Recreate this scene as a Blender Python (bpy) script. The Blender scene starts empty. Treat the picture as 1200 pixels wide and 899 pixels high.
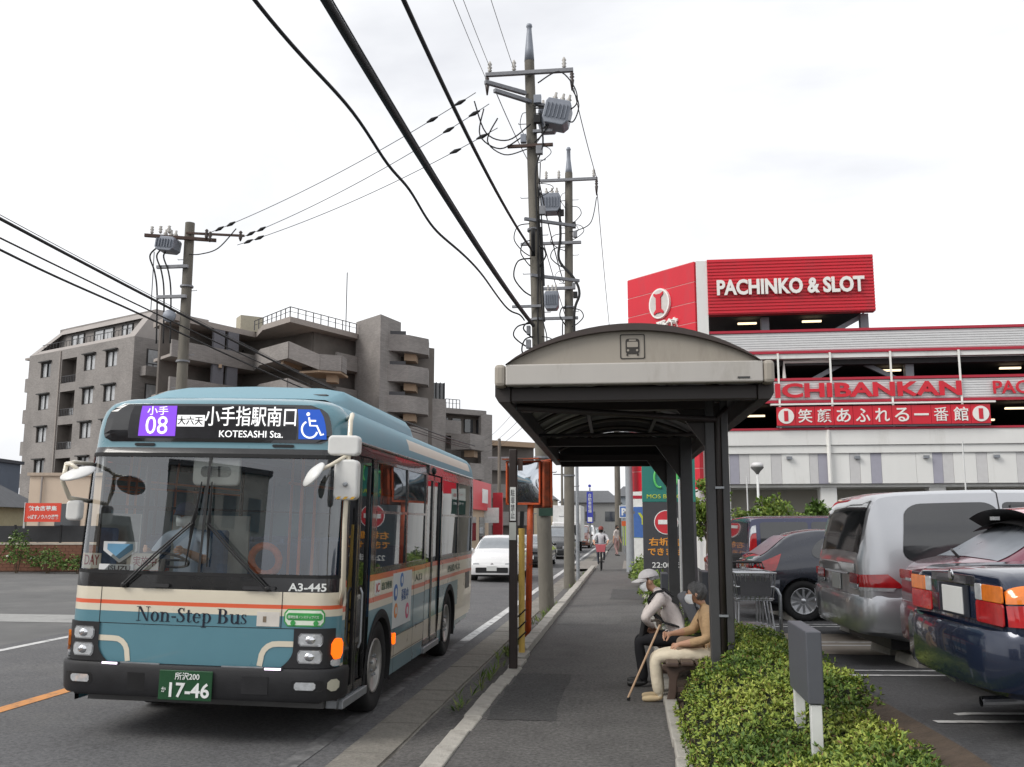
import bpy, bmesh, math, random
import numpy as np
from mathutils import Vector, Matrix, Euler
R = math.radians
random.seed(7); RNG = np.random.default_rng(7)
scene = bpy.context.scene
COL = scene.collection
# ------------------------------------------------------------------ camera
cam = bpy.data.cameras.new('camera'); camo = bpy.data.objects.new('camera', cam); COL.objects.link(camo)
camo.location = (0, 0, 1.78); camo.rotation_euler = (R(98.505), 0, R(7.073))
cam.sensor_width = 36; cam.lens = 33.0; cam.clip_start = 0.05; cam.clip_end = 2000
scene.camera = camo
# ------------------------------------------------------------------ sky: overcast over a Nishita sky
world = bpy.data.worlds.new('World'); scene.world = world; world.use_nodes = True
nt = world.node_tree; nt.nodes.clear()
SUN_EL, SUN_AZ = 40, 236        # azimuth clockwise from +Y
def N(t, **k):
    n = nt.nodes.new(t)
    for a, b in k.items(): setattr(n, a, b)
    return n
out = N('ShaderNodeOutputWorld'); bgd = N('ShaderNodeBackground')
sky = N('ShaderNodeTexSky', sky_type='NISHITA', sun_disc=False); sky.sun_elevation = R(SUN_EL); sky.sun_rotation = R(SUN_AZ)
sky.air_density = 1.0; sky.dust_density = 3.0
tc = N('ShaderNodeTexCoord'); mp = N('ShaderNodeMapping'); mp.inputs['Scale'].default_value = (1.0, 1.0, 2.6)
nz = N('ShaderNodeTexNoise'); nz.inputs['Scale'].default_value = 1.7; nz.inputs['Detail'].default_value = 7; nz.inputs['Roughness'].default_value = .52
nz.inputs['Distortion'].default_value = .35
rp = N('ShaderNodeValToRGB'); e = rp.color_ramp.elements
e[0].position = .36; e[0].color = (.61, .62, .65, 1); e[1].position = .60; e[1].color = (.87, .875, .885, 1)
sc_ = N('ShaderNodeMix', data_type='RGBA', blend_type='MULTIPLY'); sc_.inputs[0].default_value = 1; sc_.inputs[7].default_value = (.09, .09, .09, 1)
mx = N('ShaderNodeMix', data_type='RGBA'); mx.inputs[0].default_value = .93
L = nt.links.new
L(tc.outputs['Generated'], mp.inputs[0]); L(mp.outputs[0], nz.inputs['Vector']); L(nz.outputs['Fac'], rp.inputs[0])
L(sky.outputs[0], sc_.inputs[6]); L(sc_.outputs[2], mx.inputs[6]); L(rp.outputs[0], mx.inputs[7])
L(mx.outputs[2], bgd.inputs[0]); bgd.inputs[1].default_value = 1.0; L(bgd.outputs[0], out.inputs[0])
# ------------------------------------------------------------------ sun, softened by cloud
sl = bpy.data.lights.new('sun', 'SUN'); so = bpy.data.objects.new('sun', sl); COL.objects.link(so)
sl.energy = 1.5; sl.angle = R(26); sl.color = (1, .965, .91)
sd = Vector((math.sin(R(SUN_AZ)) * math.cos(R(SUN_EL)), math.cos(R(SUN_AZ)) * math.cos(R(SUN_EL)), math.sin(R(SUN_EL))))
so.rotation_euler = (-sd).to_track_quat('-Z', 'Y').to_euler(); so.location = (0, 0, 40)
vs = scene.view_settings; vs.view_transform = 'Standard'; vs.look = 'None'; vs.exposure = 0.5; vs.gamma = 1.0
scene.render.engine = 'CYCLES'; scene.cycles.max_bounces = 8; scene.cycles.transparent_max_bounces = 12; scene.cycles.caustics_reflective = False; scene.cycles.caustics_refractive = False
scene.cycles.use_denoising = True
# ------------------------------------------------------------------ colours and materials
def lin(c): return c / 12.92 if c <= .04045 else ((c + .055) / 1.055) ** 2.4
def hx(s): s = s.lstrip('#'); return tuple(lin(int(s[i:i + 2], 16) / 255) for i in (0, 2, 4))
MATS = {}
def mat(name, col, rough=.6, metal=0., var=.12, vscale=6., bump=0., bscale=60., coat=0., spec=.5, emit=0., streak=0., dirt=None, grain=None):
    """procedural surface: base colour broken up by two noises, fine relief by a third"""
    if name in MATS: return MATS[name]
    if isinstance(col, str): col = hx(col)
    m = bpy.data.materials.new(name); m.use_nodes = True; t = m.node_tree; b = t.nodes['Principled BSDF']
    b.inputs['Roughness'].default_value = rough; b.inputs['Metallic'].default_value = metal
    b.inputs['Specular IOR Level'].default_value = spec
    if coat: b.inputs['Coat Weight'].default_value = coat; b.inputs['Coat Roughness'].default_value = .04
    lk = t.links.new; nn = t.nodes.new
    c = (*col, 1)
    if emit:
        b.inputs['Base Color'].default_value = (col[0] * .08, col[1] * .08, col[2] * .08, 1)
        b.inputs['Emission Color'].default_value = c; b.inputs['Emission Strength'].default_value = emit
    else:
        tcx = nn('ShaderNodeTexCoord'); a = nn('ShaderNodeTexNoise'); a.inputs['Scale'].default_value = vscale; a.inputs['Detail'].default_value = 6; a.inputs['Roughness'].default_value = .62
        src = tcx.outputs['Object']
        if streak:
            mpp = nn('ShaderNodeMapping'); mpp.inputs['Scale'].default_value = (1, 1, streak); lk(src, mpp.inputs[0]); src = mpp.outputs[0]
        lk(src, a.inputs['Vector'])
        rmp = nn('ShaderNodeMapRange'); rmp.inputs[1].default_value = .25; rmp.inputs[2].default_value = .75
        rmp.inputs[3].default_value = 1 - var; rmp.inputs[4].default_value = 1 + var; lk(a.outputs['Fac'], rmp.inputs[0])
        mu = nn('ShaderNodeMix'); mu.data_type = 'RGBA'; mu.blend_type = 'MULTIPLY'; mu.inputs[0].default_value = 1; mu.inputs[6].default_value = c
        lk(rmp.outputs[0], mu.inputs[7]); last = mu.outputs[2]
        if dirt:
            dcol, dlo, dhi, dsc = dirt
            d = nn('ShaderNodeTexNoise'); d.inputs['Scale'].default_value = dsc; d.inputs['Detail'].default_value = 9; d.inputs['Roughness'].default_value = .7
            lk(src, d.inputs['Vector'])
            dr = nn('ShaderNodeMapRange'); dr.inputs[1].default_value = dlo; dr.inputs[2].default_value = dhi; lk(d.outputs['Fac'], dr.inputs[0])
            dm = nn('ShaderNodeMix'); dm.data_type = 'RGBA'; lk(dr.outputs[0], dm.inputs[0]); lk(last, dm.inputs[6])
            dc = hx(dcol) if isinstance(dcol, str) else dcol
            dm.inputs[7].default_value = (*dc, 1); last = dm.outputs[2]
        if grain:
            gsc, gam = grain; gn = nn('ShaderNodeTexNoise'); gn.inputs['Scale'].default_value = gsc; gn.inputs['Detail'].default_value = 3; gn.inputs['Roughness'].default_value = .8; lk(tcx.outputs['Object'], gn.inputs['Vector'])
            gr = nn('ShaderNodeMapRange'); gr.inputs[1].default_value = .32; gr.inputs[2].default_value = .68; gr.inputs[3].default_value = 1 - gam; gr.inputs[4].default_value = 1 + gam; lk(gn.outputs['Fac'], gr.inputs[0])
            gm_ = nn('ShaderNodeMix'); gm_.data_type = 'RGBA'; gm_.blend_type = 'MULTIPLY'; gm_.inputs[0].default_value = 1; lk(last, gm_.inputs[6]); lk(gr.outputs[0], gm_.inputs[7]); last = gm_.outputs[2]
        lk(last, b.inputs['Base Color'])
        rr = nn('ShaderNodeMapRange'); rr.inputs[3].default_value = max(0, rough - .06); rr.inputs[4].default_value = min(1, rough + .08)
        lk(a.outputs['Fac'], rr.inputs[0]); lk(rr.outputs[0], b.inputs['Roughness'])
        if bump:
            f = nn('ShaderNodeTexNoise'); f.inputs['Scale'].default_value = bscale; f.inputs['Detail'].default_value = 4; lk(tcx.outputs['Object'], f.inputs['Vector'])
            bp = nn('ShaderNodeBump'); bp.inputs['Strength'].default_value = bump; bp.inputs['Distance'].default_value = .02
            lk(f.outputs['Fac'], bp.inputs['Height']); lk(bp.outputs[0], b.inputs['Normal'])
    MATS[name] = m; return m
def glass(name, tint, refl=.06, rough=.01):
    if name in MATS: return MATS[name]
    m = bpy.data.materials.new(name); m.use_nodes = True; t = m.node_tree; t.nodes.clear(); nn = t.nodes.new; lk = t.links.new
    o = nn('ShaderNodeOutputMaterial'); mxs = nn('ShaderNodeMixShader'); tr = nn('ShaderNodeBsdfTransparent'); gl = nn('ShaderNodeBsdfGlossy')
    tr.inputs[0].default_value = (*tint, 1); gl.inputs[0].default_value = (.95, .97, 1, 1); gl.inputs['Roughness'].default_value = rough
    fr = nn('ShaderNodeLayerWeight'); fr.inputs[0].default_value = .28; ad = nn('ShaderNodeMath'); ad.operation = 'ADD'; ad.inputs[1].default_value = refl; ad.use_clamp = True
    lk(fr.outputs['Fresnel'], ad.inputs[0]); lk(ad.outputs[0], mxs.inputs[0]); lk(tr.outputs[0], mxs.inputs[1]); lk(gl.outputs[0], mxs.inputs[2]); lk(mxs.outputs[0], o.inputs[0])
    MATS[name] = m; return m
def paint(name, col, metal=0., rough=.28): return mat(name, col, rough, metal, var=.05, vscale=2.5, coat=.8, spec=.5, dirt=((.26, .25, .23), .60, 1.0, 1.4))
black = mat('black_plastic', (.012, .012, .013), .42, var=.2)
rubber = mat('rubber', (.014, .014, .015), .85, var=.25, bump=.15, bscale=90)
chrome = mat('chrome', (.75, .76, .78), .12, 1., var=.03)
steel = mat('galvanised_steel', (.36, .38, .4), .45, .7, var=.15, vscale=9)
white = mat('white_paint', (.72, .73, .73), .35, var=.05)
lens_clear = mat('clear_lens', (.62, .64, .66), .08, .35, var=.25, vscale=25, coat=1)
lens_red = mat('red_lens', (.42, .012, .015), .1, var=.25, vscale=18, coat=1)
lens_amber = mat('amber_lens', (.75, .19, .015), .1, var=.2, vscale=18, coat=1)
dark_glass = mat('dark_glass', (.016, .018, .02), .03, var=.1, coat=1., spec=.7)
# ------------------------------------------------------------------ mesh builder
def pchip(xs, ys):
    xs = np.array(xs, float); ys = np.array(ys, float); n = len(xs); h = np.diff(xs); d = np.diff(ys) / h; m = np.zeros(n)
    for i in range(1, n - 1):
        if d[i - 1] * d[i] > 0:
            w1 = 2 * h[i] + h[i - 1]; w2 = h[i] + 2 * h[i - 1]; m[i] = (w1 + w2) / (w1 / d[i - 1] + w2 / d[i])
    m[0] = d[0]; m[-1] = d[-1]
    def f(x):
        x = min(max(x, xs[0]), xs[-1]); i = int(min(max(np.searchsorted(xs, x) - 1, 0), n - 2)); t = (x - xs[i]) / h[i]
        return float((2 * t**3 - 3 * t**2 + 1) * ys[i] + (t**3 - 2 * t**2 + t) * h[i] * m[i] + (-2 * t**3 + 3 * t**2) * ys[i + 1] + (t**3 - t**2) * h[i] * m[i + 1])
    return f
def lerp_tab(tab):
    xs = [a for a, _ in tab]; ys = [b for _, b in tab]
    return lambda x: float(np.interp(x, xs, ys))
class MB:
    def __init__(s, M=None): s.v = []; s.f = []; s.mi = []; s.cur = 0; s.M = M
    def add(s, vs, fs, mi=None):
        o = len(s.v)
        if s.M is not None: vs = [tuple(s.M @ Vector(p)) for p in vs]
        s.v += [tuple(p) for p in vs]; s.f += [tuple(i + o for i in f) for f in fs]; s.mi += [s.cur if mi is None else mi] * len(fs); return s
    def bx(s, x0, x1, y0, y1, z0, z1):
        return s.add([(x0, y0, z0), (x1, y0, z0), (x1, y1, z0), (x0, y1, z0), (x0, y0, z1), (x1, y0, z1), (x1, y1, z1), (x0, y1, z1)],
                     [(0, 3, 2, 1), (4, 5, 6, 7), (0, 1, 5, 4), (1, 2, 6, 5), (2, 3, 7, 6), (3, 0, 4, 7)])
    def obx(s, c, ax, ay, az):
        """box by centre and three half-axis vectors"""
        c, ax, ay, az = map(Vector, (c, ax, ay, az))
        P = [c + i * ax + j * ay + k * az for k in (-1, 1) for i, j in ((-1, -1), (1, -1), (1, 1), (-1, 1))]
        return s.add(P, [(0, 3, 2, 1), (4, 5, 6, 7), (0, 1, 5, 4), (1, 2, 6, 5), (2, 3, 7, 6), (3, 0, 4, 7)])
    def bar(s, p0, p1, w, h, up=(0, 0, 1)):
        p0, p1, up = Vector(p0), Vector(p1), Vector(up); d = p1 - p0; n = d.normalized(); a = n.cross(up)
        if a.length < 1e-4: a = n.cross(Vector((1, 0, 0)))
        a.normalize(); b = a.cross(n)
        return s.obx((p0 + p1) / 2, d / 2, a * w / 2, b * h / 2)
    def tube(s, pts, r, n=8, caps=True):
        pts = [Vector(p) for p in pts]; m = len(pts); rs = r if isinstance(r, (list, tuple)) else [r] * m
        prev = None; vs = []
        for i, p in enumerate(pts):
            t = (pts[min(i + 1, m - 1)] - pts[max(i - 1, 0)]).normalized()
            if prev is None:
                a = t.cross(Vector((0, 0, 1)))
                if a.length < 1e-3: a = t.cross(Vector((1, 0, 0)))
            else: a = prev - t * prev.dot(t)
            a.normalize(); prev = a; b = t.cross(a)
            vs += [p + (a * math.cos(2 * math.pi * k / n) + b * math.sin(2 * math.pi * k / n)) * rs[i] for k in range(n)]
        fs = [(i * n + k, i * n + (k + 1) % n, (i + 1) * n + (k + 1) % n, (i + 1) * n + k) for i in range(m - 1) for k in range(n)]
        if caps: fs += [tuple(range(n - 1, -1, -1)), tuple((m - 1) * n + k for k in range(n))]
        return s.add(vs, fs)
    def lathe(s, prof, c=(0, 0, 0), axis=(0, 0, 1), n=20, closed=False):
        """prof: (radius, height along axis)"""
        ax = Vector(axis).normalized(); a = ax.orthogonal().normalized(); b = ax.cross(a); c = Vector(c); m = len(prof)
        vs = [c + ax * h + (a * math.cos(2 * math.pi * k / n) + b * math.sin(2 * math.pi * k / n)) * r for r, h in prof for k in range(n)]
        fs = [(i * n + k, i * n + (k + 1) % n, ((i + 1) % m) * n + (k + 1) % n, ((i + 1) % m) * n + k) for i in range(m if closed else m - 1) for k in range(n)]
        if not closed:
            if prof[0][0] > 1e-4: fs.append(tuple(range(n - 1, -1, -1)))
            if prof[-1][0] > 1e-4: fs.append(tuple((m - 1) * n + k for k in range(n)))
        return s.add(vs, fs)
    def ell(s, c, rx, ry, rz, nu=14, nv=9, M=None):
        vs = []; fs = []
        for j in range(nv + 1):
            ph = math.pi * j / nv
            for i in range(nu):
                th = 2 * math.pi * i / nu; p = Vector((rx * math.sin(ph) * math.cos(th), ry * math.sin(ph) * math.sin(th), rz * math.cos(ph)))
                if M is not None: p = M @ p
                vs.append(p + Vector(c))
        for j in range(nv):
            for i in range(nu): fs.append((j * nu + i, (j + 1) * nu + i, (j + 1) * nu + (i + 1) % nu, j * nu + (i + 1) % nu))
        return s.add(vs, fs)
    def prism(s, pts, O, ux, uy, d):
        """2D outline in the plane (O, ux, uy), pushed along vector d"""
        O, ux, uy, d = Vector(O), Vector(ux), Vector(uy), Vector(d); n = len(pts)
        a = [O + ux * x + uy * y for x, y in pts]
        return s.add(a + [p + d for p in a], [tuple(range(n)), tuple(range(2 * n - 1, n - 1, -1))] + [(i, n + i, n + (i + 1) % n, (i + 1) % n) for i in range(n)])
    def grid(s, fn, nu, nv, mi=None, close_u=False):
        vs = [fn(i / nu, j / nv) for j in range(nv + 1) for i in range(nu + 1)]; w = nu + 1
        return s.add(vs, [(j * w + i, j * w + i + 1, (j + 1) * w + i + 1, (j + 1) * w + i) for j in range(nv) for i in range(nu)], mi)
    def mesh(s, name, mats, smooth=False):
        me = bpy.data.meshes.new(name); me.from_pydata(s.v, [], s.f)
        for m in (mats if isinstance(mats, (list, tuple)) else [mats]): me.materials.append(m)
        if any(s.mi): me.polygons.foreach_set('material_index', s.mi)
        if smooth: me.polygons.foreach_set('use_smooth', [True] * len(me.polygons))
        me.update(); return me
    def build(s, name, mats, parent=None, smooth=False, bevel=0, fixn=True, weld=False, sharp=None, loc=None, rz=None, seg=2):
        me = s.mesh(name, mats, smooth)
        if fixn or weld:
            bm = bmesh.new(); bm.from_mesh(me)
            if weld: bmesh.ops.remove_doubles(bm, verts=bm.verts, dist=1e-4)
            bmesh.ops.recalc_face_normals(bm, faces=bm.faces)
            if sharp is not None:
                for e_ in bm.edges:
                    if len(e_.link_faces) == 2 and e_.calc_face_angle(0) > R(sharp): e_.smooth = False
            bm.to_mesh(me); bm.free()
        o = bpy.data.objects.new(name, me); COL.objects.link(o)
        if parent is not None: o.parent = parent
        if loc is not None: o.location = loc
        if rz is not None: o.rotation_euler = (0, 0, rz)
        if bevel:
            b = o.modifiers.new('bevel', 'BEVEL'); b.width = bevel; b.segments = seg; b.limit_method = 'ANGLE'; b.angle_limit = R(35); b.harden_normals = False
        return o
def tag(o, label=None, cat=None, group=None, kind=None):
    if label: o['label'] = label
    if cat: o['category'] = cat
    if group: o['group'] = group
    if kind: o['kind'] = kind
    return o
def thing(name, label, cat, loc=(0, 0, 0), rz=0., group=None):
    o = bpy.data.objects.new(name, None); COL.objects.link(o); o.location = loc; o.rotation_euler = (0, 0, rz); o.empty_display_size = .2
    return tag(o, label, cat, group)
def copy_tree(o, parent=None):
    c = o.copy(); COL.objects.link(c); c.parent = parent
    for ch in list(o.children): copy_tree(ch, c)
    return c
def inst(name, me, parent, loc=(0, 0, 0), rot=(0, 0, 0), scale=None):
    o = bpy.data.objects.new(name, me); COL.objects.link(o); o.parent = parent; o.location = loc; o.rotation_euler = rot
    if scale: o.scale = scale
    return o
def arc(cx, cy, r, a0, a1, n): return [(cx + r * math.cos(R(a0 + (a1 - a0) * i / n)), cy + r * math.sin(R(a0 + (a1 - a0) * i / n))) for i in range(n + 1)]
def rrect(x0, x1, y0, y1, r, n=4):
    return arc(x1 - r, y1 - r, r, 0, 90, n) + arc(x0 + r, y1 - r, r, 90, 180, n) + arc(x0 + r, y0 + r, r, 180, 270, n) + arc(x1 - r, y0 + r, r, 270, 360, n)
# lettering: font curves, turned into meshes and fitted to their boxes at the end
TEXTS = []
def text(s, m, parent, c, w, h, right=(1, 0, 0), up=(0, 0, 1), depth=.003, bold=0., name='lettering', shear=0.):
    cu = bpy.data.curves.new(name, 'FONT'); cu.body = s; cu.size = 1; cu.extrude = .01; cu.offset = bold; cu.resolution_u = 3
    cu.align_x = 'CENTER'; cu.fill_mode = 'BOTH'; cu.shear = shear
    o = bpy.data.objects.new('tmp_text', cu); COL.objects.link(o); TEXTS.append((o, m, parent, c, w, h, right, up, depth, name))
def finish_texts():
    dg = bpy.context.evaluated_depsgraph_get()
    done = [bpy.data.meshes.new_from_object(q[0].evaluated_get(dg)) for q in TEXTS]
    for me, (o, m, parent, c, w, h, right, up, depth, name) in zip(done, TEXTS):
        n = len(me.vertices)
        if n == 0: continue
        a = np.empty(n * 3); me.vertices.foreach_get('co', a); a = a.reshape(-1, 3)
        lo, hi = a.min(0), a.max(0); sx = w / max(hi[0] - lo[0], 1e-6); sy = h / max(hi[1] - lo[1], 1e-6)
        rt, u = np.array(right, float), np.array(up, float); nn_ = np.cross(rt, u)
        x = (a[:, 0] - (lo[0] + hi[0]) / 2) * sx; y = (a[:, 1] - (lo[1] + hi[1]) / 2) * sy; z = (a[:, 2] - lo[2]) / max(hi[2] - lo[2], 1e-6) * depth
        q = np.array(c, float) + x[:, None] * rt + y[:, None] * u + z[:, None] * nn_
        me.vertices.foreach_set('co', q.ravel()); me.materials.clear(); me.materials.append(m); me.update()
        t = bpy.data.objects.new(name, me); COL.objects.link(t); t.parent = parent
        cu = o.data; bpy.data.objects.remove(o); bpy.data.curves.remove(cu)
BOOL = []
def finish_booleans():
    dg = bpy.context.evaluated_depsgraph_get()
    done = [bpy.data.meshes.new_from_object(q[0].evaluated_get(dg)) for q in BOOL]
    for me, (o, cutters) in zip(done, BOOL):
        o.modifiers.clear(); o.data = me
        for c in cutters: bpy.data.objects.remove(c)
# ================================================================== ground, road, kerbs, pavement
G = -0.12
def camber(x):
    return G + .017 * max(0, min(-2.6 - x, 3.67)) - .017 * max(0, -6.27 - x)
asphalt = mat('road_asphalt', (.112, .112, .115), .88, var=.16, vscale=1.3, bump=.5, bscale=160, dirt=((.155, .153, .148), .48, .78, .55), grain=(30, .42))
asphalt_dk = mat('pavement_asphalt', (.108, .104, .100), .9, var=.22, vscale=2.2, bump=.6, bscale=130, dirt=((.13, .126, .12), .5, .78, .9), grain=(26, .5))
concrete = mat('kerb_concrete', (.42, .40, .36), .9, var=.2, vscale=5, bump=.5, bscale=60, dirt=((.2, .185, .16), .48, .75, 3.5))
gutterm = mat('gutter_concrete', (.23, .217, .19), .92, var=.25, vscale=3, bump=.5, bscale=80, dirt=((.12, .11, .095), .45, .7, 2.2), grain=(30, .25))
line_w = mat('road_paint_white', (.56, .56, .55), .75, var=.12, vscale=8, dirt=((.14, .14, .14), .50, .66, 6))
line_o = mat('road_paint_orange', (.62, .27, .08), .75, var=.12, vscale=8, dirt=((.16, .12, .09), .52, .70, 6))
def struct(o): return tag(o, kind='structure')
mb = MB()
mb.add([(-900, -300, -.34), (900, -300, -.34), (900, 1500, -.34), (-900, 1500, -.34)], [(0, 1, 2, 3)])
struct(mb.build('ground', mat('far_ground', (.11, .11, .105), .95, var=.25, vscale=.3)))
ys = list(range(-8, 40, 2)) + list(range(40, 301, 20))
def strip(xs, zf, ys=ys):
    b = MB(); w = len(xs)
    b.add([(x, y, zf(x)) for y in ys for x in xs], [(j * w + i, j * w + i + 1, (j + 1) * w + i + 1, (j + 1) * w + i) for j in range(len(ys) - 1) for i in range(w - 1)]); return b
struct(strip([-9.9, -8, -6.27, -5, -3.8, -2.6, -2.42], camber).build('road', asphalt))
struct(strip([-2.425, -2.2, -1.98], lambda x: G + .002 - .01 * (x > -2.1)).build('gutter', gutterm))
struct(strip([-1.985, -1.56], lambda x: G - .006 + .05 * (x > -1.8)).build('gutter_margin', asphalt_dk))
struct(strip([-1.42, -.5, .32], lambda x: .0).build('pavement', asphalt_dk))
# gutter slabs: joints between the concrete pieces, near the camera
gut = bpy.data.objects['gutter']
gme = MB().bx(-.205, .205, .006, .594, -.1, .0).mesh('gutter_slab', gutterm)
for k in range(26):
    y = 5.6 + k * .6
    inst('gutter_slab', gme, gut, (-2.215, y, G + .012 + random.uniform(-.004, .004)), (0, random.uniform(-.006, .006), random.uniform(-.004, .004)))
# kerb stones
def kerb(name, x0, x1, z1, y0, y1, step=.6, zf=None, xf=None):
    root = MB().bx(x0 + .01, x1 - .01, y0, y1, -.3, -.16).build(name, concrete); struct(root)
    w = (x1 - x0) / 2
    me = MB().bx(-w, w, .005, step - .005, -.22, 0).mesh('kerb_stone', concrete)
    y = y0
    while y < min(y1, 60) - .01:
        z = z1 if zf is None else zf(y); dx = 0 if xf is None else xf(y)
        o = inst('kerb_stone', me, root, ((x0 + x1) / 2 + dx + random.uniform(-.006, .006), y, z + random.uniform(-.006, .006)), (0, random.uniform(-.012, .012), random.uniform(-.012, .012)))
        b = o.modifiers.new('bevel', 'BEVEL'); b.width = .012; b.segments = 2
        y += step
    return root
def kz(y): return .015 if y < 11.6 else (.015 + (y - 11.6) / 1.6 * .085 if y < 13.2 else .10)
def kx(y): return 0 if y < 10.4 else (.035 * math.sin((y - 10.4) / 2.4 * math.pi) if y < 12.8 else -.02)
kerb('kerb', -1.57, -1.40, .1, 5.4, 38.6, zf=kz, xf=kx)
kerb('far_kerb', -1.57, -1.40, .1, 47, 95)
kerb('planter_kerb', .31, .43, .07, 5.0, 33.2)
patchm = mat('patch_asphalt', (.070, .069, .068), .9, var=.2, vscale=3, bump=.6, bscale=120, grain=(26, .5)); patchl = mat('pale_patch_asphalt', (.12, .117, .112), .9, var=.2, vscale=3, bump=.6, bscale=120, grain=(26, .5))
for nm, x0, x1, y0, y1, m in (('asphalt_patch', -1.36, -.72, 8.9, 11.6, patchm), ('asphalt_patch', -1.38, -.2, 17.2, 19.4, patchl), ('asphalt_patch', -.5, .30, 23, 26.5, patchm), ('asphalt_patch', -1.38, -.9, 6.2, 7.1, patchl)):
    b = MB(); n_ = 14; jit = lambda: random.uniform(-.02, .02); ring_ = [(x0 + (x1 - x0) * i / n_ + jit(), y0 + jit()) for i in range(n_)] + [(x1 + jit(), y0 + (y1 - y0) * i / n_) for i in range(n_)] + [(x1 - (x1 - x0) * i / n_, y1 + jit()) for i in range(n_)] + [(x0 + jit(), y1 - (y1 - y0) * i / n_) for i in range(n_)]
    b.add([(x, y, .004) for x, y in ring_], [tuple(range(len(ring_)))]); struct(b.build(nm, m))
# road paint
def paintline(name, x0, x1, y0, y1, m, n=24, dz=.005):
    b = MB(); b.grid(lambda u, v: (x0 + (x1 - x0) * u, y0 + (y1 - y0) * v, camber(x0 + (x1 - x0) * u) + dz), 1, n); o = struct(b.build(name, m)); return o
paintline('edge_line_marking', -2.80, -2.64, 15.6, 41, line_w); paintline('worn_edge_line_marking', -2.80, -2.64, 5, 15.6, mat('worn_road_paint', (.2, .2, .2), .85, var=.2, vscale=8, dirt=((.085, .085, .087), .40, .60, 5))); paintline('far_edge_line_marking', -2.80, -2.64, 46, 120, line_w)
paintline('centre_line_marking', -6.36, -6.18, 3, 130, line_o)
paintline('opposite_line_marking', -9.55, -9.38, 3, 120, line_w)
# opposite side: forecourt with a pale concrete band, far side pavement
fore = strip([-60, -30, -14.5, -9.9], lambda x: -.165, ys); struct(fore.build('forecourt', mat('forecourt_asphalt', (.12, .12, .118), .92, var=.2, vscale=.9, bump=.4, bscale=90, dirt=((.2, .195, .185), .48, .75, .35))))
b = MB(); b.grid(lambda u, v: (-60 + 50 * u, 18.9 + 1.5 * v + u * -1.0, -.16), 12, 1); struct(b.build('concrete_band', mat('band_concrete', (.30, .30, .29), .9, var=.15, dirt=((.17, .17, .16), .5, .8, 1.2))))
# parking lot, higher than the pavement beside the bench
def lot_z(x, y):
    hgt = float(np.interp(y, [5.8, 10.5, 15, 27], [.54, .37, .26, 0])); t = min(max((x - .45) / 1.45, 0), 1)
    return -.02 + hgt * t
lx = [.40, .8, 1.2, 1.6, 1.9, 2.5, 4, 8, 20, 60]; ly = [-6, 0, 3, 5, 6, 7, 8, 9, 10, 11, 12, 13, 14, 16, 18, 20, 23, 26, 30, 36, 60]
b = MB(); w_ = len(lx); b.add([(x, y, lot_z(x, y)) for y in ly for x in lx], [(j * w_ + i, j * w_ + i + 1, (j + 1) * w_ + i + 1, (j + 1) * w_ + i) for j in range(len(ly) - 1) for i in range(w_ - 1)])
struct(b.build('parking_lot', mat('lot_asphalt', (.062, .062, .065), .9, var=.2, vscale=1.4, bump=.6, bscale=120, dirt=((.10, .10, .10), .5, .8, .7), grain=(40, .4))))
TH = R(7)
def lotline(x0, y0, ln, wid=.09, dz=.006):
    d = Vector((math.cos(TH), math.sin(TH), 0)); n = Vector((-math.sin(TH), math.cos(TH), 0)); m_ = MB()
    def fn(u, v):
        p = Vector((x0, y0, 0)) + d * ln * u + n * wid * v; return (p.x, p.y, lot_z(p.x, p.y) + dz)
    m_.grid(fn, 10, 1); return struct(m_.build('bay_marking', line_w))
for x0, y0 in ((1.80, 7.02), (1.98, 6.70), (2.0, 9.24), (2.0, 9.62), (2.0, 12.1), (2.0, 12.5), (2.0, 14.9), (2.0, 15.3), (2.0, 4.0), (2.0, 4.4)):
    lotline(x0, y0, 5.2)
b = MB(); b.grid(lambda u, v: (1.95 + 2.3 * u, 11.2 + 2.6 * v, lot_z(1.95 + 2.3 * u, 11.2 + 2.6 * v) + .005), 5, 5)
struct(b.build('paving_patch', mat('paver_beige', (.25, .215, .175), .9, var=.18, vscale=7)))
# planting bed under the hedge
soil = mat('soil', (.07, .05, .035), .95, var=.35, vscale=8, bump=.8, bscale=30)
def bed_z(x, y): return max(lot_z(x, y), 0) + .03 + .05 * math.sin(math.pi * min(max((x - .43) / 1.4, 0), 1))
b = MB(); b.grid(lambda u, v: (.43 + 1.42 * u, 4.6 + 7.9 * v, bed_z(.43 + 1.42 * u, 4.6 + 7.9 * v)), 8, 20); struct(b.build('planting_bed', soil))
b = MB(); b.grid(lambda u, v: (.43 + .9 * u, 12.5 + 20.6 * v, .03 + .04 * math.sin(math.pi * u)), 4, 20); struct(b.build('planting_strip', soil))
# ================================================================== bus
b_blue = paint('bus_blue', hx('#5b8794')); b_cream = paint('bus_cream', hx('#ddd4c0')); b_orange = paint('bus_orange', hx('#e26440'))
b_shoulder = mat('bus_shoulder_silver', hx('#d8d3c6'), .45, var=.04); b_black = mat('bus_black', (.010, .010, .011), .25, var=.2, coat=.6)
b_bump = mat('bumper_plastic', (.016, .016, .018), .5, var=.25, bump=.1, bscale=120)
wind_glass = glass('windscreen_glass', (.92, .95, .93), .115); side_glass = glass('side_window_glass', (.58, .63, .62), .07)
led_white = mat('led_white', (1, 1, 1), emit=.95); led_purple = mat('led_purple', (.26, .07, .80), emit=.8); led_blue = mat('led_blue', (.015, .11, .62), emit=.62)
lamp_white = mat('running_lamp', (.95, .8, 1), emit=2.0); ind_amber = mat('lit_amber', (1, .13, .004), emit=1.25)
BW, BL, BR = 1.245, 8.09, .22
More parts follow.
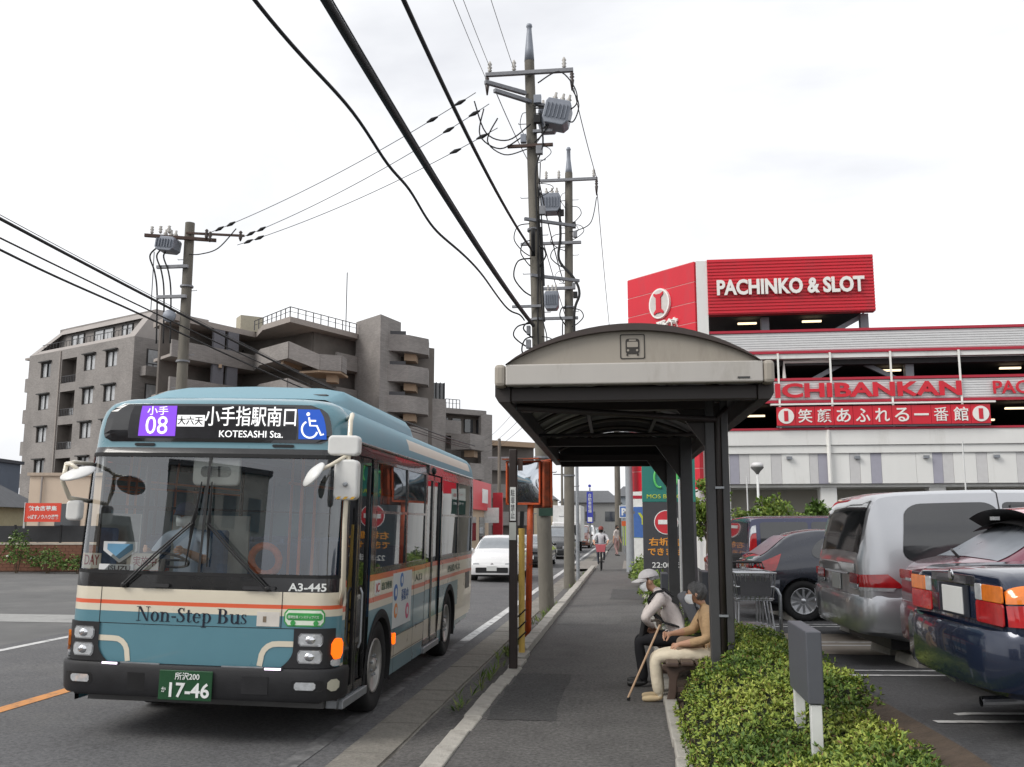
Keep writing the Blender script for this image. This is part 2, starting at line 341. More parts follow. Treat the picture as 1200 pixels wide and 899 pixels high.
ins = lerp_tab([(.27, .025), (.6, .005), (.9, 0), (2.3, 0), (2.6, .01), (2.72, .02), (2.82, .038), (2.9, .07), (2.97, .135), (3.02, .23), (3.05, .36), (3.065, .6)])
frk = lerp_tab([(.27, .02), (.66, 0), (1.3, 0), (2.5, .10), (2.57, .125), (2.96, .128), (2.99, .15), (3.02, .21), (3.05, .35), (3.065, .60)])
SA = BW - BR; SARC = BR * math.pi / 2; S1 = SA + SARC
def ring(s, z, off=0.):
    sg = 1 if s >= 0 else -1; s = abs(s); w = BW - ins(z); a = w - BR; f = frk(z)
    if s <= SA:
        x = s * (1 - (1 - a / SA) * (s / SA) ** 4); y = f + .05 * (x / a) ** 2; nx, ny = .1 * x / a / a, -1
    elif s <= S1:
        th = (s - SA) / SARC * math.pi / 2; x = a + BR * math.sin(th); y = f + .05 + BR * (1 - math.cos(th)); nx, ny = math.sin(th), -math.cos(th)
    else: x = w; y = f + .05 + BR + (s - S1); nx, ny = 1, 0
    k = math.hypot(nx, ny); return (sg * (x + off * nx / k), y + off * ny / k, z)
def sidept(sg, y, z, off=0.): return (sg * (BW - ins(z) + off), max(y, frk(z) + .05 + BR), z)
bus_a = R(1.0)
bus = thing('city_bus', 'blue and cream city bus with orange stripes pulling in at the kerb', 'bus')
vdir = Vector((-math.sin(bus_a), math.cos(bus_a), 0)); ndir = Vector((math.cos(bus_a), math.sin(bus_a), 0))
P_ = Vector((-2.60, 9.49, 0)) + vdir * (-1.43) - ndir * BW
bus.location = (P_.x, P_.y, G + .026); bus.rotation_euler = (0, R(1.2), bus_a)
ARCH = ((1.69, .455), (5.85, .455)); AR = .53
DOORS = ((.36, 1.19), (4.0, 5.03))
WIN_R = [(1.36, 2.79), (2.83, 3.89), (5.10, 6.45), (6.50, 7.88)]
WIN_L = [(.50, 1.34), (1.40, 2.79), (2.83, 3.89), (3.95, 5.05), (5.10, 6.45), (6.50, 7.88)]
zl = [.27 + .034 * i for i in range(23)] + [1.05, 1.12, 1.17, 1.335, 1.395, 1.43, 1.7, 2.0, 2.3, 2.55, 2.60, 2.67, 2.72, 2.77, 2.82, 2.86, 2.90, 2.94, 2.97, 3.0, 3.02, 3.035, 3.05, 3.06, 3.065]
def side_key(z, y):
    if y < .36 and z < .66: return 3
    if z < .45: return 0
    if z < .67: return 1
    if z < 1.05: return 0 if y < 6.6 else 1
    if z < 1.12: return 1
    if z < 1.17: return 2
    if z < 1.335: return 1
    if z < 1.395: return 2
    if z < 1.43: return 3
    if z < 2.67: return 3
    if 2.755 < z < 2.9 and 2.9 < y < 7.7: return 4
    return 5
body = MB()
# side shells
ysl = sorted(set([.0, .36, 1.10, 1.19] + [round(1.12 + .034 * i, 4) for i in range(35)] + [1.36, 2.79, 2.83, 2.9, 3.89, 4.0, 5.03, 5.10, 6.45, 6.5, 6.6, 7.7, 7.88, 8.0] + [round(5.30 + .034 * i, 4) for i in range(34)]))
def in_arch(y, z): return any((y - a) ** 2 + (z - h) ** 2 < AR * AR for a, h in ARCH)
for sg in (1, -1):
    for i in range(len(ysl) - 1):
        for j in range(len(zl) - 1):
            y0, y1, z0, z1 = ysl[i], ysl[i + 1], zl[j], zl[j + 1]
            if z1 > z0 and y1 > .27:
                yc, zc = (y0 + y1) / 2, (z0 + z1) / 2
                if in_arch(yc, zc): continue
                if zc < .27 + max(0, (yc - 6.4) / 1.6 * .2): continue
                if sg == 1 and any(a < yc < b_ for a, b_ in DOORS) and .33 < zc < 2.55: continue
                if 1.43 < zc < 2.55 and any(a < yc < b_ for a, b_ in (WIN_R if sg == 1 else WIN_L)): continue
                body.add([sidept(sg, y0, z0), sidept(sg, y1, z0), sidept(sg, y1, z1), sidept(sg, y0, z1)], [(0, 1, 2, 3)], side_key(zc, yc))
# front shell
zf = [.40, .45, .66, .8, 1.0, 1.095, 1.155, 1.19, 1.30, 1.42, 1.7, 2.0, 2.3, 2.51, 2.56, 2.60, 2.67, 2.72, 2.77, 2.82, 2.86, 2.90, 2.94, 2.97, 3.0, 3.02, 3.035, 3.05, 3.06, 3.065]
sf = [-S1, -1.33, -1.285, -1.2, -1.1, -SA, -.905, -.7, -.5, -.3, -.15, 0, .15, .3, .5, .7, .905, SA, 1.1, 1.2, 1.285, 1.33, S1]
for i in range(len(sf) - 1):
    for j in range(len(zf) - 1):
        s0, s1, z0, z1 = sf[i], sf[i + 1], zf[j], zf[j + 1]; sc0, zc = (s0 + s1) / 2, (z0 + z1) / 2
        if 1.42 < zc < 2.51 and abs(sc0) < 1.285: continue
        k = 3 if zc < .66 else 0 if zc < 1.095 else 1 if zc < 1.155 else 2 if zc < 1.19 else 1 if zc < 1.30 else (3 if abs(sc0) < 1.285 else (1 if zc < 1.42 else 3)) if zc < 1.42 else 3 if zc < 2.56 else 0
        body.add([ring(s0, z0), ring(s1, z0), ring(s1, z1), ring(s0, z1)], [(0, 1, 2, 3)], k)
# rear wall and roof
rz_ = 3.065; rw = BW - ins(rz_)
body.grid(lambda u, v: (rw * (2 * u - 1), frk(rz_) + (8.0 - frk(rz_)) * v, rz_ + .015 * (1 - (2 * u - 1) ** 2)), 6, 10)
zr_ = [z for z in zl if z > .47]; body.grid(lambda u, v: (sidept(1, 8.0, zr_[round(v * (len(zr_) - 1))])[0] * (2 * u - 1), 8.0 + .06 * (1 - (2 * u - 1) ** 4), zr_[round(v * (len(zr_) - 1))]), 10, len(zr_) - 1)
bo = body.build('body', [b_blue, b_cream, b_orange, b_black, b_shoulder, mat('bus_blue_skylit', hx('#6f99a7'), .5, var=.05, vscale=2)], bus, smooth=True, weld=True, sharp=32)  # last material: the bus blue lightened for skylight on the roof, without coat
# rain gutter
for sg in (1, -1):
    g_ = MB(); g_.tube([sidept(sg, y, 2.665, .012) for y in (.45, 1, 3, 5, 7.9)], .014, 6); g_.build('rain_gutter', b_black, bus)
# wheel arch flanges, wheels
def arch_ring(sg, yc, zc):
    m_ = MB(); a0 = -24
    def fn(u, v):
        a = R(a0 + (180 - 2 * a0) * u); r = AR - .045 + .085 * v; y = yc + r * math.cos(a); z = max(zc + r * math.sin(a), .27); x = BW - ins(z) + (.012 if .2 < v < .95 else .004)
        return (sg * x, y, z)
    m_.grid(fn, 36, 3)
    m_.grid(lambda u, v: (sg * (BW + .005 - .55 * v), yc + (AR - .045) * math.cos(R(a0 + (180 - 2 * a0) * u)), max(.2, zc + (AR - .045) * math.sin(R(a0 + (180 - 2 * a0) * u)))), 36, 1)
    return m_
tyre_me = MB().lathe([(.26, -.11), (.40, -.135), (.445, -.12), (.46, -.08), (.46, .08), (.445, .12), (.40, .135), (.26, .11)], axis=(1, 0, 0), n=36, closed=True).mesh('tyre', rubber, True)
rimm = mat('bus_rim', (.42, .41, .39), .4, .5, var=.15, vscale=12)
rm = MB().lathe([(.275, .10), (.265, .125), (.245, .10), (.235, .045), (.16, .055), (.12, .09), (.07, .10), (.06, .12), (0.0, .125)], axis=(1, 0, 0), n=36)
rim_me = rm.mesh('rim', rimm, True)
holes = MB()
for k in range(8):
    a = 2 * math.pi * k / 8; holes.M = Matrix.Rotation(a, 4, 'X'); holes.ell((.051, 0, .195), .012, .028, .034, 10, 6)
hole_me = holes.mesh('hand_hole', black, True)
nuts = MB()
for k in range(8):
    a = 2 * math.pi * (k + .5) / 8; nuts.lathe([(.016, 0), (.016, .03), (.01, .035)], (.085, .10 * math.cos(a), .10 * math.sin(a)), (1, 0, 0), 6)
nut_me = nuts.mesh('wheel_nut', steel)
for sg in (1, -1):
    for yc, zc in ARCH:
        arch_ring(sg, yc, zc).build('wheel_arch', rubber, bus, smooth=True, fixn=False)
        w_o = inst('wheel', tyre_me, bus, (sg * 1.085, yc, .46), (0, 0, 0 if sg == 1 else math.pi)); w_o.name = 'wheel'
        for nm, me in (('rim', rim_me), ('hand_hole', hole_me), ('wheel_nut', nut_me)): inst(nm, me, w_o)
# glass
for s0, s1 in ((-1.283, -.006), (.006, 1.283)):
    m_ = MB(); m_.grid(lambda u, v: ring(s0 + (s1 - s0) * u, 1.425 + 1.08 * v, -.012), 16, 8); m_.build('windscreen_pane', wind_glass, bus, smooth=True)
m_ = MB(); m_.grid(lambda u, v: ring(-.012 + .024 * u, 1.42 + 1.09 * v, .002), 1, 6); m_.build('windscreen_divider', black, bus)
m_ = MB()
for q in (-1, 1): m_.grid(lambda u, v: ring(q * (1.255 + .03 * u), 1.42 + 1.09 * v, .003), 1, 6)
m_.grid(lambda u, v: ring(-1.28 + 2.56 * u, 1.42 + .03 * v, .003), 24, 1); m_.grid(lambda u, v: ring(-1.28 + 2.56 * u, 2.475 + .035 * v, .003), 24, 1)
m_.build('windscreen_seal', rubber, bus)
for sg, wins in ((1, WIN_R), (-1, WIN_L)):
    for a, b_ in wins:
        m_ = MB(); m_.grid(lambda u, v: sidept(sg, a + (b_ - a) * u, 1.43 + 1.12 * v, -.012), 1, 4); w_o = m_.build('side_window', side_glass, bus)
        m_ = MB()
        for p, q in (((a, 1.43), (a, 2.55)), ((b_, 1.43), (b_, 2.55)), ((a, 2.02), (b_, 2.02)), ((a, 1.44), (b_, 1.44)), ((a, 2.54), (b_, 2.54))):
            m_.bar(sidept(sg, *p, -.006), sidept(sg, *q, -.006), .03, .02, (sg, 0, 0))
        m_.build('window_frame', b_black, w_o)
# doors
def door_leaf(y0, y1, z0, zg, name, lower):
    fr = MB(); dx = BW - .03
    for ya, yb, za, zb in ((y0, y0 + .05, z0, 2.54), (y1 - .05, y1, z0, 2.54), (y0, y1, z0, z0 + .07), (y0, y1, 2.47, 2.54)): fr.bx(dx - .03, dx + .012, ya, yb, za, zb)
    f_o = fr.build(name, b_black, bus, bevel=.004)
    g_ = MB().bx(dx - .012, dx - .006, y0 + .05, y1 - .05, zg, 2.47); g_.build('door_glass', side_glass, f_o)
    if lower:
        for z0_, z1_, mm in ((.40, .67, b_cream), (.67, 1.05, b_blue), (1.05, 1.12, b_cream), (1.12, 1.17, b_orange), (1.17, 1.335, b_cream), (1.335, 1.395, b_orange)):
            MB().bx(dx - .02, dx + .004, y0 + .05, y1 - .05, z0_ + .001, z1_).build('door_panel', mm, f_o)
    return f_o
door_leaf(.375, .765, .36, .44, 'front_door', False); door_leaf(.785, 1.18, .36, .44, 'front_door', False)
door_leaf(4.01, 4.50, .36, 1.40, 'middle_door', True); door_leaf(4.52, 5.02, .36, 1.40, 'middle_door', True)
MB().tube([(BW + .01, .80, .75), (BW + .03, .80, .8), (BW + .03, .80, 1.25), (BW + .01, .80, 1.3)], .013).build('door_handrail', steel, bus)
y_strip = MB().bx(BW - .03, BW - .022, 4.455, 4.495, .45, 1.33); y_strip.build('warning_strip', mat('warning_yellow', hx('#e0b040'), .5), bus)
MB().bx(1.10, 1.262, .36, 1.19, .27, .345).build('door_sill', steel, bus, bevel=.008)
MB().bx(1.10, 1.258, 4.0, 5.03, .27, .345).build('door_sill', steel, bus, bevel=.008)
MB().bx(1.22, 1.256, 4.0, 5.03, 2.55, 2.66).build('door_header', b_black, bus)
MB().lathe([(.05, 0), (.05, .02), (.03, .035)], (1.25, 4.3, 2.6), (1, 0, 0), 14).build('door_camera', black, bus)
# bumper: wraps the front, set proud of the shell
def wrap(z0, z1, smax, off, n=40, ys=None):
    m_ = MB(); prof = [(z0, -.03), (z0, off * .75), (z0 + .03, off), (z1 - .03, off), (z1, off * .8), (z1, -.03)]
    m_.grid(lambda u, v: ring(-smax + 2 * smax * u, prof[round(v * 5)][0], prof[round(v * 5)][1]), n, 5); return m_
bmp = wrap(.385, .655, S1 + .10, .06).build('front_bumper', b_bump, bus, smooth=True, sharp=40)
# bumper details
def fpatch(s0, s1, z0, z1, off, m, name, parent, rad=0., nu=8, nv=4, thick=.012):
    g_ = MB()
    def edge(u, v):
        if rad:
            hw, hh = (s1 - s0) / 2, (z1 - z0) / 2; z = (2 * v - 1) * hh; dz = max(0, abs(z) - (hh - rad)); xs = hw - rad + math.sqrt(max(0, rad * rad - dz * dz)); return (s0 + s1) / 2 + (2 * u - 1) * xs, (z0 + z1) / 2 + z
        return s0 + (s1 - s0) * u, z0 + (z1 - z0) * v
    g_.grid(lambda u, v: ring(*edge(u, v), off), nu, nv)
    for u0 in (0, 1): g_.grid(lambda u, v: ring(*edge(u0, v), off - thick * u), 1, nv)
    for v0 in (0, 1): g_.grid(lambda u, v: ring(*edge(u, v0), off - thick * v), nu, 1)
    return g_.build(name, m, parent, smooth=False)
for q in (-1, 1):
    fpatch(q * 1.03 - .13, q * 1.03 + .13, .47, .565, .062, black, 'fog_lamp_recess', bmp, .02)
    fpatch(q * 1.015 - .085, q * 1.015 + .085, .485, .55, .066, lens_clear, 'fog_lamp', bmp, .015)
    fpatch(q * .735 - .085, q * .735 + .085, .642, .668, .055, b_bump, 'lamp_base', bmp)
    fpatch(q * .735 - .07, q * .735 + .07, .647, .663, .066, lamp_white, 'running_lamp', bmp, 0, 6, 1)
    fpatch(*sorted((q * .28, q * .65)), .656, .668, .04, steel, 'bumper_trim', bmp)
fpatch(-.56, -.40, .43, .585, .061, black, 'tow_hatch', bmp); fpatch(.47, .70, .44, .59, .064, b_bump, 'tow_hatch', bmp)
fpatch(S1 - .19, S1 - .09, .47, .57, .065, mat('reflector_clear', (.5, .48, .38), .2, coat=1), 'corner_lamp', bmp, .03)
# number plate
pl = MB().bx(-.255, .225, -.075, -.062, .372, .622).build('number_plate', mat('plate_green', hx('#1d4a2c'), .4, var=.06), bus, bevel=.006)
plw = mat('plate_white', (.8, .82, .8), .5)
text('所沢200', plw, pl, (0, -.077, .575), .22, .062, depth=.003, bold=.01); text('17-46', plw, pl, (.025, -.077, .46), .36, .125, depth=.003, bold=.02); text('か', plw, pl, (-.205, -.077, .46), .04, .045, depth=.003)
# lamp clusters
for q in (-1, 1):
    g_ = MB()
    def cl(u, v):
        z = .66 + .335 * v; s_in = .89 - .075 * max(0, 1 - v * 2.2) ** 2 * 1.4; s = s_in + (1.255 - s_in) * u; return ring(q * s, z, .014)
    g_.grid(cl, 10, 10)
    g_.grid(lambda u, v: ring(q * (.89 + (1.255 - .89) * u), .995, .014 - .02 * v), 10, 1)
    c_o = g_.build('lamp_cluster', b_bump, bus, smooth=True)
    for z0, z1 in ((.845, .955), (.70, .815)):
        fpatch(q * 1.035 - .105, q * 1.035 + .105, z0, z1, .018, chrome, 'headlamp_rim', c_o, .02)
        fpatch(q * 1.035 - .093, q * 1.035 + .093, z0 + .011, z1 - .011, .024, lens_clear, 'headlamp', c_o, .018)
        g_ = MB().ell(ring(q * 1.035, (z0 + z1) / 2, .01), .05, .03, .04, 12, 8); g_.build('reflector_bowl', chrome, c_o, smooth=True)
    fpatch(*sorted((q * 1.215, q * 1.335)), .735, .905, .035, ind_amber if q == 1 else lens_amber, 'turn_lamp', c_o, .03, thick=.04)
    fpatch(*sorted((q * 1.215, q * 1.315)), .675, .73, .03, lens_clear, 'corner_lamp', c_o, .015, thick=.035)
# painted handle shapes on the lower panel (cream L curves)
for q in (-1, 1):
    pts = [(q * .90, .865)] + [(q * (.72 + .12 * math.sin(R(a)) - 0), .745 + .12 * math.cos(R(a))) for a in (60, 30, 0)][::-1][:0]
    path = [(.90, .86), (.76, .86)] + [(.74 - .13 * math.sin(R(a)), .73 + .13 * math.cos(R(a))) for a in (15, 35, 55, 75, 90)] + [(.60, .67)]
    g_ = MB(); vs_ = []
    for i, (sx, z) in enumerate(path):
        a = path[max(0, i - 1)]; c_ = path[min(len(path) - 1, i + 1)]; t = Vector((c_[0] - a[0], c_[1] - a[1])).normalized(); n_ = Vector((-t.y, t.x)) * .024
        vs_ += [ring(q * (sx + n_.x), z + n_.y, .004), ring(q * (sx - n_.x), z - n_.y, .004)]
    g_.add(vs_, [(2 * i, 2 * i + 1, 2 * i + 3, 2 * i + 2) for i in range(len(path) - 1)]); g_.build('cream_stripe', b_cream, bus)
# panel joints
for s0, s1, z0, z1 in ((-.907, -.901, .99, 1.30), (.767, .773, .99, 1.30)): fpatch(s0, s1, z0, z1, .002, black, 'panel_joint', bus, 0, 1, 6, .002)
fpatch(-.90, .90, .988, .993, .002, black, 'panel_joint', bus, 0, 14, 1, .002)
for s0 in (-.54, .42): fpatch(s0, s0 + .29, 1.315, 1.345, .03, b_bump, 'hatch_handle', bus, .012)
# serif lettering 'Non-Step Bus'
def serif(word):
    P = []
    def rect(x0, y0, x1, y1): P.append([(x0, y0), (x1, y0), (x1, y1), (x0, y1)])
    def ringsec(cx, cy, rx, ry, ix, iy, a0, a1, n=14):
        o_ = [(cx + rx * math.cos(R(a0 + (a1 - a0) * i / n)), cy + ry * math.sin(R(a0 + (a1 - a0) * i / n))) for i in range(n + 1)]
        i_ = [(cx + ix * math.cos(R(a0 + (a1 - a0) * i / n)), cy + iy * math.sin(R(a0 + (a1 - a0) * i / n))) for i in range(n + 1)]
        for k in range(n): P.append([o_[k], o_[k + 1], i_[k + 1], i_[k]])
    def spine(pts):
        L_ = []
        for i, (x, y, w) in enumerate(pts):
            a = pts[max(0, i - 1)]; c = pts[min(len(pts) - 1, i + 1)]; t = Vector((c[0] - a[0], c[1] - a[1])).normalized(); L_.append(((x - t.y * w / 2, y + t.x * w / 2), (x + t.y * w / 2, y - t.x * w / 2)))
        for k in range(len(L_) - 1): P.append([L_[k][0], L_[k + 1][0], L_[k + 1][1], L_[k][1]])
    def serf(x, y, w=.3): rect(x - w / 2, y - .02, x + w / 2, y + .02)
    def S(x0, k):
        pts = [(.42, .78, .05), (.40, .90, .05), (.30, .97, .05), (.18, .93, .09), (.10, .80, .12), (.14, .66, .14), (.27, .54, .16), (.40, .40, .15), (.45, .24, .13), (.38, .08, .08), (.25, .02, .05), (.10, .06, .05), (.05, .24, .05)]
        spine([(x0 + a * k, b * k, w * k) for a, b, w in pts]); rect(x0 + .02 * k, .0, x0 + .06 * k, .26 * k); rect(x0 + .41 * k, .74 * k, x0 + .45 * k, .99 * k)
    x = 0
    for ch in word:
        if ch == 'N':
            rect(x + .10, .02, x + .145, .98); serf(x + .12, .02); serf(x + .10, .98, .26); P.append([(x + .08, 1.0), (x + .24, 1.0), (x + .74, 0), (x + .62, 0)]); rect(x + .68, 0, x + .725, .98); serf(x + .70, .98); x += .88
        elif ch == 'o': ringsec(x + .27, .33, .26, .345, .125, .30, 0, 360, 24); x += .58
        elif ch in 'nu':
            if ch == 'n':
                rect(x + .09, .0, x + .22, .66); serf(x + .15, .02, .32); serf(x + .10, .65, .2); ringsec(x + .33, .42, .235, .25, .105, .21, 0, 165); rect(x + .435, 0, x + .565, .43); serf(x + .5, .02, .32); x += .70
            else:
                rect(x + .08, .22, x + .21, .66); serf(x + .11, .65, .22); ringsec(x + .30, .24, .22, .25, .09, .21, 180, 340); rect(x + .44, 0, x + .57, .66); serf(x + .46, .65, .22); serf(x + .56, .02, .2); x += .68
        elif ch == '-': rect(x + .04, .30, x + .32, .39); x += .36
        elif ch == 'S': S(x, 1.0); x += .56
        elif ch == 's': S(x, .68); x += .42
        elif ch == 't': rect(x + .10, .12, x + .23, .86); rect(x + .01, .61, x + .38, .66); spine([(x + .165, .14, .13), (x + .19, .05, .10), (x + .27, .02, .05), (x + .35, .08, .04), (x + .37, .16, .03)]); x += .41
        elif ch == 'e': ringsec(x + .27, .33, .25, .345, .12, .30, 20, 318, 22); rect(x + .14, .33, x + .51, .375); x += .56
        elif ch == 'p': rect(x + .09, -.30, x + .22, .66); serf(x + .16, -.29, .32); serf(x + .1, .65, .2); ringsec(x + .31, .33, .27, .345, .14, .30, -160, 160, 22); x += .64
        elif ch == 'B': rect(x + .10, 0, x + .25, 1.0); rect(x + .02, .96, x + .36, 1.0); rect(x + .02, 0, x + .38, .04); rect(x + .2, .50, x + .38, .54); ringsec(x + .34, .75, .26, .25, .11, .21, -90, 90); ringsec(x + .36, .27, .31, .27, .14, .23, -90, 90); x += .76
        else: x += .30
    return P, x
polys, wd = serif('Non-Step Bus'); kx_ = 1.02 / wd; m_ = MB()
for pg in polys:
    m_.add([ring(-.545 + x * kx_ + 0, 1.018 + y * .125, .0035) for x, y in pg], [tuple(range(len(pg)))])
m_.build('lettering', mat('navy_ink', (.012, .016, .03), .4), bus, fixn=False)
text('A3-445', plw, bus, (.985, -.0 + .045, 1.345), .33, .07, right=(.985, .17, 0), depth=.004, bold=.02)
fpatch(.795, 1.15, 1.01, 1.16, .004, mat('sticker_green', hx('#3c9a4e'), .4), 'low_floor_sticker', bus, .03)
fpatch(.807, 1.138, 1.022, 1.148, .0055, mat('sticker_pale', hx('#dfe8d8'), .4), 'sticker_field', bus, .025)
fpatch(.815, 1.13, 1.062, 1.125, .007, mat('sticker_green', hx('#3c9a4e'), .4), 'sticker_band', bus, .02)
text('環境仕様ノンステップバス', plw, bus, (.965, ring(.965, 1.09)[1] - .012, 1.092), .27, .026, right=(.99, .12, 0), depth=.002)
for s_ in (.875, 1.075):
    m_ = MB().lathe([(.022, 0), (.022, .006)], ring(s_, 1.04, .004), (.1, -1, 0), 14); m_.build('sticker_wheel', mat('sticker_green', hx('#3c9a4e'), .4), bus)
fpatch(.555, .755, 1.005, 1.128, .004, mat('paper_white', (.66, .62, .57), .7), 'white_notice', bus); fpatch(.61, .64, 1.04, 1.09, .006, mat('notice_brown', (.22, .17, .12), .7), 'notice_mark', bus)
# destination display
fpatch(-1.115, 1.115, 2.615, 2.965, .006, mat('display_black', (.008, .008, .01), .08, var=.1, coat=1), 'destination_display', bus, .10, 30, 10)
dsp = bpy.data.objects['destination_display']
def dtilt(z): return frk(z) + .0
up_d = Vector((0, .01, 1)).normalized()
def dpt(x, z): return ring(x, z, .022)
def dbox(x0, x1, z0, z1, m, name, dy=0):
    MB().grid(lambda u, v: ring(x0 + (x1 - x0) * u, z0 + (z1 - z0) * v, .013 - dy), 6, 4).build(name, m, dsp)
fpatch(-.85, .78, 2.645, 2.945, .0085, mat('display_field', (.02, .02, .024), .2, var=.3), 'display_field', dsp, .01, 20, 4, .002)
dbox(-.735, -.365, 2.665, 2.945, led_purple, 'route_panel'); dbox(.80, 1.065, 2.652, 2.925, led_blue, 'wheelchair_panel', -.004); dbox(-.355, -.09, 2.755, 2.86, led_white, 'via_panel')
text('小手', led_white, dsp, dpt(-.55, 2.90), .20, .08, up=up_d, depth=.004); text('08', led_white, dsp, dpt(-.55, 2.765), .21, .165, up=up_d, depth=.004)
text('大六天', black, dsp, tuple(Vector(dpt(-.222, 2.808)) + Vector((0, -.001, 0))), .245, .08, up=up_d, depth=.004, bold=.02)
text('小手指駅南口', led_white, dsp, dpt(.345, 2.852), .86, .18, up=up_d, depth=.004, bold=.003); text('KOTESASHI Sta.', led_white, dsp, dpt(.36, 2.69), .60, .062, up=up_d, depth=.004)
# wheelchair mark
cx_, cz_ = .935, 2.775; m_ = MB()
def wp(x, z): p = dpt(cx_ + x, cz_ + z); return (p[0], p[1] - .008, p[2])
m_.ell(wp(-.025, .105), .017, .004, .017, 12, 8)
for path in ([(-.022, .075), (-.018, .0), (.05, .0), (.085, -.085), (.11, -.075)], [(-.02, .045), (.045, .045)], [(-.025 + .075 * math.cos(R(a)), -.035 + .075 * math.sin(R(a))) for a in range(115, 345, 12)]):
    m_.tube([wp(*p) for p in path], .0085, 6)
m_.build('wheelchair_mark', led_white, dsp)
for x in (-.66, .66): fpatch(x - .1, x + .1, 2.575, 2.60, .012, black, 'visor_clip', bus, .01)
# roof air conditioner
ac = MB(); prof = [(-1.02, 3.0), (-1.0, 3.12), (-.93, 3.21), (-.7, 3.245), (0, 3.26), (.7, 3.245), (.93, 3.21), (1.0, 3.12), (1.02, 3.0)]
ac.grid(lambda u, v: (prof[round(u * 8)][0] * (1 if .06 < v < .94 else .97), [.55, 1.05, 3.9, 4.2][round(v * 3)], 3.0 + (prof[round(u * 8)][1] - 3.0) * ([.30, 1, 1, .15][round(v * 3)])), 8, 3)
a_o = ac.build('roof_air_conditioner', MATS['bus_blue_skylit'], bus, smooth=True, sharp=40); MB().bx(.25, .86, .76, .82, 3.06, 3.15).build('intake_grille', black, a_o, bevel=.02)
# wipers
def wiper(pivot, elbow, tip, foot):
    m_ = MB()
    def q(p, off=.03): return ring(p[0], p[1], off)
    for d in (-.015, .015): m_.tube([q((pivot[0] + d, pivot[1]), .035), q(((pivot[0] + elbow[0]) / 2 + d, (pivot[1] + elbow[1]) / 2), .06), q((elbow[0] + d, elbow[1]), .045)], .008, 6)
    w_ = m_.build('wiper', black, bus); m_ = MB(); m_.tube([q(tip, .02), q(((tip[0] + foot[0]) / 2, (tip[1] + foot[1]) / 2), .022), q(foot, .02)], [.006, .014, .006], 6)
    m_.tube([q(elbow, .045), q((elbow[0] + (tip[0] - elbow[0]) * .35, elbow[1] + (tip[1] - elbow[1]) * .35), .022)], .009, 6); m_.tube([q(elbow, .045), q((elbow[0] + (foot[0] - elbow[0]) * .35, elbow[1] + (foot[1] - elbow[1]) * .35), .022)], .009, 6)
    m_.build('wiper_blade', rubber, w_); MB().lathe([(.028, 0), (.025, .03), (.012, .04)], q(pivot, .005), (0, -1, 0), 12).build('wiper_pivot', black, w_)
wiper((-.68, 1.325), (-.095, 1.88), (-.05, 2.25), (-.125, 1.50)); wiper((.64, 1.325), (.055, 1.88), (.045, 2.25), (.075, 1.50))
# mirrors
mw_ = mat('mirror_white', (.70, .70, .68), .35, var=.06)
m_ = MB(); m_.tube([ring(S1 - .05, 2.86, .0), (1.335, -.02, 2.86), (1.345, -.10, 2.80), (1.345, -.12, 2.4), (1.34, -.12, 1.9), (1.335, -.06, 1.35), ring(S1 - .05, 1.2, .0)], .021, 8); ma = m_.build('mirror_arm', b_cream, bus, smooth=True)
def rbox(x0, x1, y0, y1, z0, z1, r, name, m, parent):
    g_ = MB().prism(rrect(x0, x1, z0, z1, r), (0, y0, 0), (1, 0, 0), (0, 0, 1), (0, y1 - y0, 0)); return g_.build(name, m, parent, bevel=.02, seg=3)
rbox(1.165, 1.445, -.16, -.05, 2.49, 2.665, .04, 'mirror_housing', mw_, ma); mh = rbox(1.235, 1.445, -.17, -.05, 2.105, 2.455, .05, 'mirror_housing', mw_, ma)
for i in range(3): MB().add([(1.262 + .062 * i, -.1715, 2.112), (1.292 + .062 * i, -.1715, 2.112), (1.312 + .062 * i, -.1715, 2.135), (1.282 + .062 * i, -.1715, 2.135)], [(0, 1, 2, 3)]).build('hazard_stripe', mat('warning_yellow', hx('#e0b040'), .5), mh)
MB().lathe([(.02, 0), (.02, .02), (.012, .03)], (1.345, -.17, 2.24), (0, -1, 0), 12).build('mirror_bolt', steel, mh)
m_ = MB(); m_.tube([(1.345, -.12, 2.50), (1.22, -.22, 2.40), (1.10, -.27, 2.33)], .016, 8); m_.build('mirror_stay', b_cream, ma)
m_ = MB(); m_.lathe([(.0, -.03), (.06, -.025), (.125, .0), (.13, .015), (.12, .02), (0, .022)], (1.09, -.29, 2.32), (.55, .45, -.5), 24); m_.build('round_mirror', mw_, ma, smooth=True)
m_ = MB(); m_.tube([ring(-1.24, 2.40, 0), (-1.20, -.08, 2.40), (-1.20, -.2, 2.38), (-1.21, -.22, 2.22), (-1.18, -.14, 2.08), ring(-1.24, 2.06, 0)], .02, 8); m_.tube([(-1.20, -.2, 2.38), (-1.12, -.25, 2.37), (-1.05, -.27, 2.33)], .018, 8); ml = m_.build('mirror_arm', b_cream, bus, smooth=True)
m_ = MB(); m_.lathe([(.0, -.03), (.06, -.03), (.145, .0), (.15, .015), (.14, .02), (0, .022)], (-1.04, -.28, 2.30), (.12, .38, -.8), 24); m_.build('round_mirror', mw_, ml, smooth=True)
rbox(-1.21, -1.08, -.14, -.05, 1.88, 2.06, .04, 'mirror_housing', mw_, ml)
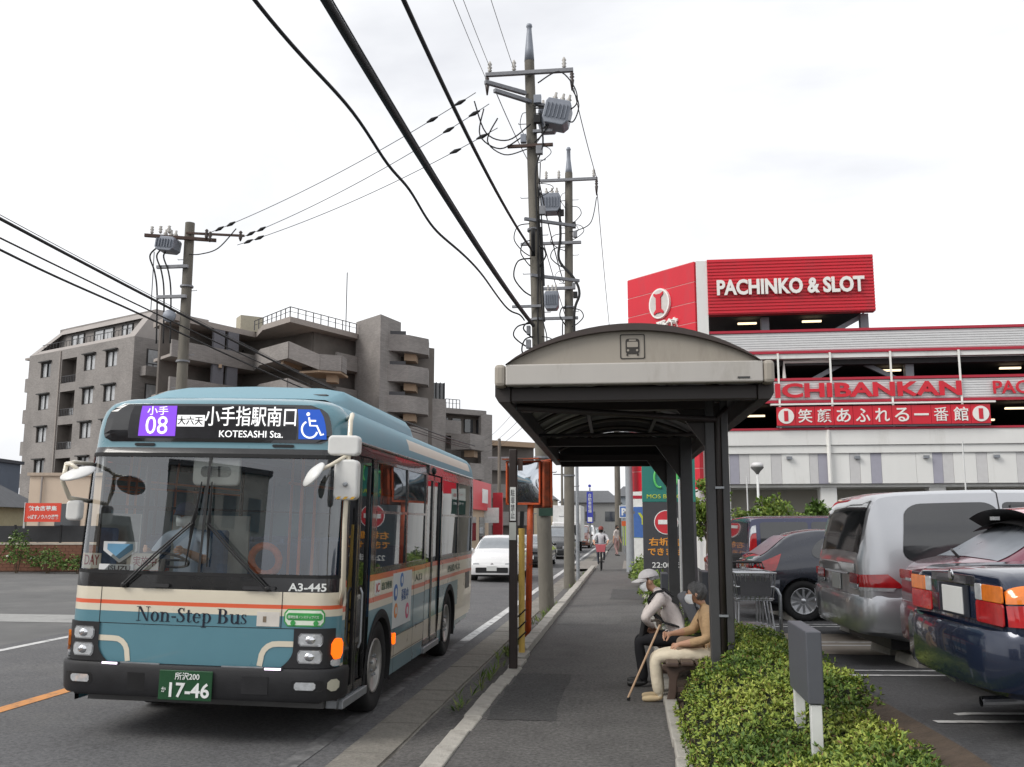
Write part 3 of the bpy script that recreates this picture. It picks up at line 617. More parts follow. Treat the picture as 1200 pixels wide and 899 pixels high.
# side adverts and marks
for y0, y1, z0, z1, m, nm in ((2.20, 3.16, .765, 1.36, mat('poster_pale', hx('#cfd3d2'), .45, var=.05), 'side_poster'), (1.40, 1.62, 1.185, 1.325, white, 'side_sticker')):
    MB().bx(BW + .001, BW + .004, y0, y1, z0, z1).build(nm, m, bus)
sp = bpy.data.objects['side_poster']
for y, z, r, c in ((2.33, 1.15, .09, '#3b6aa8'), (2.62, 1.27, .08, '#4a78b2'), (2.36, .95, .08, '#d98a4a'), (2.95, .90, .09, '#c8607f')):
    MB().lathe([(r, 0), (r, .003)], (BW + .0045, y, z), (1, 0, 0), 18).build('poster_motif', mat('motif' + c, hx(c), .5), sp); MB().lathe([(r * .5, 0), (r * .5, .002)], (BW + .008, y, z), (1, 0, 0), 14).build('poster_motif', mat('poster_pale', '#cfd3d2'), sp)
text('募集中', mat('ink_blue', hx('#3b5a8a'), .5), sp, (BW + .0045, 2.80, 1.10), .36, .13, right=(0, 1, 0), depth=.003); text('IC', mat('ink_red', hx('#b03030'), .5), bus, (BW + .005, 1.51, 1.255), .13, .09, right=(0, 1, 0), depth=.003)
text('出口専用', mat('ink_green', hx('#3d5546'), .5), bus, (BW + .004, 1.90, 1.255), .44, .085, right=(0, 1, 0), depth=.003); text('入口', mat('ink_green', hx('#3d5546'), .5), bus, (BW + .004, 3.55, 1.25), .42, .085, right=(0, 1, 0), depth=.003)
text('西武バス', mat('ink_green', hx('#3d5546'), .5), bus, (BW + .004, 6.2, 1.25), 1.1, .1, right=(0, 1, 0), depth=.003)
MB().bx(BW + .001, BW + .006, 7.35, 7.75, .86, 1.12).build('engine_vent', mat('vent_grey', (.12, .12, .11), .6), bus)
m_ = MB().bx(BW, BW + .03, 2.24, 2.30, .60, .72); m_.build('side_turn_lamp', ind_amber, bus, bevel=.01)
for y in (2.33, 3.30, 3.97): MB().bx(BW + .0005, BW + .002, y, y + .006, .28, 1.38).build('panel_joint', black, bus)
for z in (.462, .672): MB().bx(BW + .0005, BW + .002, 2.25, 3.98, z, z + .006).build('panel_joint', black, bus)
# underbody and interior
MB().bx(-1.1, 1.1, .3, 7.9, .28, .36).build('floor', mat('bus_floor', (.14, .14, .14), .8), bus)
MB().bx(-1.12, 1.12, .10, .3, .36, .42).build('underbody', black, bus)
dash = MB(); dash.prism([(.12, 1.05), (.12, 1.40), (.30, 1.43), (.55, 1.36), (.62, 1.2), (.62, .6), (.3, .6)], (-1.17, 0, 0), (0, 1, 0), (0, 0, 1), (1.75, 0, 0)); dash.build('dashboard', mat('dash_grey', (.07, .075, .075), .7), bus, bevel=.03)
sw_ = MB(); sw_.lathe([(.22 + .013 * math.cos(R(a)), .013 * math.sin(R(a))) for a in range(0, 360, 45)], (-.62, .62, 1.52), (0, .35, .94), 28, closed=True); sw_.tube([(-.62, .62, 1.52), (-.62, .45, 1.2)], .03, 8); sw_.bar((-.83, .62, 1.52), (-.41, .62, 1.52), .03, .02); sw_.build('steering_wheel', mat('wheel_grey', (.05, .05, .055), .5), bus, smooth=True)
seatm = mat('seat_fabric', (.07, .12, .22), .9, var=.2, vscale=30); railm = mat('orange_rail', hx('#c8642e'), .4)
def seat(x, y, z, w=.44):
    m_ = MB(); m_.prism(rrect(0, .12, z + .1, z + .78, .04), (x - w / 2, y + .40, 0), (0, 1, 0), (0, 0, 1), (w, 0, 0)); m_.prism(rrect(0, .45, z, z + .13, .04), (x - w / 2, y, 0), (0, 1, 0), (0, 0, 1), (w, 0, 0)); m_.bx(x - .05, x + .05, y + .15, y + .3, .36, z)
    return m_.build('seat', seatm, bus, bevel=.02)
seat(-.62, 1.02, 1.02, .5)
for y in (2.3, 3.1, 5.3, 6.1, 6.9):
    seat(-.95, y, .85); seat(-.48, y, .85)
    if y > 5 or y < 4: seat(.95, y, .85)
for x, y in ((.45, 1.35), (.3, 2.25), (-.2, 2.9), (.25, 3.95), (.25, 5.1), (-.2, 5.1)):
    MB().tube([(x, y, .36), (x, y, 2.75)], .017, 8).build('handrail', railm, bus)
MB().tube([(.3, 1.4, 2.3), (.3, 7.7, 2.3)], .016, 8).build('handrail', railm, bus)
MB().bx(-1.05, -.2, 1.62, 1.65, .4, 1.95).build('driver_partition', mat('partition', (.4, .41, .4), .5), bus)
MB().bx(.05, .33, .95, 1.2, .4, 1.35).build('fare_box', mat('fare_grey', (.3, .31, .32), .5), bus, bevel=.02)
MB().bx(-1.15, 1.15, .40, 7.9, 2.82, 2.84).build('ceiling_lining', mat('lining', (.7, .7, .68), .8), bus)
# inside mirror, dash things, notices behind the glass
rbox(-.21, .24, .20, .25, 2.22, 2.50, .05, 'inside_mirror', mw_, bus); rbox(-.13, .16, .195, .199, 2.30, 2.40, .04, 'mirror_glass', mat('mirror_face', (.5, .52, .54), .08, .9), bus)
nr = mat('notice_red', hx('#8a2a26'), .7); npm = mat('notice_white', hx('#cfc6b8'), .8)
MB().bx(-1.16, -.99, .13, .14, 1.455, 1.59).build('notice_board', npm, bus); text('DAY', nr, bus, (-1.075, .129, 1.53), .14, .09, depth=.002, bold=.01)
MB().bx(-.72, -.42, .09, .10, 1.455, 1.60).build('notice_board', npm, bus); text('実施中', nr, bus, (-.55, .089, 1.53), .22, .09, depth=.002, bold=.01)
em = MB().prism([(-.94, 1.70), (-.62, 1.70), (-.62, 1.62), (-.78, 1.51), (-.94, 1.62)], (0, .07, 0), (1, 0, 0), (0, 0, 1), (0, .01, 0)).build('maker_emblem', white, bus)
MB().prism([(-.90, 1.68), (-.66, 1.68), (-.66, 1.63), (-.78, 1.545), (-.90, 1.63)], (0, .066, 0), (1, 0, 0), (0, 0, 1), (0, .003, 0)).build('emblem_field', mat('emblem_blue', hx('#6fa3c4'), .5), em)
MB().bx(-.965, -.64, .064, .074, 1.43, 1.50).build('maker_plate', white, bus); text('ISUZU', mat('ink_dark', (.05, .05, .06), .5), bus, (-.77, .0635, 1.465), .21, .045, depth=.002, bold=.02)
wr = MB(); wr.lathe([(.13 + .035 * math.cos(R(a)), .035 * math.sin(R(a))) for a in range(0, 360, 45)], (.50, .28, 1.56), (0, 1, .2), 20, closed=True); wr.build('dash_wreath', mat('wreath_orange', hx('#a8542e'), .9, var=.4, vscale=20), bus, smooth=True)
# ================================================================== bus shelter
sh_brown = mat('shelter_brown', (.028, .022, .02), .5, var=.15); sh_grey = mat('shelter_post_grey', (.06, .06, .062), .45, var=.15)
sh_beige = mat('shelter_beige', (.36, .325, .275), .55, var=.07, vscale=3, streak=.25, dirt=((.24, .21, .17), .52, .85, 3.5)); sh_silver = mat('shelter_silver', (.50, .475, .44), .45, .25, var=.06, vscale=2, streak=.3, dirt=((.34, .31, .27), .55, .85, 3)); sh_roof = mat('shelter_roof_sheet', (.018, .017, .017), .35, var=.2)
sh = thing('bus_shelter', 'long dark bus shelter with barrel roof and beige gable over the pavement', 'bus shelter', (.03, 7.9, 0), R(1.2))
SL = 8.75
def vault(x, top): return top - (top - 3.0) * (x / 1.14) ** 2 * .92
# front fascia bar with end caps
f_ = MB().bx(-1.06, 1.09, -.05, .05, 2.945, 3.125).build('fascia', sh_silver, sh, bevel=.012)
for x0, x1 in ((-1.155, -1.06), (1.09, 1.185)): MB().bx(x0, x1 - .001, -.055, .10, 2.935, 3.128).build('fascia_end_cap', sh_beige, sh, bevel=.03)
MB().bx(.88, .98, -.056, -.0495, 2.975, 2.99).build('maker_badge', mat('badge_dark', (.05, .05, .05), .5), f_)
def archline(r_off, n=24): return [(-1.06 + 2.135 * i / n, 3.125 + (.335 + r_off) * (1 - (2 * i / n - 1) ** 2) ** .9) for i in range(n + 1)]
a1 = archline(-.055)
g_ = MB().prism(a1, (0, -.005, 0), (1, 0, 0), (0, 0, 1), (0, .03, 0)); gab = g_.build('gable_panel', sh_beige, sh)
rim = MB(); o1 = archline(0); 
for i in range(24):
    rim.add([(o1[i][0], y, o1[i][1]) for y in (-.06, .12)] + [(o1[i + 1][0], y, o1[i + 1][1]) for y in (-.06, .12)] + [(a1[i][0], y, a1[i][1] - .003) for y in (-.06, .12)] + [(a1[i + 1][0], y, a1[i + 1][1] - .003) for y in (-.06, .12)],
            [(0, 2, 3, 1), (4, 5, 7, 6), (0, 4, 6, 2), (1, 3, 7, 5)])
rim.build('arch_rim', mat('rim_brown', (.055, .04, .035), .45, var=.1), sh)
# bus pictogram
icon = mat('icon_brown', (.035, .03, .025), .5)
m_ = MB(); fr_o = rrect(-.105, .105, 3.16, 3.375, .015); fr_i = rrect(-.096, .096, 3.169, 3.366, .010); n_ = len(fr_o)
m_.add([(x + .02, -.009, z) for x, z in fr_o] + [(x + .02, -.009, z) for x, z in fr_i], [(i, (i + 1) % n_, n_ + (i + 1) % n_, n_ + i) for i in range(n_)]); ic = m_.build('bus_pictogram', icon, sh)
m_ = MB(); m_.prism(rrect(-.058, .058, 3.205, 3.335, .022), (.02, -.0085, 0), (1, 0, 0), (0, 0, 1), (0, -.002, 0)); m_.bx(-.032, -.018, -.0105, -.0085, 3.188, 3.206); m_.bx(.058, .072, -.0105, -.0085, 3.188, 3.206); m_.build('pictogram_body', icon, ic)
m_ = MB(); m_.prism(rrect(-.046, .046, 3.262, 3.308, .008), (.02, -.0108, 0), (1, 0, 0), (0, 0, 1), (0, -.001, 0)); m_.prism(rrect(-.03, .03, 3.315, 3.328, .005), (.02, -.0108, 0), (1, 0, 0), (0, 0, 1), (0, -.001, 0))
for x in (-.018, .058): m_.lathe([(.010, 0), (.010, .001)], (x, -.0112, 3.235), (0, -1, 0), 10)
m_.build('pictogram_window', sh_beige, ic)
# roof sheet, ribs, purlins
m_ = MB(); m_.grid(lambda u, v: (-1.12 + 2.26 * u, .06 + SL * v, vault(-1.13 + 2.26 * u, 3.40)), 20, 1); m_.grid(lambda u, v: (-1.12 + 2.26 * u, .06 + SL * v, vault(-1.13 + 2.26 * u, 3.42) + .012), 20, 1); m_.build('roof_sheet', sh_roof, sh, smooth=True, fixn=False)
for k in range(8):
    y = .35 + k * 1.16; m_ = MB(); m_.tube([(-1.08 + 2.18 * i / 16, y, vault(-1.09 + 2.18 * i / 16, 3.36) - .03) for i in range(17)], .028, 6); m_.build('roof_rib', mat('rib_brown', (.10, .088, .075), .4, .3), sh, smooth=True)
for x in (-.45, .45): MB().bx(x - .025, x + .025, .1, SL, vault(x, 3.30) - .06, vault(x, 3.30) - .01).build('purlin', sh_brown, sh)
# eaves: gutter beams both sides, far beam, near cross tube
for sg, x in ((-1, -1.09), (1, 1.12)):
    m_ = MB(); m_.prism([(-.075, 2.99), (-.075, 2.87), (-.04, 2.81), (.06, 2.81), (.06, 2.99)] if sg < 0 else [(.075, 2.99), (.075, 2.87), (.04, 2.81), (-.06, 2.81), (-.06, 2.99)], (x, .08, 0), (1, 0, 0), (0, 0, 1), (0, SL, 0)); m_.build('eave_gutter', sh_brown, sh, bevel=.01)
MB().bx(-1.03, 1.06, .10, .20, 2.82, 2.945).build('front_beam', sh_brown, sh, bevel=.01); MB().bx(-1.03, 1.06, SL - .03, SL + .07, 2.78, 3.0).build('far_beam', sh_brown, sh); MB().prism([(-1.06, 2.95)] + [(-1.06 + 2.135 * i / 20, vault(-1.06 + 2.135 * i / 20, 3.39)) for i in range(21)] + [(1.075, 2.95)], (0, SL + .0, 0), (1, 0, 0), (0, 0, 1), (0, .03, 0)).build('far_gable_panel', sh_brown, sh)
POSTY = (1.0, 5.1, 8.2)
for k, y in enumerate(POSTY):
    MB().bx(-1.03, .80, y - .06, y + .06, 2.84, 2.95).build('cross_beam', sh_brown, sh, bevel=.008)
    m_ = MB(); m_.prism([(.80, 2.84), (.45, 2.84), (.80, 2.35)], (0, y - .03, 0), (1, 0, 0), (0, 0, 1), (0, .06, 0)); m_.build('knee_bracket', sh_brown, sh)
    if k: p_ = MB().bx(.77, .93, y - .075, y + .075, -.05, 2.95).build('post', sh_grey, sh, bevel=.008)
    else:
        p_ = MB().bx(.70, .785, y - .06, y + .06, -.05, 2.95).build('post', sh_grey, sh, bevel=.008); MB().bx(.845, .91, y - .06, y + .06, -.05, 2.95).build('post', sh_grey, sh, bevel=.008)
        MB().bx(.785, .845, y - .02, y + .02, -.05, 2.9).build('post_web', sh_brown, p_)
        MB().tube([(.815, y - .045, 0), (.815, y - .045, 2.75), (.9, y - .045, 2.86)], .028, 10).build('downpipe', sh_brown, p_, smooth=True)
        for z in (.95, 2.1): MB().bx(.775, .857, y - .08, y - .06, z, z + .02).build('pipe_clip', steel, p_)
MB().tube([(-1.0, .32, 2.80), (.80, .95, 2.74)], .03, 8).build('tie_tube', sh_brown, sh, smooth=True); MB().tube([(-1.0, 3.0, 2.80), (1.0, 3.0, 2.80)], .02, 8).build('tie_tube', sh_brown, sh, smooth=True)
# ================================================================== bench
bn = thing('bench', 'brown moulded plastic bench under the shelter with two people on it', 'bench', (.59, 10.55, 0))
bnm = mat('bench_brown', (.085, .055, .042), .5, var=.12)
for k in range(4):
    x = -.26 + k * .145; MB().bx(x, x + .125, -.92, .92, .40 - .012 * (k == 0), .44 - .008 * (k in (0, 3))).build('seat_slat', bnm, bn, bevel=.012)
for y in (-.86, .80):
    fl_ = [(-.30, .40), (-.30, .365), (-.255, .335), (-.232, .27), (-.24, .15), (-.275, .0), (-.195, .0), (-.165, .14), (-.155, .26), (-.13, .33), (-.06, .36), (.30, .365), (.30, .40)]
    MB().prism(fl_, (0, y, 0), (1, 0, 0), (0, 0, 1), (0, .07, 0)).build('leg', bnm, bn, bevel=.008); MB().prism([(.20, .0), (.28, .0), (.30, .362), (.22, .362)], (0, y, 0), (1, 0, 0), (0, 0, 1), (0, .07, 0)).build('leg', bnm, bn, bevel=.008); MB().bx(-.18, .24, y + .015, y + .055, .14, .19).build('stretcher', bnm, bn, bevel=.006)
# ================================================================== people
skin = mat('skin', hx('#c79a80'), .55, var=.08, vscale=20); FIGS = []
def figure(name, label, base, J, E, mats_, regions, sub=2, rz=0., children=True):
    """J: joint -> (pos, radius); E: (joint, joint, material key). One skinned surface, painted by the nearest limb"""
    root = thing(name, label, 'person', base, rz); me = bpy.data.meshes.new('body'); names = list(J); idx = {n: i for i, n in enumerate(names)}
    me.from_pydata([J[n][0] for n in names], [(idx[a], idx[b]) for a, b, _ in E], []); o = bpy.data.objects.new('body', me); COL.objects.link(o); o.parent = root
    sk = o.modifiers.new('skin', 'SKIN'); sk.use_smooth_shade = True; sk.branch_smoothing = .5
    for i, n in enumerate(names):
        r = J[n][1]; d = me.skin_vertices[0].data[i]; d.radius = r if isinstance(r, tuple) else (r, r); d.use_root = (i == 0)
    s2 = o.modifiers.new('sub', 'SUBSURF'); s2.levels = sub; s2.render_levels = sub
    FIGS.append((o, J, E, mats_, regions)); return root
def finish_figures():
    dg = bpy.context.evaluated_depsgraph_get(); done = [bpy.data.meshes.new_from_object(f[0].evaluated_get(dg)) for f in FIGS]
    for me, (o, J, E, mats_, regions) in zip(done, FIGS):
        o.modifiers.clear(); o.data = me; me.materials.clear()
        for m in mats_: me.materials.append(m)
        n = len(me.polygons); C = np.empty(n * 3); me.polygons.foreach_get('center', C); C = C.reshape(-1, 3); best = np.full(n, 1e9); mi = np.zeros(n, int)
        for a, b, k in E:
            A = np.array(J[a][0], float); B = np.array(J[b][0], float); ra, rb = [max(q) if isinstance(q, tuple) else q for q in (J[a][1], J[b][1])]
            ab = B - A; t = np.clip(((C - A) @ ab) / max(ab @ ab, 1e-9), 0, 1); d = np.linalg.norm(C - (A + t[:, None] * ab), axis=1) / (ra + (rb - ra) * t); q = d < best; best[q] = d[q]; mi[q] = k
        me.polygons.foreach_set('material_index', mi.astype(np.int32)); me.polygons.foreach_set('use_smooth', np.ones(n, bool)); me.update()
def fingers(J, E, wrist, tag_, palm, fwd, side, curl, mk, s=1.0):
    """palm plus four fingers and a thumb, each a short bent chain"""
    f, sd, c = Vector(fwd).normalized(), Vector(side).normalized(), Vector(curl).normalized(); P = Vector(palm); J[tag_ + 'palm'] = (tuple(P), (.034 * s, .022 * s)); E.append((wrist, tag_ + 'palm', mk))
    for i, (off, ln) in enumerate(((-.027, .062), (-.009, .072), (.009, .068), (.027, .052))):
        a = P + f * .038 * s + sd * off * s; b = a + (f * .75 + c * .65).normalized() * ln * .5 * s; d = b + (f * -.1 + c).normalized() * ln * .5 * s
        for nm, p, r in (('a', a, .0095), ('b', b, .009), ('c', d, .0075)): J[f'{tag_}f{i}{nm}'] = (tuple(p), r * s)
        E += [(tag_ + 'palm', f'{tag_}f{i}a', mk), (f'{tag_}f{i}a', f'{tag_}f{i}b', mk), (f'{tag_}f{i}b', f'{tag_}f{i}c', mk)]
    a = P - sd * .034 * s + f * .004; b = a + (f * .6 - sd * .4 + c * .5).normalized() * .035 * s; d = b + (f * .7 + c * .6).normalized() * .026 * s
    for nm, p, r in (('ta', a, .0115), ('tb', b, .0105), ('tc', d, .008)): J[tag_ + nm] = (tuple(p), r * s)
    E += [(tag_ + 'palm', tag_ + 'ta', mk), (tag_ + 'ta', tag_ + 'tb', mk), (tag_ + 'tb', tag_ + 'tc', mk)]
def head(J, E, c, fwd, s=1.0, mk=0, neck='neck'):
    c = Vector(c); f = Vector(fwd).normalized(); u = Vector((0, 0, 1)); u = (u - f * u.dot(f)).normalized()
    for nm, p, r in (('jaw', c - u * .06 + f * .022, .058), ('face', c + f * .012, .083), ('brow', c + u * .055, .082), ('crown', c + u * .098 - f * .01, .045), ('nose', c - u * .005 + f * .108, .012)): J[nm] = (tuple(p), r * s)
    E += [(neck, 'jaw', mk), ('jaw', 'face', mk), ('face', 'brow', mk), ('brow', 'crown', mk), ('face', 'nose', mk)]
    return c, f, u
def head_parts(root, c, f, u, hair, mask, glasses=False, cap=None, hair_full=True, maskcol=(.72, .74, .76)):
    sd = f.cross(u).normalized(); Mh = Matrix((sd, f, u)).transposed().to_4x4(); rel = lambda a, b, d: tuple(c + sd * a + f * b + u * d)
    for q in (-1, 1):
        g_ = MB(); g_.ell(rel(q * .083, -.012, .0), .012, .022, .033, 8, 7, Mh.to_3x3()); g_.build('ear', skin, root, smooth=True)
        g_ = MB(); g_.ell(rel(q * .033, .083, .022), .014, .008, .009, 8, 6, Mh.to_3x3()); g_.build('eye', mat('eye_dark', (.03, .025, .02), .3), root, smooth=True)
    hm = mat('hair' + str(hair), hair, .75, var=.35, vscale=40, bump=.6, bscale=70); g_ = MB()
    def hf(i, j):
        th = 2 * math.pi * i; ph = (j * (.80 if hair_full else .52)) * math.pi; front = max(0, math.sin(th)); ph *= 1 - .58 * front ** .7
        w = 1 + .06 * math.sin(7 * th + 5 * ph) + .05 * math.sin(17 * th + 9 * ph) * math.sin(11 * ph)
        return rel(.096 * w * math.sin(ph) ** .9 * math.cos(th), .100 * w * math.sin(ph) * math.sin(th) - .014, .110 * math.cos(ph) * w + .022)
    g_.grid(hf, 44, 16); g_.build('hair', hm, root, smooth=True)
    if mask:
        g_ = MB(); g_.grid(lambda a, b: rel(.084 * math.sin((a - .5) * 2.9), .004 + .116 * math.cos((a - .5) * 2.5) * (1 - .25 * (2 * b - 1) ** 2), -.098 + .105 * b), 14, 8); g_.build('face_mask', mat('mask' + str(maskcol), maskcol, .8), root, smooth=True)
    if glasses:
        g_ = MB()
        for q in (-1, 1): g_.lathe([(.021, 0), (.024, .002), (.021, .004)], rel(q * .034, .097, .022), f, 14)
        g_.tube([rel(-.08, .0, .03), rel(-.055, .098, .03), rel(.055, .098, .03), rel(.08, .0, .03)], .0025, 5); g_.build('glasses', black, root)
    if cap:
        cm = mat('cap' + str(cap), cap, .85, var=.08, vscale=25); g_ = MB(); g_.grid(lambda a, b: rel(.107 * math.sin(b * 1.5) * math.cos(2 * math.pi * a), .116 * math.sin(b * 1.5) * math.sin(2 * math.pi * a), .045 + .098 * math.cos(b * 1.5)), 24, 7); co = g_.build('cap', cm, root, smooth=True)
        g_ = MB()
        for dz in (0, .006): g_.grid(lambda a, b: rel(.098 * math.cos(math.pi * a) * (1 - .12 * b), .02 + (.075 + .10 * b) * math.sin(math.pi * a) ** .8, .052 - .03 * b - .012 * abs(math.cos(math.pi * a)) + dz), 16, 4)
        g_.build('cap_brim', cm, co, smooth=True, fixn=False)
# --- woman with the cane, at the near end of the bench (faces the road, -X)
tan = mat('tan_cardigan', hx('#c2a27c'), .95, var=.12, vscale=14, bump=.9, bscale=16); cream_tr = mat('cream_trousers', hx('#e6dac2'), .9, var=.08, vscale=10, bump=.8, bscale=13); shoe = mat('beige_shoe', hx('#cdb893'), .7); sock = mat('sock', hx('#b9967c'), .8)
J = {'hip': ((.14, 0, .52), (.155, .15)), 'waist': ((.15, 0, .68), (.15, .155)), 'chest': ((.10, 0, .86), (.14, .165)), 'upper': ((.06, 0, .97), (.09, .13)), 'neck': ((.045, 0, 1.045), .05)}
E = [('hip', 'waist', 0), ('waist', 'chest', 0), ('chest', 'upper', 0), ('upper', 'neck', 0)]
for q, n in ((-1, 'n'), (1, 'f')):
    ky = q * .10; J.update({n + 'hj': ((.07, q * .10, .505), .095), n + 'thigh': ((-.20, ky, .50), .088), n + 'knee': ((-.46, ky, .47), .072), n + 'shin': ((-.445, ky, .25), .067), n + 'hem': ((-.43, ky, .12), .068), n + 'ank': ((-.425, ky, .085), .034), n + 'heel': ((-.41, ky, .045), .036), n + 'ball': ((-.53, ky, .035), .037), n + 'toe': ((-.60, ky, .03), .026)})
    E += [('hip', n + 'hj', 1), (n + 'hj', n + 'thigh', 1), (n + 'thigh', n + 'knee', 1), (n + 'knee', n + 'shin', 1), (n + 'shin', n + 'hem', 1), (n + 'hem', n + 'ank', 4), (n + 'ank', n + 'heel', 2), (n + 'heel', n + 'ball', 2), (n + 'ball', n + 'toe', 2)]
J.update({'nsh': ((.06, -.175, .94), .068), 'nel': ((.05, -.235, .69), .058), 'nfa': ((-.09, -.20, .645), .05), 'nwr': ((-.19, -.14, .625), .03), 'fsh': ((.05, .175, .94), .068), 'fel': ((-.06, .235, .73), .056), 'ffa': ((-.16, .20, .71), .045), 'fwr': ((-.26, .15, .70), .028)})
E += [('upper', 'nsh', 0), ('nsh', 'nel', 0), ('nel', 'nfa', 0), ('nfa', 'nwr', 3), ('upper', 'fsh', 0), ('fsh', 'fel', 0), ('fel', 'ffa', 0), ('ffa', 'fwr', 3)]
fingers(J, E, 'nwr', 'n', (-.245, -.11, .605), (-1, .35, -.25), (.2, .5, .8), (.1, .5, -.9), 3); fingers(J, E, 'fwr', 'f', (-.315, .12, .695), (-1, -.3, -.1), (-.1, .3, .9), (.2, -.6, -.7), 3)
c, f, u = head(J, E, (-.035, 0, 1.145), (-1, .12, -.10), mk=3)
wom = figure('person', 'elderly person in tan cardigan and cream trousers holding a cane, seated on the bench', (.70, 10.06, 0), J, E, [tan, cream_tr, shoe, skin, sock], None)
head_parts(wom, c, f, u, (.11, .11, .112), True); wom.scale = (1.02, 1.02, .93)
g_ = MB(); g_.prism(rrect(-.14, .14, -.09, .07, .05), (-.13, -.12, .585), (.95, .1, -.05), (.1, .35, .93), (.03, .10, .0)); tag(g_.build('handbag', mat('bag_taupe', hx('#8f7b68'), .8, var=.1), None, bevel=.03, seg=3, loc=(.70, 10.06, -.01)), 'small taupe handbag on the lap of the cane holder', 'handbag')
cn = thing('walking_cane', 'pale wooden walking cane with dark grip and rubber tip', 'cane', (-.05, 9.99, 0))
MB().tube([(0, 0, .03), (.345, .19, .74)], .011, 8).build('shaft', mat('cane_wood', hx('#c9a888'), .45), cn); MB().tube([(0, 0, 0), (.012, .007, .035)], .016, 8).build('rubber_tip', rubber, cn); MB().tube([(.345, .19, .74), (.352, .195, .77), (.33, .19, .785), (.25, .17, .78)], .013, 8).build('grip', mat('cane_grip', (.06, .045, .035), .5), cn, smooth=True)
# --- man with cap, leaning forward, further along the bench
shirt = mat('pale_shirt', hx('#e6dcd8'), .9, var=.07, vscale=12, bump=.9, bscale=13); darktr = mat('black_trousers', (.014, .014, .017), .9, var=.2)
J = {'hip': ((.16, 0, .53), (.15, .15)), 'waist': ((.07, 0, .68), (.145, .15)), 'chest': ((-.05, 0, .88), (.14, .16)), 'upper': ((-.11, 0, .985), (.09, .13)), 'neck': ((-.155, 0, 1.05), .052)}
E = [('hip', 'waist', 0), ('waist', 'chest', 0), ('chest', 'upper', 0), ('upper', 'neck', 0)]
for q, n in ((-1, 'n'), (1, 'f')):
    ky = q * .12; J.update({n + 'hj': ((.08, q * .10, .52), .095), n + 'thigh': ((-.14, ky, .515), .085), n + 'knee': ((-.36, ky, .50), .068), n + 'shin': ((-.33, ky, .28), .06), n + 'hem': ((-.31, ky, .10), .06), n + 'ank': ((-.31, ky, .075), .036), n + 'heel': ((-.28, ky, .045), .04), n + 'ball': ((-.42, ky, .035), .04), n + 'toe': ((-.49, ky, .03), .028)})
    E += [('hip', n + 'hj', 1), (n + 'hj', n + 'thigh', 1), (n + 'thigh', n + 'knee', 1), (n + 'knee', n + 'shin', 1), (n + 'shin', n + 'hem', 1), (n + 'hem', n + 'ank', 1), (n + 'ank', n + 'heel', 2), (n + 'heel', n + 'ball', 2), (n + 'ball', n + 'toe', 2)]
J.update({'nsh': ((-.12, -.19, .95), .068), 'nel': ((-.29, -.24, .765), .056), 'nfa': ((-.24, -.17, .70), .046), 'nwr': ((-.20, -.08, .655), .030), 'fsh': ((-.12, .19, .95), .068), 'fel': ((-.27, .24, .76), .056), 'ffa': ((-.26, .17, .70), .046), 'fwr': ((-.24, .09, .66), .03)})
E += [('upper', 'nsh', 0), ('nsh', 'nel', 0), ('nel', 'nfa', 0), ('nfa', 'nwr', 0), ('upper', 'fsh', 0), ('fsh', 'fel', 0), ('fel', 'ffa', 0), ('ffa', 'fwr', 0)]
fingers(J, E, 'nwr', 'n', (-.19, -.03, .625), (.1, .9, -.4), (1, 0, .2), (-.3, .2, -.9), 3); fingers(J, E, 'fwr', 'f', (-.235, .04, .63), (.0, -.9, -.4), (-1, 0, .2), (.3, -.2, -.9), 3)
c, f, u = head(J, E, (-.225, 0, 1.145), (-1, .05, -.18), mk=3)
man = figure('person', 'elderly person in white cap, face mask and pale shirt leaning forward on the bench', (.44, 10.98, 0), J, E, [shirt, darktr, mat('dark_shoe', (.02, .02, .02), .5), skin], None)
head_parts(man, c, f, u, (.28, .28, .28), True, glasses=True, cap=(.68, .66, .67), hair_full=False); man.scale = (1.03, 1.03, .99)
bp = thing('backpack', 'small grey and black backpack on the back of the capped person', 'backpack', (.44, 10.98, 0)); bp.scale = (1.03, 1.03, .99)
bpm = mat('backpack_black', (.018, .018, .02), .8); bpg = mat('backpack_grey', (.13, .135, .15), .8, var=.15)
up_ = Vector((-.42, 0, .9)).normalized(); bk = Vector((.9, 0, .42)).normalized(); o0 = Vector((.135, 0, .80))
MB().prism(rrect(-.13, .13, -.19, .21, .08, 6), o0 + bk * .02, (0, 1, 0), up_, bk * .12).build('pack', bpg, bp, bevel=.035, seg=3); MB().prism(rrect(-.11, .11, -.17, .0, .05, 5), o0 + bk * .13, (0, 1, 0), up_, bk * .045).build('pocket', bpm, bp, bevel=.02)
for q in (-1, 1):
    g_ = MB(); pts = [(.03, q * .10, .99), (-.06, q * .125, 1.055), (-.155, q * .13, 1.04), (-.235, q * .125, .94), (-.20, q * .135, .80), (-.08, q * .15, .70), (.08, q * .13, .66)]
    for i in range(len(pts) - 1): g_.bar(pts[i], pts[i + 1], .045, .014, (0, q * .3, 1))
    g_.build('shoulder_strap', bpm, bp, bevel=.004)
g_ = MB(); g_.prism(rrect(-.12, .12, -.14, .12, .03), (-.27, -.06, .63), (.25, .95, 0), (.2, -.05, 1), (-.05, .02, .01)); tag(g_.build('shoulder_bag', mat('bag_black', (.02, .02, .022), .7, var=.2), None, bevel=.02, loc=(.44, 10.98, 0)), 'black shoulder bag in the lap of the capped person', 'bag')
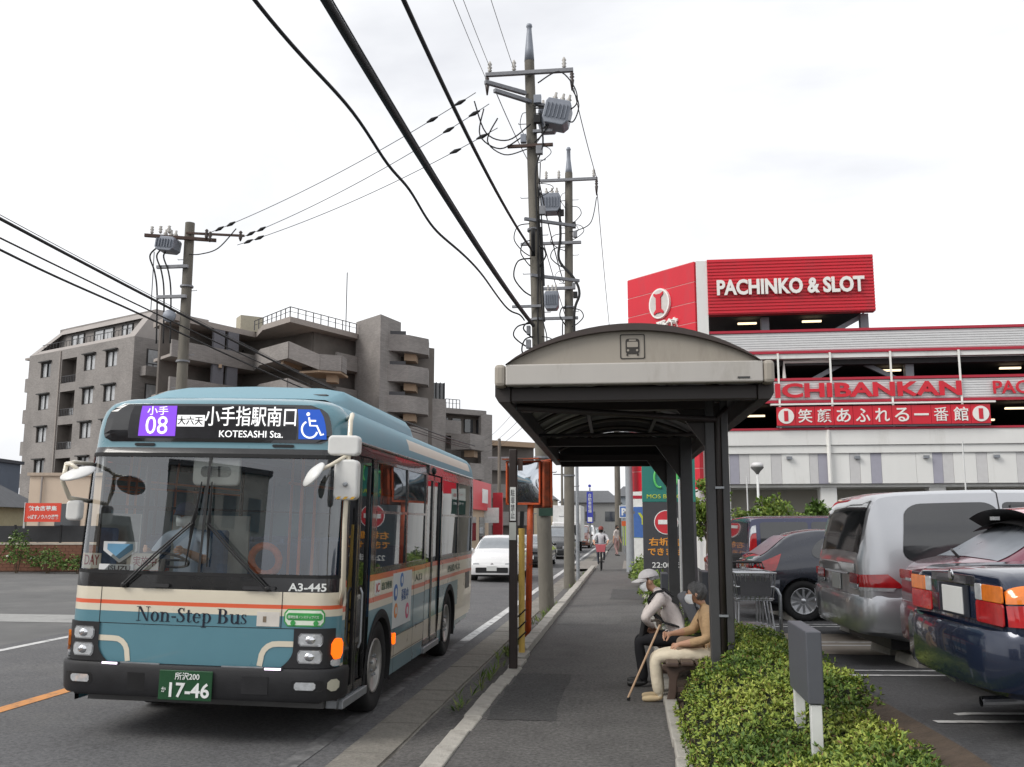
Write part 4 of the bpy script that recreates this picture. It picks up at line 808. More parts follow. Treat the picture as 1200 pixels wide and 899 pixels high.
# ================================================================== utility poles and wires
conc = mat('pole_concrete', (.165, .152, .128), .9, var=.22, vscale=3, bump=.3, bscale=30, streak=.3, dirt=((.10, .09, .075), .5, .75, 4)); grey_st = mat('pole_steelwork', (.22, .225, .24), .55, .4, var=.25, vscale=8)
xf_m = mat('transformer_grey', (.24, .26, .30), .5, .2, var=.12); porc = mat('insulator', (.45, .43, .40), .3); wirem = mat('wire_black', (.012, .012, .013), .7); wireg = mat('wire_grey', (.09, .09, .095), .6); rustm = mat('rusty_iron', (.085, .055, .045), .85, var=.35, vscale=12)
def pole(name, label, base, top, r0, r1, cap=True):
    t = thing(name, label, 'utility pole', base); d = Vector(top) - Vector(base); MB().tube([(0, 0, -.3), d * .5, d], [r0, (r0 + r1) / 2, r1], 16).build('shaft', conc, t, smooth=True, sharp=50); at = lambda z: d * (z / d.z)
    for k in range(int((d.z - 2) / .9)):
        z = 2 + k * .9; c = at(z); sg = 1 if k % 2 else -1; MB().tube([c + Vector((sg * .1, 0, 0)), c + Vector((sg * .30, 0, 0)), c + Vector((sg * .30, 0, .03))], .011, 5).build('step_bolt', grey_st, t)
    for z in (3.2, 5.0, 6.3, 8.4): MB().lathe([(r0 + .012, 0), (r0 + .012, .05)], at(z), (0, 0, 1), 16).build('band', grey_st, t)
    return t, at
def crossarm(t, c, x0, x1, yd=0., name='crossarm', m=None, w=.09):
    c = Vector(c); o = MB().bar(c + Vector((x0, -.2 + yd * min(x0, 0), 0)), c + Vector((x1, -.2 + yd * x1, 0)), w, w).build(name, m or grey_st, t, bevel=.006); return o
def insulator(t, p, h=.28, drop=False):
    s = -1 if drop else 1; MB().lathe([(.02, 0), (.055, s * .05), (.03, s * .08), (.06, s * .12), (.03, s * .16), (.055, s * .2), (.018, s * h)], p, (0, 0, 1), 10).build('insulator', porc if not drop else mat('insulator_dark', (.05, .035, .03), .35), t, smooth=True)
def box_transformer(t, c, sx, sy, sz, tilt=0.):
    M_ = Matrix.Translation(Vector(c)) @ Matrix.Rotation(tilt, 4, 'Y'); g = MB(M_); g.prism([(-sx, -sz * .6), (-sx * .7, -sz), (sx * .7, -sz), (sx, -sz * .6), (sx, sz * .7), (sx * .85, sz), (-sx * .85, sz), (-sx, sz * .7)], (0, -sy, 0), (1, 0, 0), (0, 0, 1), (0, 2 * sy, 0)); o = g.build('transformer', xf_m, t, bevel=.02)
    for k in range(6): MB(M_).bx(-sx * .8 + k * sx * .3, -sx * .8 + k * sx * .3 + .015, -sy - .05, -sy, -sz * .55, sz * .6).build('cooling_fin', xf_m, o)
    for k in (-.5, .1, .6): MB(M_).lathe([(.05, 0), (.07, .05), (.04, .08), (.065, .12), (.035, .16), (.03, .24)], (sx * k, 0, sz), (0, 0, 1), 10).build('bushing', porc, o, smooth=True)
    return o
def loop(t, pts, r=.016, m=None, name='cable'):
    P = [Vector(p) for p in pts]; out_ = []
    for i in range(len(P) - 1):
        a, b, c, d = P[max(i - 1, 0)], P[i], P[i + 1], P[min(i + 2, len(P) - 1)]
        for k in range(6):
            s = k / 6; out_.append(.5 * ((2 * b) + (c - a) * s + (2 * a - 5 * b + 4 * c - d) * s * s + (3 * b - a - 3 * c + d) * s ** 3))
    MB().tube(out_ + [P[-1]], r, 6).build(name, m or wirem, t, smooth=True)
# main pole
t, at = pole('utility_pole', 'tall concrete utility pole with grey transformer near its top, rising beyond the shelter', (-1.80, 20.63, 0), (-2.15, 20.63, 12.6), .165, .115)
MB().lathe([(.12, 0), (.10, .3), (.06, .75), (.055, .85), (.075, .87), (.06, .93), (.02, .95)], at(12.55), (0, 0, 1), 14).build('pole_cap', xf_m, t, smooth=True)
a1_ = at(12.17); crossarm(t, a1_, -1.02, 1.03, 0); crossarm(t, at(11.7) + Vector((-.2, 0, 0)), -.75, .1, .8, 'side_arm'); crossarm(t, at(11.5) + Vector((.1, .2, 0)), -.85, .5, .9, 'side_arm'); crossarm(t, at(10.38), -.55, .5, 0, 'crossarm', rustm, .07); crossarm(t, at(10.72), .05, .5, 0, 'side_arm', None, .07)
for x in (-.92, -.35, .82): insulator(t, a1_ + Vector((x, -.2, .05)))
for x in (-.98, 1.0): insulator(t, a1_ + Vector((x, -.2, -.05)), .45, True)
box_transformer(t, at(11.1) + Vector((.62, -.15, 0)), .30, .25, .30, R(14)); box_transformer(t, at(11.25) + Vector((.35, .55, .05)), .22, .2, .28)
loop(t, [at(11.9) + Vector(p) for p in ((.2, -.2, .0), (.7, -.3, .2), (1.05, -.3, -.2), (1.1, -.3, -.6), (.85, -.3, -.8))]); loop(t, [at(12.1) + Vector(p) for p in ((1.0, -.2, -.4), (1.15, -.2, -.8), (1.0, -.2, -1.2), (.75, -.2, -1.0))])
loop(t, [at(11.0) + Vector(p) for p in ((-1.25, -.6, .35), (-1.0, -.4, -.35), (-.5, -.3, -.5), (0, -.2, -.1))]); loop(t, [at(10.8) + Vector(p) for p in ((-1.05, -.5, .4), (-1.15, -.4, -.2), (-.7, -.3, -.5), (-.2, -.2, -.2))]); loop(t, [at(10.5) + Vector(p) for p in ((-.75, -.4, .5), (-1.0, -.3, .0), (-.6, -.3, -.35), (-.1, -.2, -.2))])
loop(t, [at(10.6) + Vector(p) for p in ((.2, -.2, .5), (.28, -.25, -.2), (.1, -.2, -.9), (.15, -.2, -2.5), (.14, -.18, -4.5), (.2, -.2, -6.6))], .02); loop(t, [at(9.0) + Vector(p) for p in ((.16, -.1, 1.0), (.12, -.2, -1), (.2, -.2, -2.6), (.3, -.25, -3.2), (.15, -.2, -4.0))], .014)
crossarm(t, at(8.6), -.2, .9, .6, 'link_arm', None, .07); crossarm(t, at(7.3), -.1, .95, .6, 'link_arm', None, .07); crossarm(t, at(6.6), -.55, .1, 0, 'side_arm', None, .06)
MB().bx(-.155, .155, -.19, -.168, 2.28, 2.56).build('address_plate', mat('plate_pale', (.55, .57, .53), .5), t, loc=at(.0)); gp = MB().bx(-.155, .155, -.192, -.170, 1.95, 2.28).build('address_plate', mat('plate_dark_green', hx('#1d3a2e'), .5), t)
text('小手指町', plw, gp, (0, -.194, 2.18), .24, .06, depth=.002); text('一丁目', mat('ink_red', hx('#b03030'), .5), gp, (0, -.192, 2.42), .2, .07, depth=.002)
# second pole behind
t2, at2 = pole('utility_pole', 'concrete utility pole with wide crossarm standing just behind the tall transformer pole', (-1.82, 28.5, 0), (-1.72, 28.5, 12.8), .165, .12)
MB().lathe([(.12, 0), (.10, .2), (.065, .5), (.06, .8), (.08, .82), (.05, .9)], at2(12.75), (0, 0, 1), 14).build('pole_cap', xf_m, t2, smooth=True)
crossarm(t2, at2(12.5), -.88, .92, 0); crossarm(t2, at2(10.45), -1.5, .4, 0); crossarm(t2, at2(9.0), -.8, .2, 0, 'side_arm'); crossarm(t2, at2(8.05), -.8, .3, 0, 'side_arm')
for x in (-.7, -.3, .8): insulator(t2, at2(12.5) + Vector((x, -.2, .05)))
insulator(t2, at2(12.5) + Vector((.88, -.2, -.05)), .5, True); box_transformer(t2, at2(11.75) + Vector((-.55, -.1, 0)), .3, .25, .3); box_transformer(t2, at2(8.6) + Vector((-.52, -.2, 0)), .22, .2, .28)
loop(t2, [at2(12.4) + Vector(p) for p in ((.88, -.2, -.5), (.7, -.2, -1.3), (.3, -.2, -1.55), (0, -.2, -1.6))]); loop(t2, [at2(11.5) + Vector(p) for p in ((-.3, -.25, .4), (-.25, -.25, -.8), (-.3, -.25, -1.6), (.15, -.25, -2.2), (.32, -.25, -2.7), (.15, -.25, -3.4), (.2, -.25, -5.5))], .045)
def clutter(t_, at_, z0, z1, n, seed):
    r_ = random.Random(seed)
    for k in range(n):
        z = r_.uniform(z0, z1); q = r_.choice((-1, 1)); w = r_.uniform(.22, .55); h = r_.uniform(.3, .9); loop(t_, [at_(z) + Vector((q * .1, -.16, 0)), at_(z) + Vector((q * w * .8, -.25, -.08)), at_(z) + Vector((q * w, -.25, -h * .5)), at_(z) + Vector((q * w * .6, -.22, -h * .85)), at_(z) + Vector((q * .1, -.16, -h))], r_.choice((.009, .013, .018)))
    for k in range(n // 2):
        z = r_.uniform(z0, z1); x = r_.choice((-1, 1)) * r_.uniform(.14, .22); w = r_.uniform(.04, .09); c_ = at_(z) + Vector((x, -.2, 0)); MB().bx(c_.x - w, c_.x + w, c_.y - .06, c_.y + .06, c_.z - .1, c_.z + .1).build('junction_box', r_.choice((xf_m, wirem, grey_st)), t_, bevel=.01)
    for k in range(n // 3):
        z = r_.uniform(z0 - 1.5, z1 - 1); x = r_.choice((-1, 1)) * r_.uniform(.12, .2); MB().tube([at_(z) + Vector((x, -.16, 0)), at_(z - 2.2) + Vector((x * 1.1, -.17, 0))], .016, 6).build('conduit', wirem, t_)
clutter(t, at, 7.6, 11.6, 10, 1); clutter(t2, at2, 7.6, 12.3, 10, 2); clutter(t, at, 5.7, 6.6, 4, 3)
# left pole
t3, at3 = pole('utility_pole', 'concrete utility pole with grey transformer and drop cables in front of the grey flats', (-12.05, 24, -.15), (-12.05, 24, 10.1), .17, .13)
crossarm(t3, at3(9.75), -1.0, .75, .4, m=rustm); crossarm(t3, at3(8.95), -.8, .1, 0, 'side_arm'); crossarm(t3, at3(8.1), -.75, .1, 0, 'side_arm'); crossarm(t3, at3(9.9), .0, 1.5, .3, 'side_arm', rustm, .06)
for x in (-.95, -.7, -.45): insulator(t3, at3(9.85) + Vector((x, -.3, .03)), .22)
for p in ((.75, -.3, -.02), (1.45, .1, .1), (.55, -.1, .12)): insulator(t3, at3(9.9) + Vector(p), .3, True)
box_transformer(t3, at3(9.55) + Vector((-.48, -.25, 0)), .27, .24, .20, R(8))
for k in range(3):
    x = -.85 + k * .2; loop(t3, [at3(9.4) + Vector(p) for p in ((x + .1, -.3, .1), (x - .12, -.3, -.15), (x + .02, -.25, -.6), (x + .1, -.2, -1.2), (x + .16, -.2, -2.6))], .022)
g = MB().lathe([(.0, 0), (.16, .02), (.18, .05), (.16, .08), (0, .1)], at3(7.55) + Vector((-.35, -.2, 0)), (.3, -1, 0), 16); g.build('round_box', xf_m, t3, smooth=True)
loop(t3, [at3(10) + Vector(p) for p in ((.1, -.15, -.7), (.5, -.3, -.75), (1.0, -.3, -.6), (1.4, -.1, .0))])
# thin steel service pole beside second pole, far poles along the road
def plain_pole(name, label, base, h, r, m, group=None, arms=()):
    t_ = thing(name, label, 'pole', base, group=group); MB().tube([(0, 0, -.2), (0, 0, h)], [r, r * .75], 10).build('shaft', m, t_, smooth=True, sharp=50)
    for z, x0, x1 in arms: MB().bx(x0, x1, -.05, .05, z - .05, z + .05).build('crossarm', grey_st, t_)
    return t_
plain_pole('steel_pole', 'slim galvanised pole close beside the second concrete utility pole', (-1.62, 29.7, 0), 6.2, .06, steel)
plain_pole('utility_pole', 'far utility pole rising over the cyclist, nearer of the two by the driveway', (-.75, 62, 0), 11, .22, conc, arms=((9.5, -1, 1), (8.2, -.9, .9), (5.8, -.8, .3)))
plain_pole('utility_pole', 'far utility pole just past the cyclist, with rungs of crossarms', (.05, 74, 0), 12, .2, conc, arms=((10.5, -1, 1), (9, -1, 1), (7, -.8, .8)))
plain_pole('utility_pole', 'grey steel lamp pole standing beside the red and white shop signs', (.0, 36, 0), 9, .16, mat('pole_grey_paint', (.30, .32, .34), .6, var=.1), arms=((2.2, -.2, .2),))
plain_pole('utility_pole', 'thin far pole on the left side of the road beside the blue banner', (-6.0, 85, 0), 8, .13, conc, arms=((6.2, -.8, .8),))
plain_pole('utility_pole', 'far concrete pole on the opposite roadside behind the red shop', (-10.2, 74, 0), 8.5, .16, conc, arms=((7, -.9, .9),))
# wires between poles
WN = [0]
def wire(p0, p1, r, sag, label, m=None, wob=0., n=28, group=None):
    p0, p1 = Vector(p0), Vector(p1); pts = []
    for i in range(n + 1):
        s = i / n; q = p0.lerp(p1, s); q.z -= sag * 4 * s * (1 - s)
        if wob: q.z += wob * math.sin(s * 43 + 2 * math.sin(s * 17)); q.x += wob * math.cos(s * 31)
        pts.append(q)
    o = MB().tube(pts, r, 6).build('overhead_wire', m or wirem, smooth=True); tag(o, label, 'wire', group or 'overhead wires'); return o
wire((-2.05, 20.4, 6.15), (-2.35, -8, 6.3), .042, .55, 'thickest black cable bundle slanting down to the tall pole from the top edge', n=40)
wire((-2.05, 20.4, 6.21), (-2.35, -8, 6.42), .008, .55, 'thin carrier wire along the top of the thickest cable bundle', wireg)
wire((-2.3, 20.5, 6.3), (-3.0, -8, 6.3), .018, .65, 'wavy black cable nearest the flats, slanting from the top edge to the pole', wob=.035, n=140)
wire((-2.05, 20.4, 7.85), (-2.25, -8, 8.2), .028, 1.1, 'black cable bundle that meets the tall pole below its rusty crossarm', n=40)
wire((-2.05, 20.4, 7.75), (-2.02, 20.1, 8.3), .05, 0, 'short thick splice sleeve on the tall pole', n=4)
for k, (x, z, lb) in enumerate(((-3.12, 12.0, 'outer'), (-2.5, 12.3, 'middle'), (-3.02, 12.25, 'inner'))): wire((x, 20.4, z), (x - .1, -10, z + .4), .007, 1.0, 'hair thin %s line running from the top crossarm out of the top edge' % lb, wireg)
LP_ = at3(9.9) + Vector((-12.05, 24, -.15)); MP_ = at(11.6) + Vector((-1.80, 20.63, 0))
for k, (a, b_, lb) in enumerate((((.6, -.1, .0), (-1.25, -.3, .1), 'upper'), ((1.45, .1, -.1), (-.95, -.2, -.15), 'middle'), ((1.5, -.2, -.4), (-.75, -.2, -.75), 'lower'))):
    w_o = wire(LP_ + Vector(a), MP_ + Vector(b_), .009, .22, '%s of the three thin wires from the left pole to the tall pole' % lb, wireg)
    for s_ in (.05, .10, .86, .95):
        c_ = (LP_ + Vector(a)).lerp(MP_ + Vector(b_), s_); c_.z -= .22 * 4 * s_ * (1 - s_); d_ = ((MP_ + Vector(b_)) - (LP_ + Vector(a))).normalized() * .16; MB().tube([c_ - d_, c_, c_ + d_], [.02, .05, .02], 8).build('strain_sleeve', wirem, w_o, smooth=True)
wire((-11.5, 70, 7.6), (-11.4, -4, 8.2), .032, .9, 'upper black cable crossing before the left pole and the flats'); wire((-11.5, 70, 7.65), (-11.4, -4, 8.28), .008, .9, 'thin carrier strand on the upper left cable', wireg)
wire((-11.8, 70, 7.5), (-11.6, -4, 7.75), .018, .75, 'middle black cable crossing before the flats'); wire((-11.8, 70, 7.4), (-11.6, -4, 7.55), .024, .8, 'lowest black cable crossing before the flats', wob=.015, n=120)
c_ = Vector((-11.65, 14.9, 7.02)); tag(MB().tube([c_ - Vector((0, .5, 0)), c_, c_ + Vector((0, .5, 0))], [.05, .13, .05], 10).build('cable_splice_box', wirem, smooth=True), 'black splice casing on the left cables at the frame edge', 'splice box')
wire((-1.1, 20.4, 11.7), (-.8, 28.3, 12.4), .012, .1, 'wire from the tall pole crossarm to the second pole on its right side', wireg); wire((-.82, 28.3, 12.0), (-.6, 60, 9.8), .012, .8, 'wire hanging from the right end of the second pole crossarm', wireg); wire((-2.9, 20.4, 11.7), (-2.55, 28.3, 12.4), .012, .15, 'wire from the left crossarm end of the tall pole to the second pole', wireg)
wire((-2.05, 20.8, 10.2), (-1.9, 28.3, 9.2), .016, .2, 'black lead from the rusty crossarm to the second pole'); wire((-2.5, 28.3, 10.4), (-1.5, 61, 8.5), .015, .6, 'wire from the second pole running far down the road', wireg); wire((-2.0, 20.8, 6.2), (-2.1, 28.3, 6.3), .035, .1, 'thick cable between the tall pole and the second pole'); wire((-2.0, 28.7, 6.2), (-.9, 61, 5.6), .03, .4, 'thick cable running from the second pole down the road')
for z in (5.2, 5.8, 6.6): wire((-1.6, 29, z + 1.2), (-16, 104, z + 4.5), .014, .5, {5.2: 'lowest', 5.8: 'middle', 6.6: 'highest'}[z] + ' grey wire from the second pole across to the far flats', wireg)
for k, (a, b_) in enumerate((((-.8, 62, 8.2), (-5.8, 85, 6.3)), ((-.75, 62, 6.0), (.0, 74, 7.0)), ((.0, 36, 7.0), (-.6, 62, 8.0)), ((.0, 36, 6.4), (-.6, 62, 5.8)))): wire(a, b_, .012, .35, ['far wire crossing the road to the blue banner pole', 'far wire between the two poles past the cyclist', 'upper wire from the grey lamp pole to the far pole', 'lower wire from the grey lamp pole to the far pole'][k], wireg)
# ================================================================== left side buildings
def tilemat(name, c1, c2, mortar, scale=2.2):
    m = bpy.data.materials.new(name); m.use_nodes = True; t_ = m.node_tree; b = t_.nodes['Principled BSDF']; b.inputs['Roughness'].default_value = .75
    geo = t_.nodes.new('ShaderNodeTexCoord'); br = t_.nodes.new('ShaderNodeTexBrick'); mp_ = t_.nodes.new('ShaderNodeMapping'); mp_.inputs['Rotation'].default_value = (R(90), 0, 0)
    br.inputs['Scale'].default_value = scale; br.inputs['Color1'].default_value = (*hx(c1), 1); br.inputs['Color2'].default_value = (*hx(c2), 1); br.inputs['Mortar'].default_value = (*hx(mortar), 1); br.inputs['Mortar Size'].default_value = .012
    ns = t_.nodes.new('ShaderNodeTexNoise'); ns.inputs['Scale'].default_value = .35; ns.inputs['Detail'].default_value = 6; mr = t_.nodes.new('ShaderNodeMapRange'); mr.inputs[1].default_value = .3; mr.inputs[2].default_value = .7; mr.inputs[3].default_value = .82; mr.inputs[4].default_value = 1.12
    mu = t_.nodes.new('ShaderNodeMix'); mu.data_type = 'RGBA'; mu.blend_type = 'MULTIPLY'; mu.inputs[0].default_value = 1; l = t_.links.new
    l(geo.outputs['Object'], mp_.inputs[0]); l(mp_.outputs[0], br.inputs['Vector']); l(geo.outputs['Object'], ns.inputs['Vector']); l(ns.outputs['Fac'], mr.inputs[0]); l(br.outputs['Color'], mu.inputs[6]); l(mr.outputs[0], mu.inputs[7]); l(mu.outputs[2], b.inputs['Base Color']); return m
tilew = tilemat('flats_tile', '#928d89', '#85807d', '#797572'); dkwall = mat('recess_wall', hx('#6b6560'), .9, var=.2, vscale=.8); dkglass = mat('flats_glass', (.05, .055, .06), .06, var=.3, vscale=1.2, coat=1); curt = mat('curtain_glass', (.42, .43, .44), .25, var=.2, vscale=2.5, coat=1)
wframe = mat('window_frame_dark', (.035, .033, .032), .5); soff = mat('soffit_beige', hx('#a8917a'), .8); railm2 = mat('balcony_rail', (.05, .05, .055), .5); slabm = mat('slab_grey', hx('#9c948e'), .85, var=.15)
# --- block with the mansard, facing the road obliquely
FO = Vector((-50.7, 90.2, 0)); fu = Vector((-.882, .471, 0)); fw = Vector((.471, .882, 0))
fl = thing('apartment_block', 'grey tiled apartment block with mansard roof terrace and rows of windows', 'building', FO)
def FP(u, w, z): return fu * u + fw * w + Vector((0, 0, z))
def fbox(name, u0, u1, w0, w1, z0, z1, m, parent=fl, bevel=0):
    c = FP((u0 + u1) / 2, (w0 + w1) / 2, (z0 + z1) / 2); return MB().obx(c, fu * (u1 - u0) / 2, fw * (w1 - w0) / 2, Vector((0, 0, (z1 - z0) / 2))).build(name, m, parent, bevel=bevel)
# front wall built round its openings
cols = [(13.2 - 10.2, 15.3 - 10.2), (17.3 - 10.2, 19.4 - 10.2), (10.7, 13.7), (16.0, 18.1)]; rows = [1.5, 5.2, 8.9, 12.6, 16.3, 20.0]
WIDTH = 20.8; g = MB(); us = sorted(set([0, WIDTH] + [x for c in cols for x in c])); zs = [-.5] + sorted(set([z for r in rows[1:] for z in (r - 1.75, r)] + [r - 2.75 for r in rows[1:]])) + [21.1]
zs = sorted(set(zs))
def is_open(uc, zc):
    for i, (a, b_) in enumerate(cols):
        if a < uc < b_ and any((r - (2.75 if i == 2 else 1.75)) < zc < r for r in rows[1:]): return True
    return False
for i in range(len(us) - 1):
    for j in range(len(zs) - 1):
        if not is_open((us[i] + us[i + 1]) / 2, (zs[j] + zs[j + 1]) / 2): g.add([FP(us[i], 0, zs[j]), FP(us[i + 1], 0, zs[j]), FP(us[i + 1], 0, zs[j + 1]), FP(us[i], 0, zs[j + 1])], [(0, 1, 2, 3)])
g.add([FP(WIDTH, 0, -.5), FP(WIDTH, 9, -.5), FP(WIDTH, 9, 21.1), FP(WIDTH, 0, 21.1)], [(0, 1, 2, 3)]); g.add([FP(0, 0, -.5), FP(0, 0, 21.1), FP(0, 9, 21.1), FP(0, 9, -.5)], [(0, 1, 2, 3)]); g.add([FP(0, 9, -.5), FP(0, 9, 24), FP(WIDTH, 9, 24), FP(WIDTH, 9, -.5)], [(0, 1, 2, 3)])
g.build('wall', tilew, fl, fixn=False)
def fwindow(u0, u1, z0, z1, w=.25, pane=curt, hood=True):
    d = .09; o = MB()
    for a, b_, c, e_ in ((u0, u1, z0, z0 + d), (u0, u1, z1 - d, z1), (u0, u0 + d, z0, z1), (u1 - d, u1, z0, z1), ((u0 + u1) / 2 - .05, (u0 + u1) / 2 + .05, z0, z1)): o.obx(FP((a + b_) / 2, w - .02, (c + e_) / 2), fu * (b_ - a) / 2, fw * .08, Vector((0, 0, (e_ - c) / 2)))
    wo = o.build('window', wframe, fl); m_ = (u0 + u1) / 2
    for a, b_ in ((u0, m_), (m_, u1)): MB().add([FP(a, w, z0), FP(b_, w, z0), FP(b_, w, z1), FP(a, w, z1)], [(0, 1, 2, 3)]).build('pane', pane if random.random() < .75 else dkglass, wo)
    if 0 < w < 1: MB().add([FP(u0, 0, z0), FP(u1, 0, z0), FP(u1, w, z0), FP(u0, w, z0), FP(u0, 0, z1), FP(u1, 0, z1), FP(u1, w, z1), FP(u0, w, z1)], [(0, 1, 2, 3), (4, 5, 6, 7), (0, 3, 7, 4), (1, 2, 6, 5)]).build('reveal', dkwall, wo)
    if hood: MB().obx(FP((u0 + u1) / 2, -.15, z1 + .08), fu * ((u1 - u0) / 2 + .15), fw * .18, Vector((0, 0, .06))).build('window_hood', wframe, wo)
    return wo
for r in rows[1:]:
    for i in (0, 1, 3): fwindow(*cols[i], r - 1.75, r)
    a, b_ = cols[2]; bo_ = MB(); bo_.add([FP(a, 0, r - 2.75), FP(b_, 0, r - 2.75), FP(b_, 1.4, r - 2.75), FP(a, 1.4, r - 2.75), FP(a, 0, r), FP(b_, 0, r), FP(b_, 1.4, r), FP(a, 1.4, r)], [(0, 1, 2, 3), (4, 5, 6, 7), (0, 3, 7, 4), (1, 2, 6, 5), (2, 3, 7, 6)])
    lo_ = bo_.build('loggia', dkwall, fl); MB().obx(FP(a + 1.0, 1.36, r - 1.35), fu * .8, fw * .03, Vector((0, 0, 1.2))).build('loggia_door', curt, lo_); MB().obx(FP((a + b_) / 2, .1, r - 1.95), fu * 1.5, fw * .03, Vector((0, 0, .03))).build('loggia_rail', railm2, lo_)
    for k in range(9): MB().obx(FP(a + .2 + k * .325, .1, r - 2.35), fu * .03, fw * .03, Vector((0, 0, .4))).build('rail_bar', railm2, lo_)
    if r in (12.6, 16.3): MB().obx(FP((a + b_) / 2 - .6, .5, r - 2.3), fu * .45, fw * .2, Vector((0, 0, .35))).build('air_conditioner', curt, lo_)
MB().obx(FP(13.95, -.08, 10), fu * .06, fw * .06, Vector((0, 0, 11))).build('downpipe', slabm, fl)
# mansard
ms = MB(); H0, H1, D1 = 21.1, 24.4, 2.3
def mp3(u, t_): return FP(u, D1 * t_, H0 + (H1 - H0) * t_)
def quad(u0, u1, u2, u3, t0, t1): ms.add([mp3(u0, t0), mp3(u1, t0), mp3(u2, t1), mp3(u3, t1)], [(0, 1, 2, 3)])
def eL(t_): return WIDTH - 3.4 * t_
def eR(t_): return 1.0 * t_ * 0
quad(0, 1.4, 1.2, 0, 0, 1); quad(eL(0) - 1.3, eL(0), eL(1), eL(1) - 1.2, 0, 1); quad(1.2, eL(.72) - 1.2, eL(1) - 1.2, 1.2, .72, 1); quad(1.4, eL(0) - 1.3, eL(0) - 1.4, 1.4, 0, .12)
ms.add([FP(0, D1, H1), FP(eL(1), D1, H1), FP(eL(1), 9, H1), FP(0, 9, H1)], [(0, 1, 2, 3)]); ms.add([mp3(eL(0), 0), mp3(eL(1), 1), FP(eL(1), 9, H1), FP(eL(0), 9, H0)], [(0, 1, 2, 3)]); ms.add([mp3(0, 0), mp3(0, 1), FP(0, 9, H1), FP(0, 9, H0)], [(0, 1, 2, 3)])
ms.build('mansard_roof', mat('mansard_grey', hx('#a09a96'), .8, var=.1, vscale=.6), fl, fixn=False)
fbox('terrace_wall', .1, WIDTH - 2.4, 2.1, 2.2, 21, 24.3, tilew); fbox('terrace_floor', .1, WIDTH - .8, .1, 2.2, 20.9, 21.0, dkwall)
for a, b_ in ((3.6, 5.6), (7.2, 11.0), (13.0, 15.6)): fwindow(a, b_, 21.3, 23.3, 2.05, hood=False)
for k in range(26): fbox('terrace_rail', 1.6 + k * .68, 1.63 + k * .68, .42, .46, 21.3, 22.2, railm2)
fbox('terrace_rail', 1.4, 18.9, .41, .47, 22.18, 22.24, railm2)
# right-hand return of the block with balconies
for r in rows[2:]:
    o = MB().obx(fw * 3.2 + fu * -.5 + Vector((0, 0, r - 2.5)), fw * 2.4, fu * .55, Vector((0, 0, .5))).build('balcony', tilew, fl); MB().obx(fw * 3.2 - fu * 1.0 + Vector((0, 0, r - 1.75)), fw * 2.4, fu * .04, Vector((0, 0, .05))).build('balcony_rail', railm2, o)
    for k in range(7): MB().obx(fw * (.9 + k * .76) - fu * 1.0 + Vector((0, 0, r - 1.95)), fw * .03, fu * .03, Vector((0, 0, .25))).build('rail_bar', railm2, o)
    MB().obx(fw * 3.0 - fu * .03 + Vector((0, 0, r - 1.0)), fw * 1.5, fu * .04, Vector((0, 0, 1.0))).build('window', wframe, fl); MB().obx(fw * 2.3 - fu * .06 + Vector((0, 0, r - 1.0)), fw * .65, fu * .04, Vector((0, 0, .9))).build('pane', curt, fl); MB().obx(fw * 3.7 - fu * .06 + Vector((0, 0, r - 1.0)), fw * .65, fu * .04, Vector((0, 0, .9))).build('pane', dkglass, fl)
    MB().obx(fw * 7.6 - fu * .03 + Vector((0, 0, r - 1.2)), fw * .9, fu * .04, Vector((0, 0, .85))).build('window', dkglass, fl)
for r in rows[2:]: MB().obx(fu * (WIDTH + .7) + fw * 1.6 + Vector((0, 0, r - 2.2)), fu * .7, fw * 1.2, Vector((0, 0, .8))).build('end_balcony', tilew, fl)
MB().obx(fu * (WIDTH + .7) + fw * 1.2 + Vector((0, 0, 20.9)), fu * .7, fw * 1.0, Vector((0, 0, .12))).build('end_canopy', slabm, fl)
MB().tube([FP(2.0, 3, 24.3), FP(2.0, 3, 31.2)], .05, 6).build('roof_mast', railm2, fl)
# --- stair and gallery block stepping down along the road
GO = Vector((-41.75, 84, 0)); gb = thing('stair_apartment_block', 'grey apartment block with open galleries, zigzag stairs and a square lift tower', 'building', GO)
def P2(x, y): return Vector((x, y, 0)) - GO
def wallseg(name, a, b_, z0, z1, m, th=.25, parent=gb):
    a, b_ = P2(*a), P2(*b_); c = (a + b_) / 2 + Vector((0, 0, (z0 + z1) / 2)); d = (b_ - a) / 2; n = Vector((d.y, -d.x, 0)).normalized(); return MB().obx(c, d, n * th / 2, Vector((0, 0, (z1 - z0) / 2))).build(name, m, parent)
def poly_slab(name, pts, z0, z1, m, parent=gb):
    n = len(pts); v = [(*P2(*p).xy, z0) for p in pts] + [(*P2(*p).xy, z1) for p in pts]; return MB().add(v, [tuple(range(n)), tuple(range(2 * n - 1, n - 1, -1))] + [(i, (i + 1) % n, n + (i + 1) % n, n + i) for i in range(n)]).build(name, m, parent)
A0, A1, B0, B1, B2 = (-43.2, 83.5), (-38.7, 93), (-36.6, 89.5), (-32.4, 86), (-28.3, 95)
fz = [17.9, 14.3, 10.7, 7.1, 3.5]
back = [(-46, 86), (-42, 96), (-33, 97), (-28.5, 100)]
poly_slab('roof_slab', [A0, A1, B0, B1, B2, (-28.5, 101), (-42, 99), (-47, 87)], 21.2, 21.75, slabm)
for a, b_ in (((-45.3, 85.2), (-41.0, 95.5)), ((-41.0, 95.5), (-36, 93.5)), ((-36, 93.5), (-31.8, 91)), ((-31.8, 91), (-28.5, 98))): wallseg('recess_wall', a, b_, 0, 21.2, dkwall)
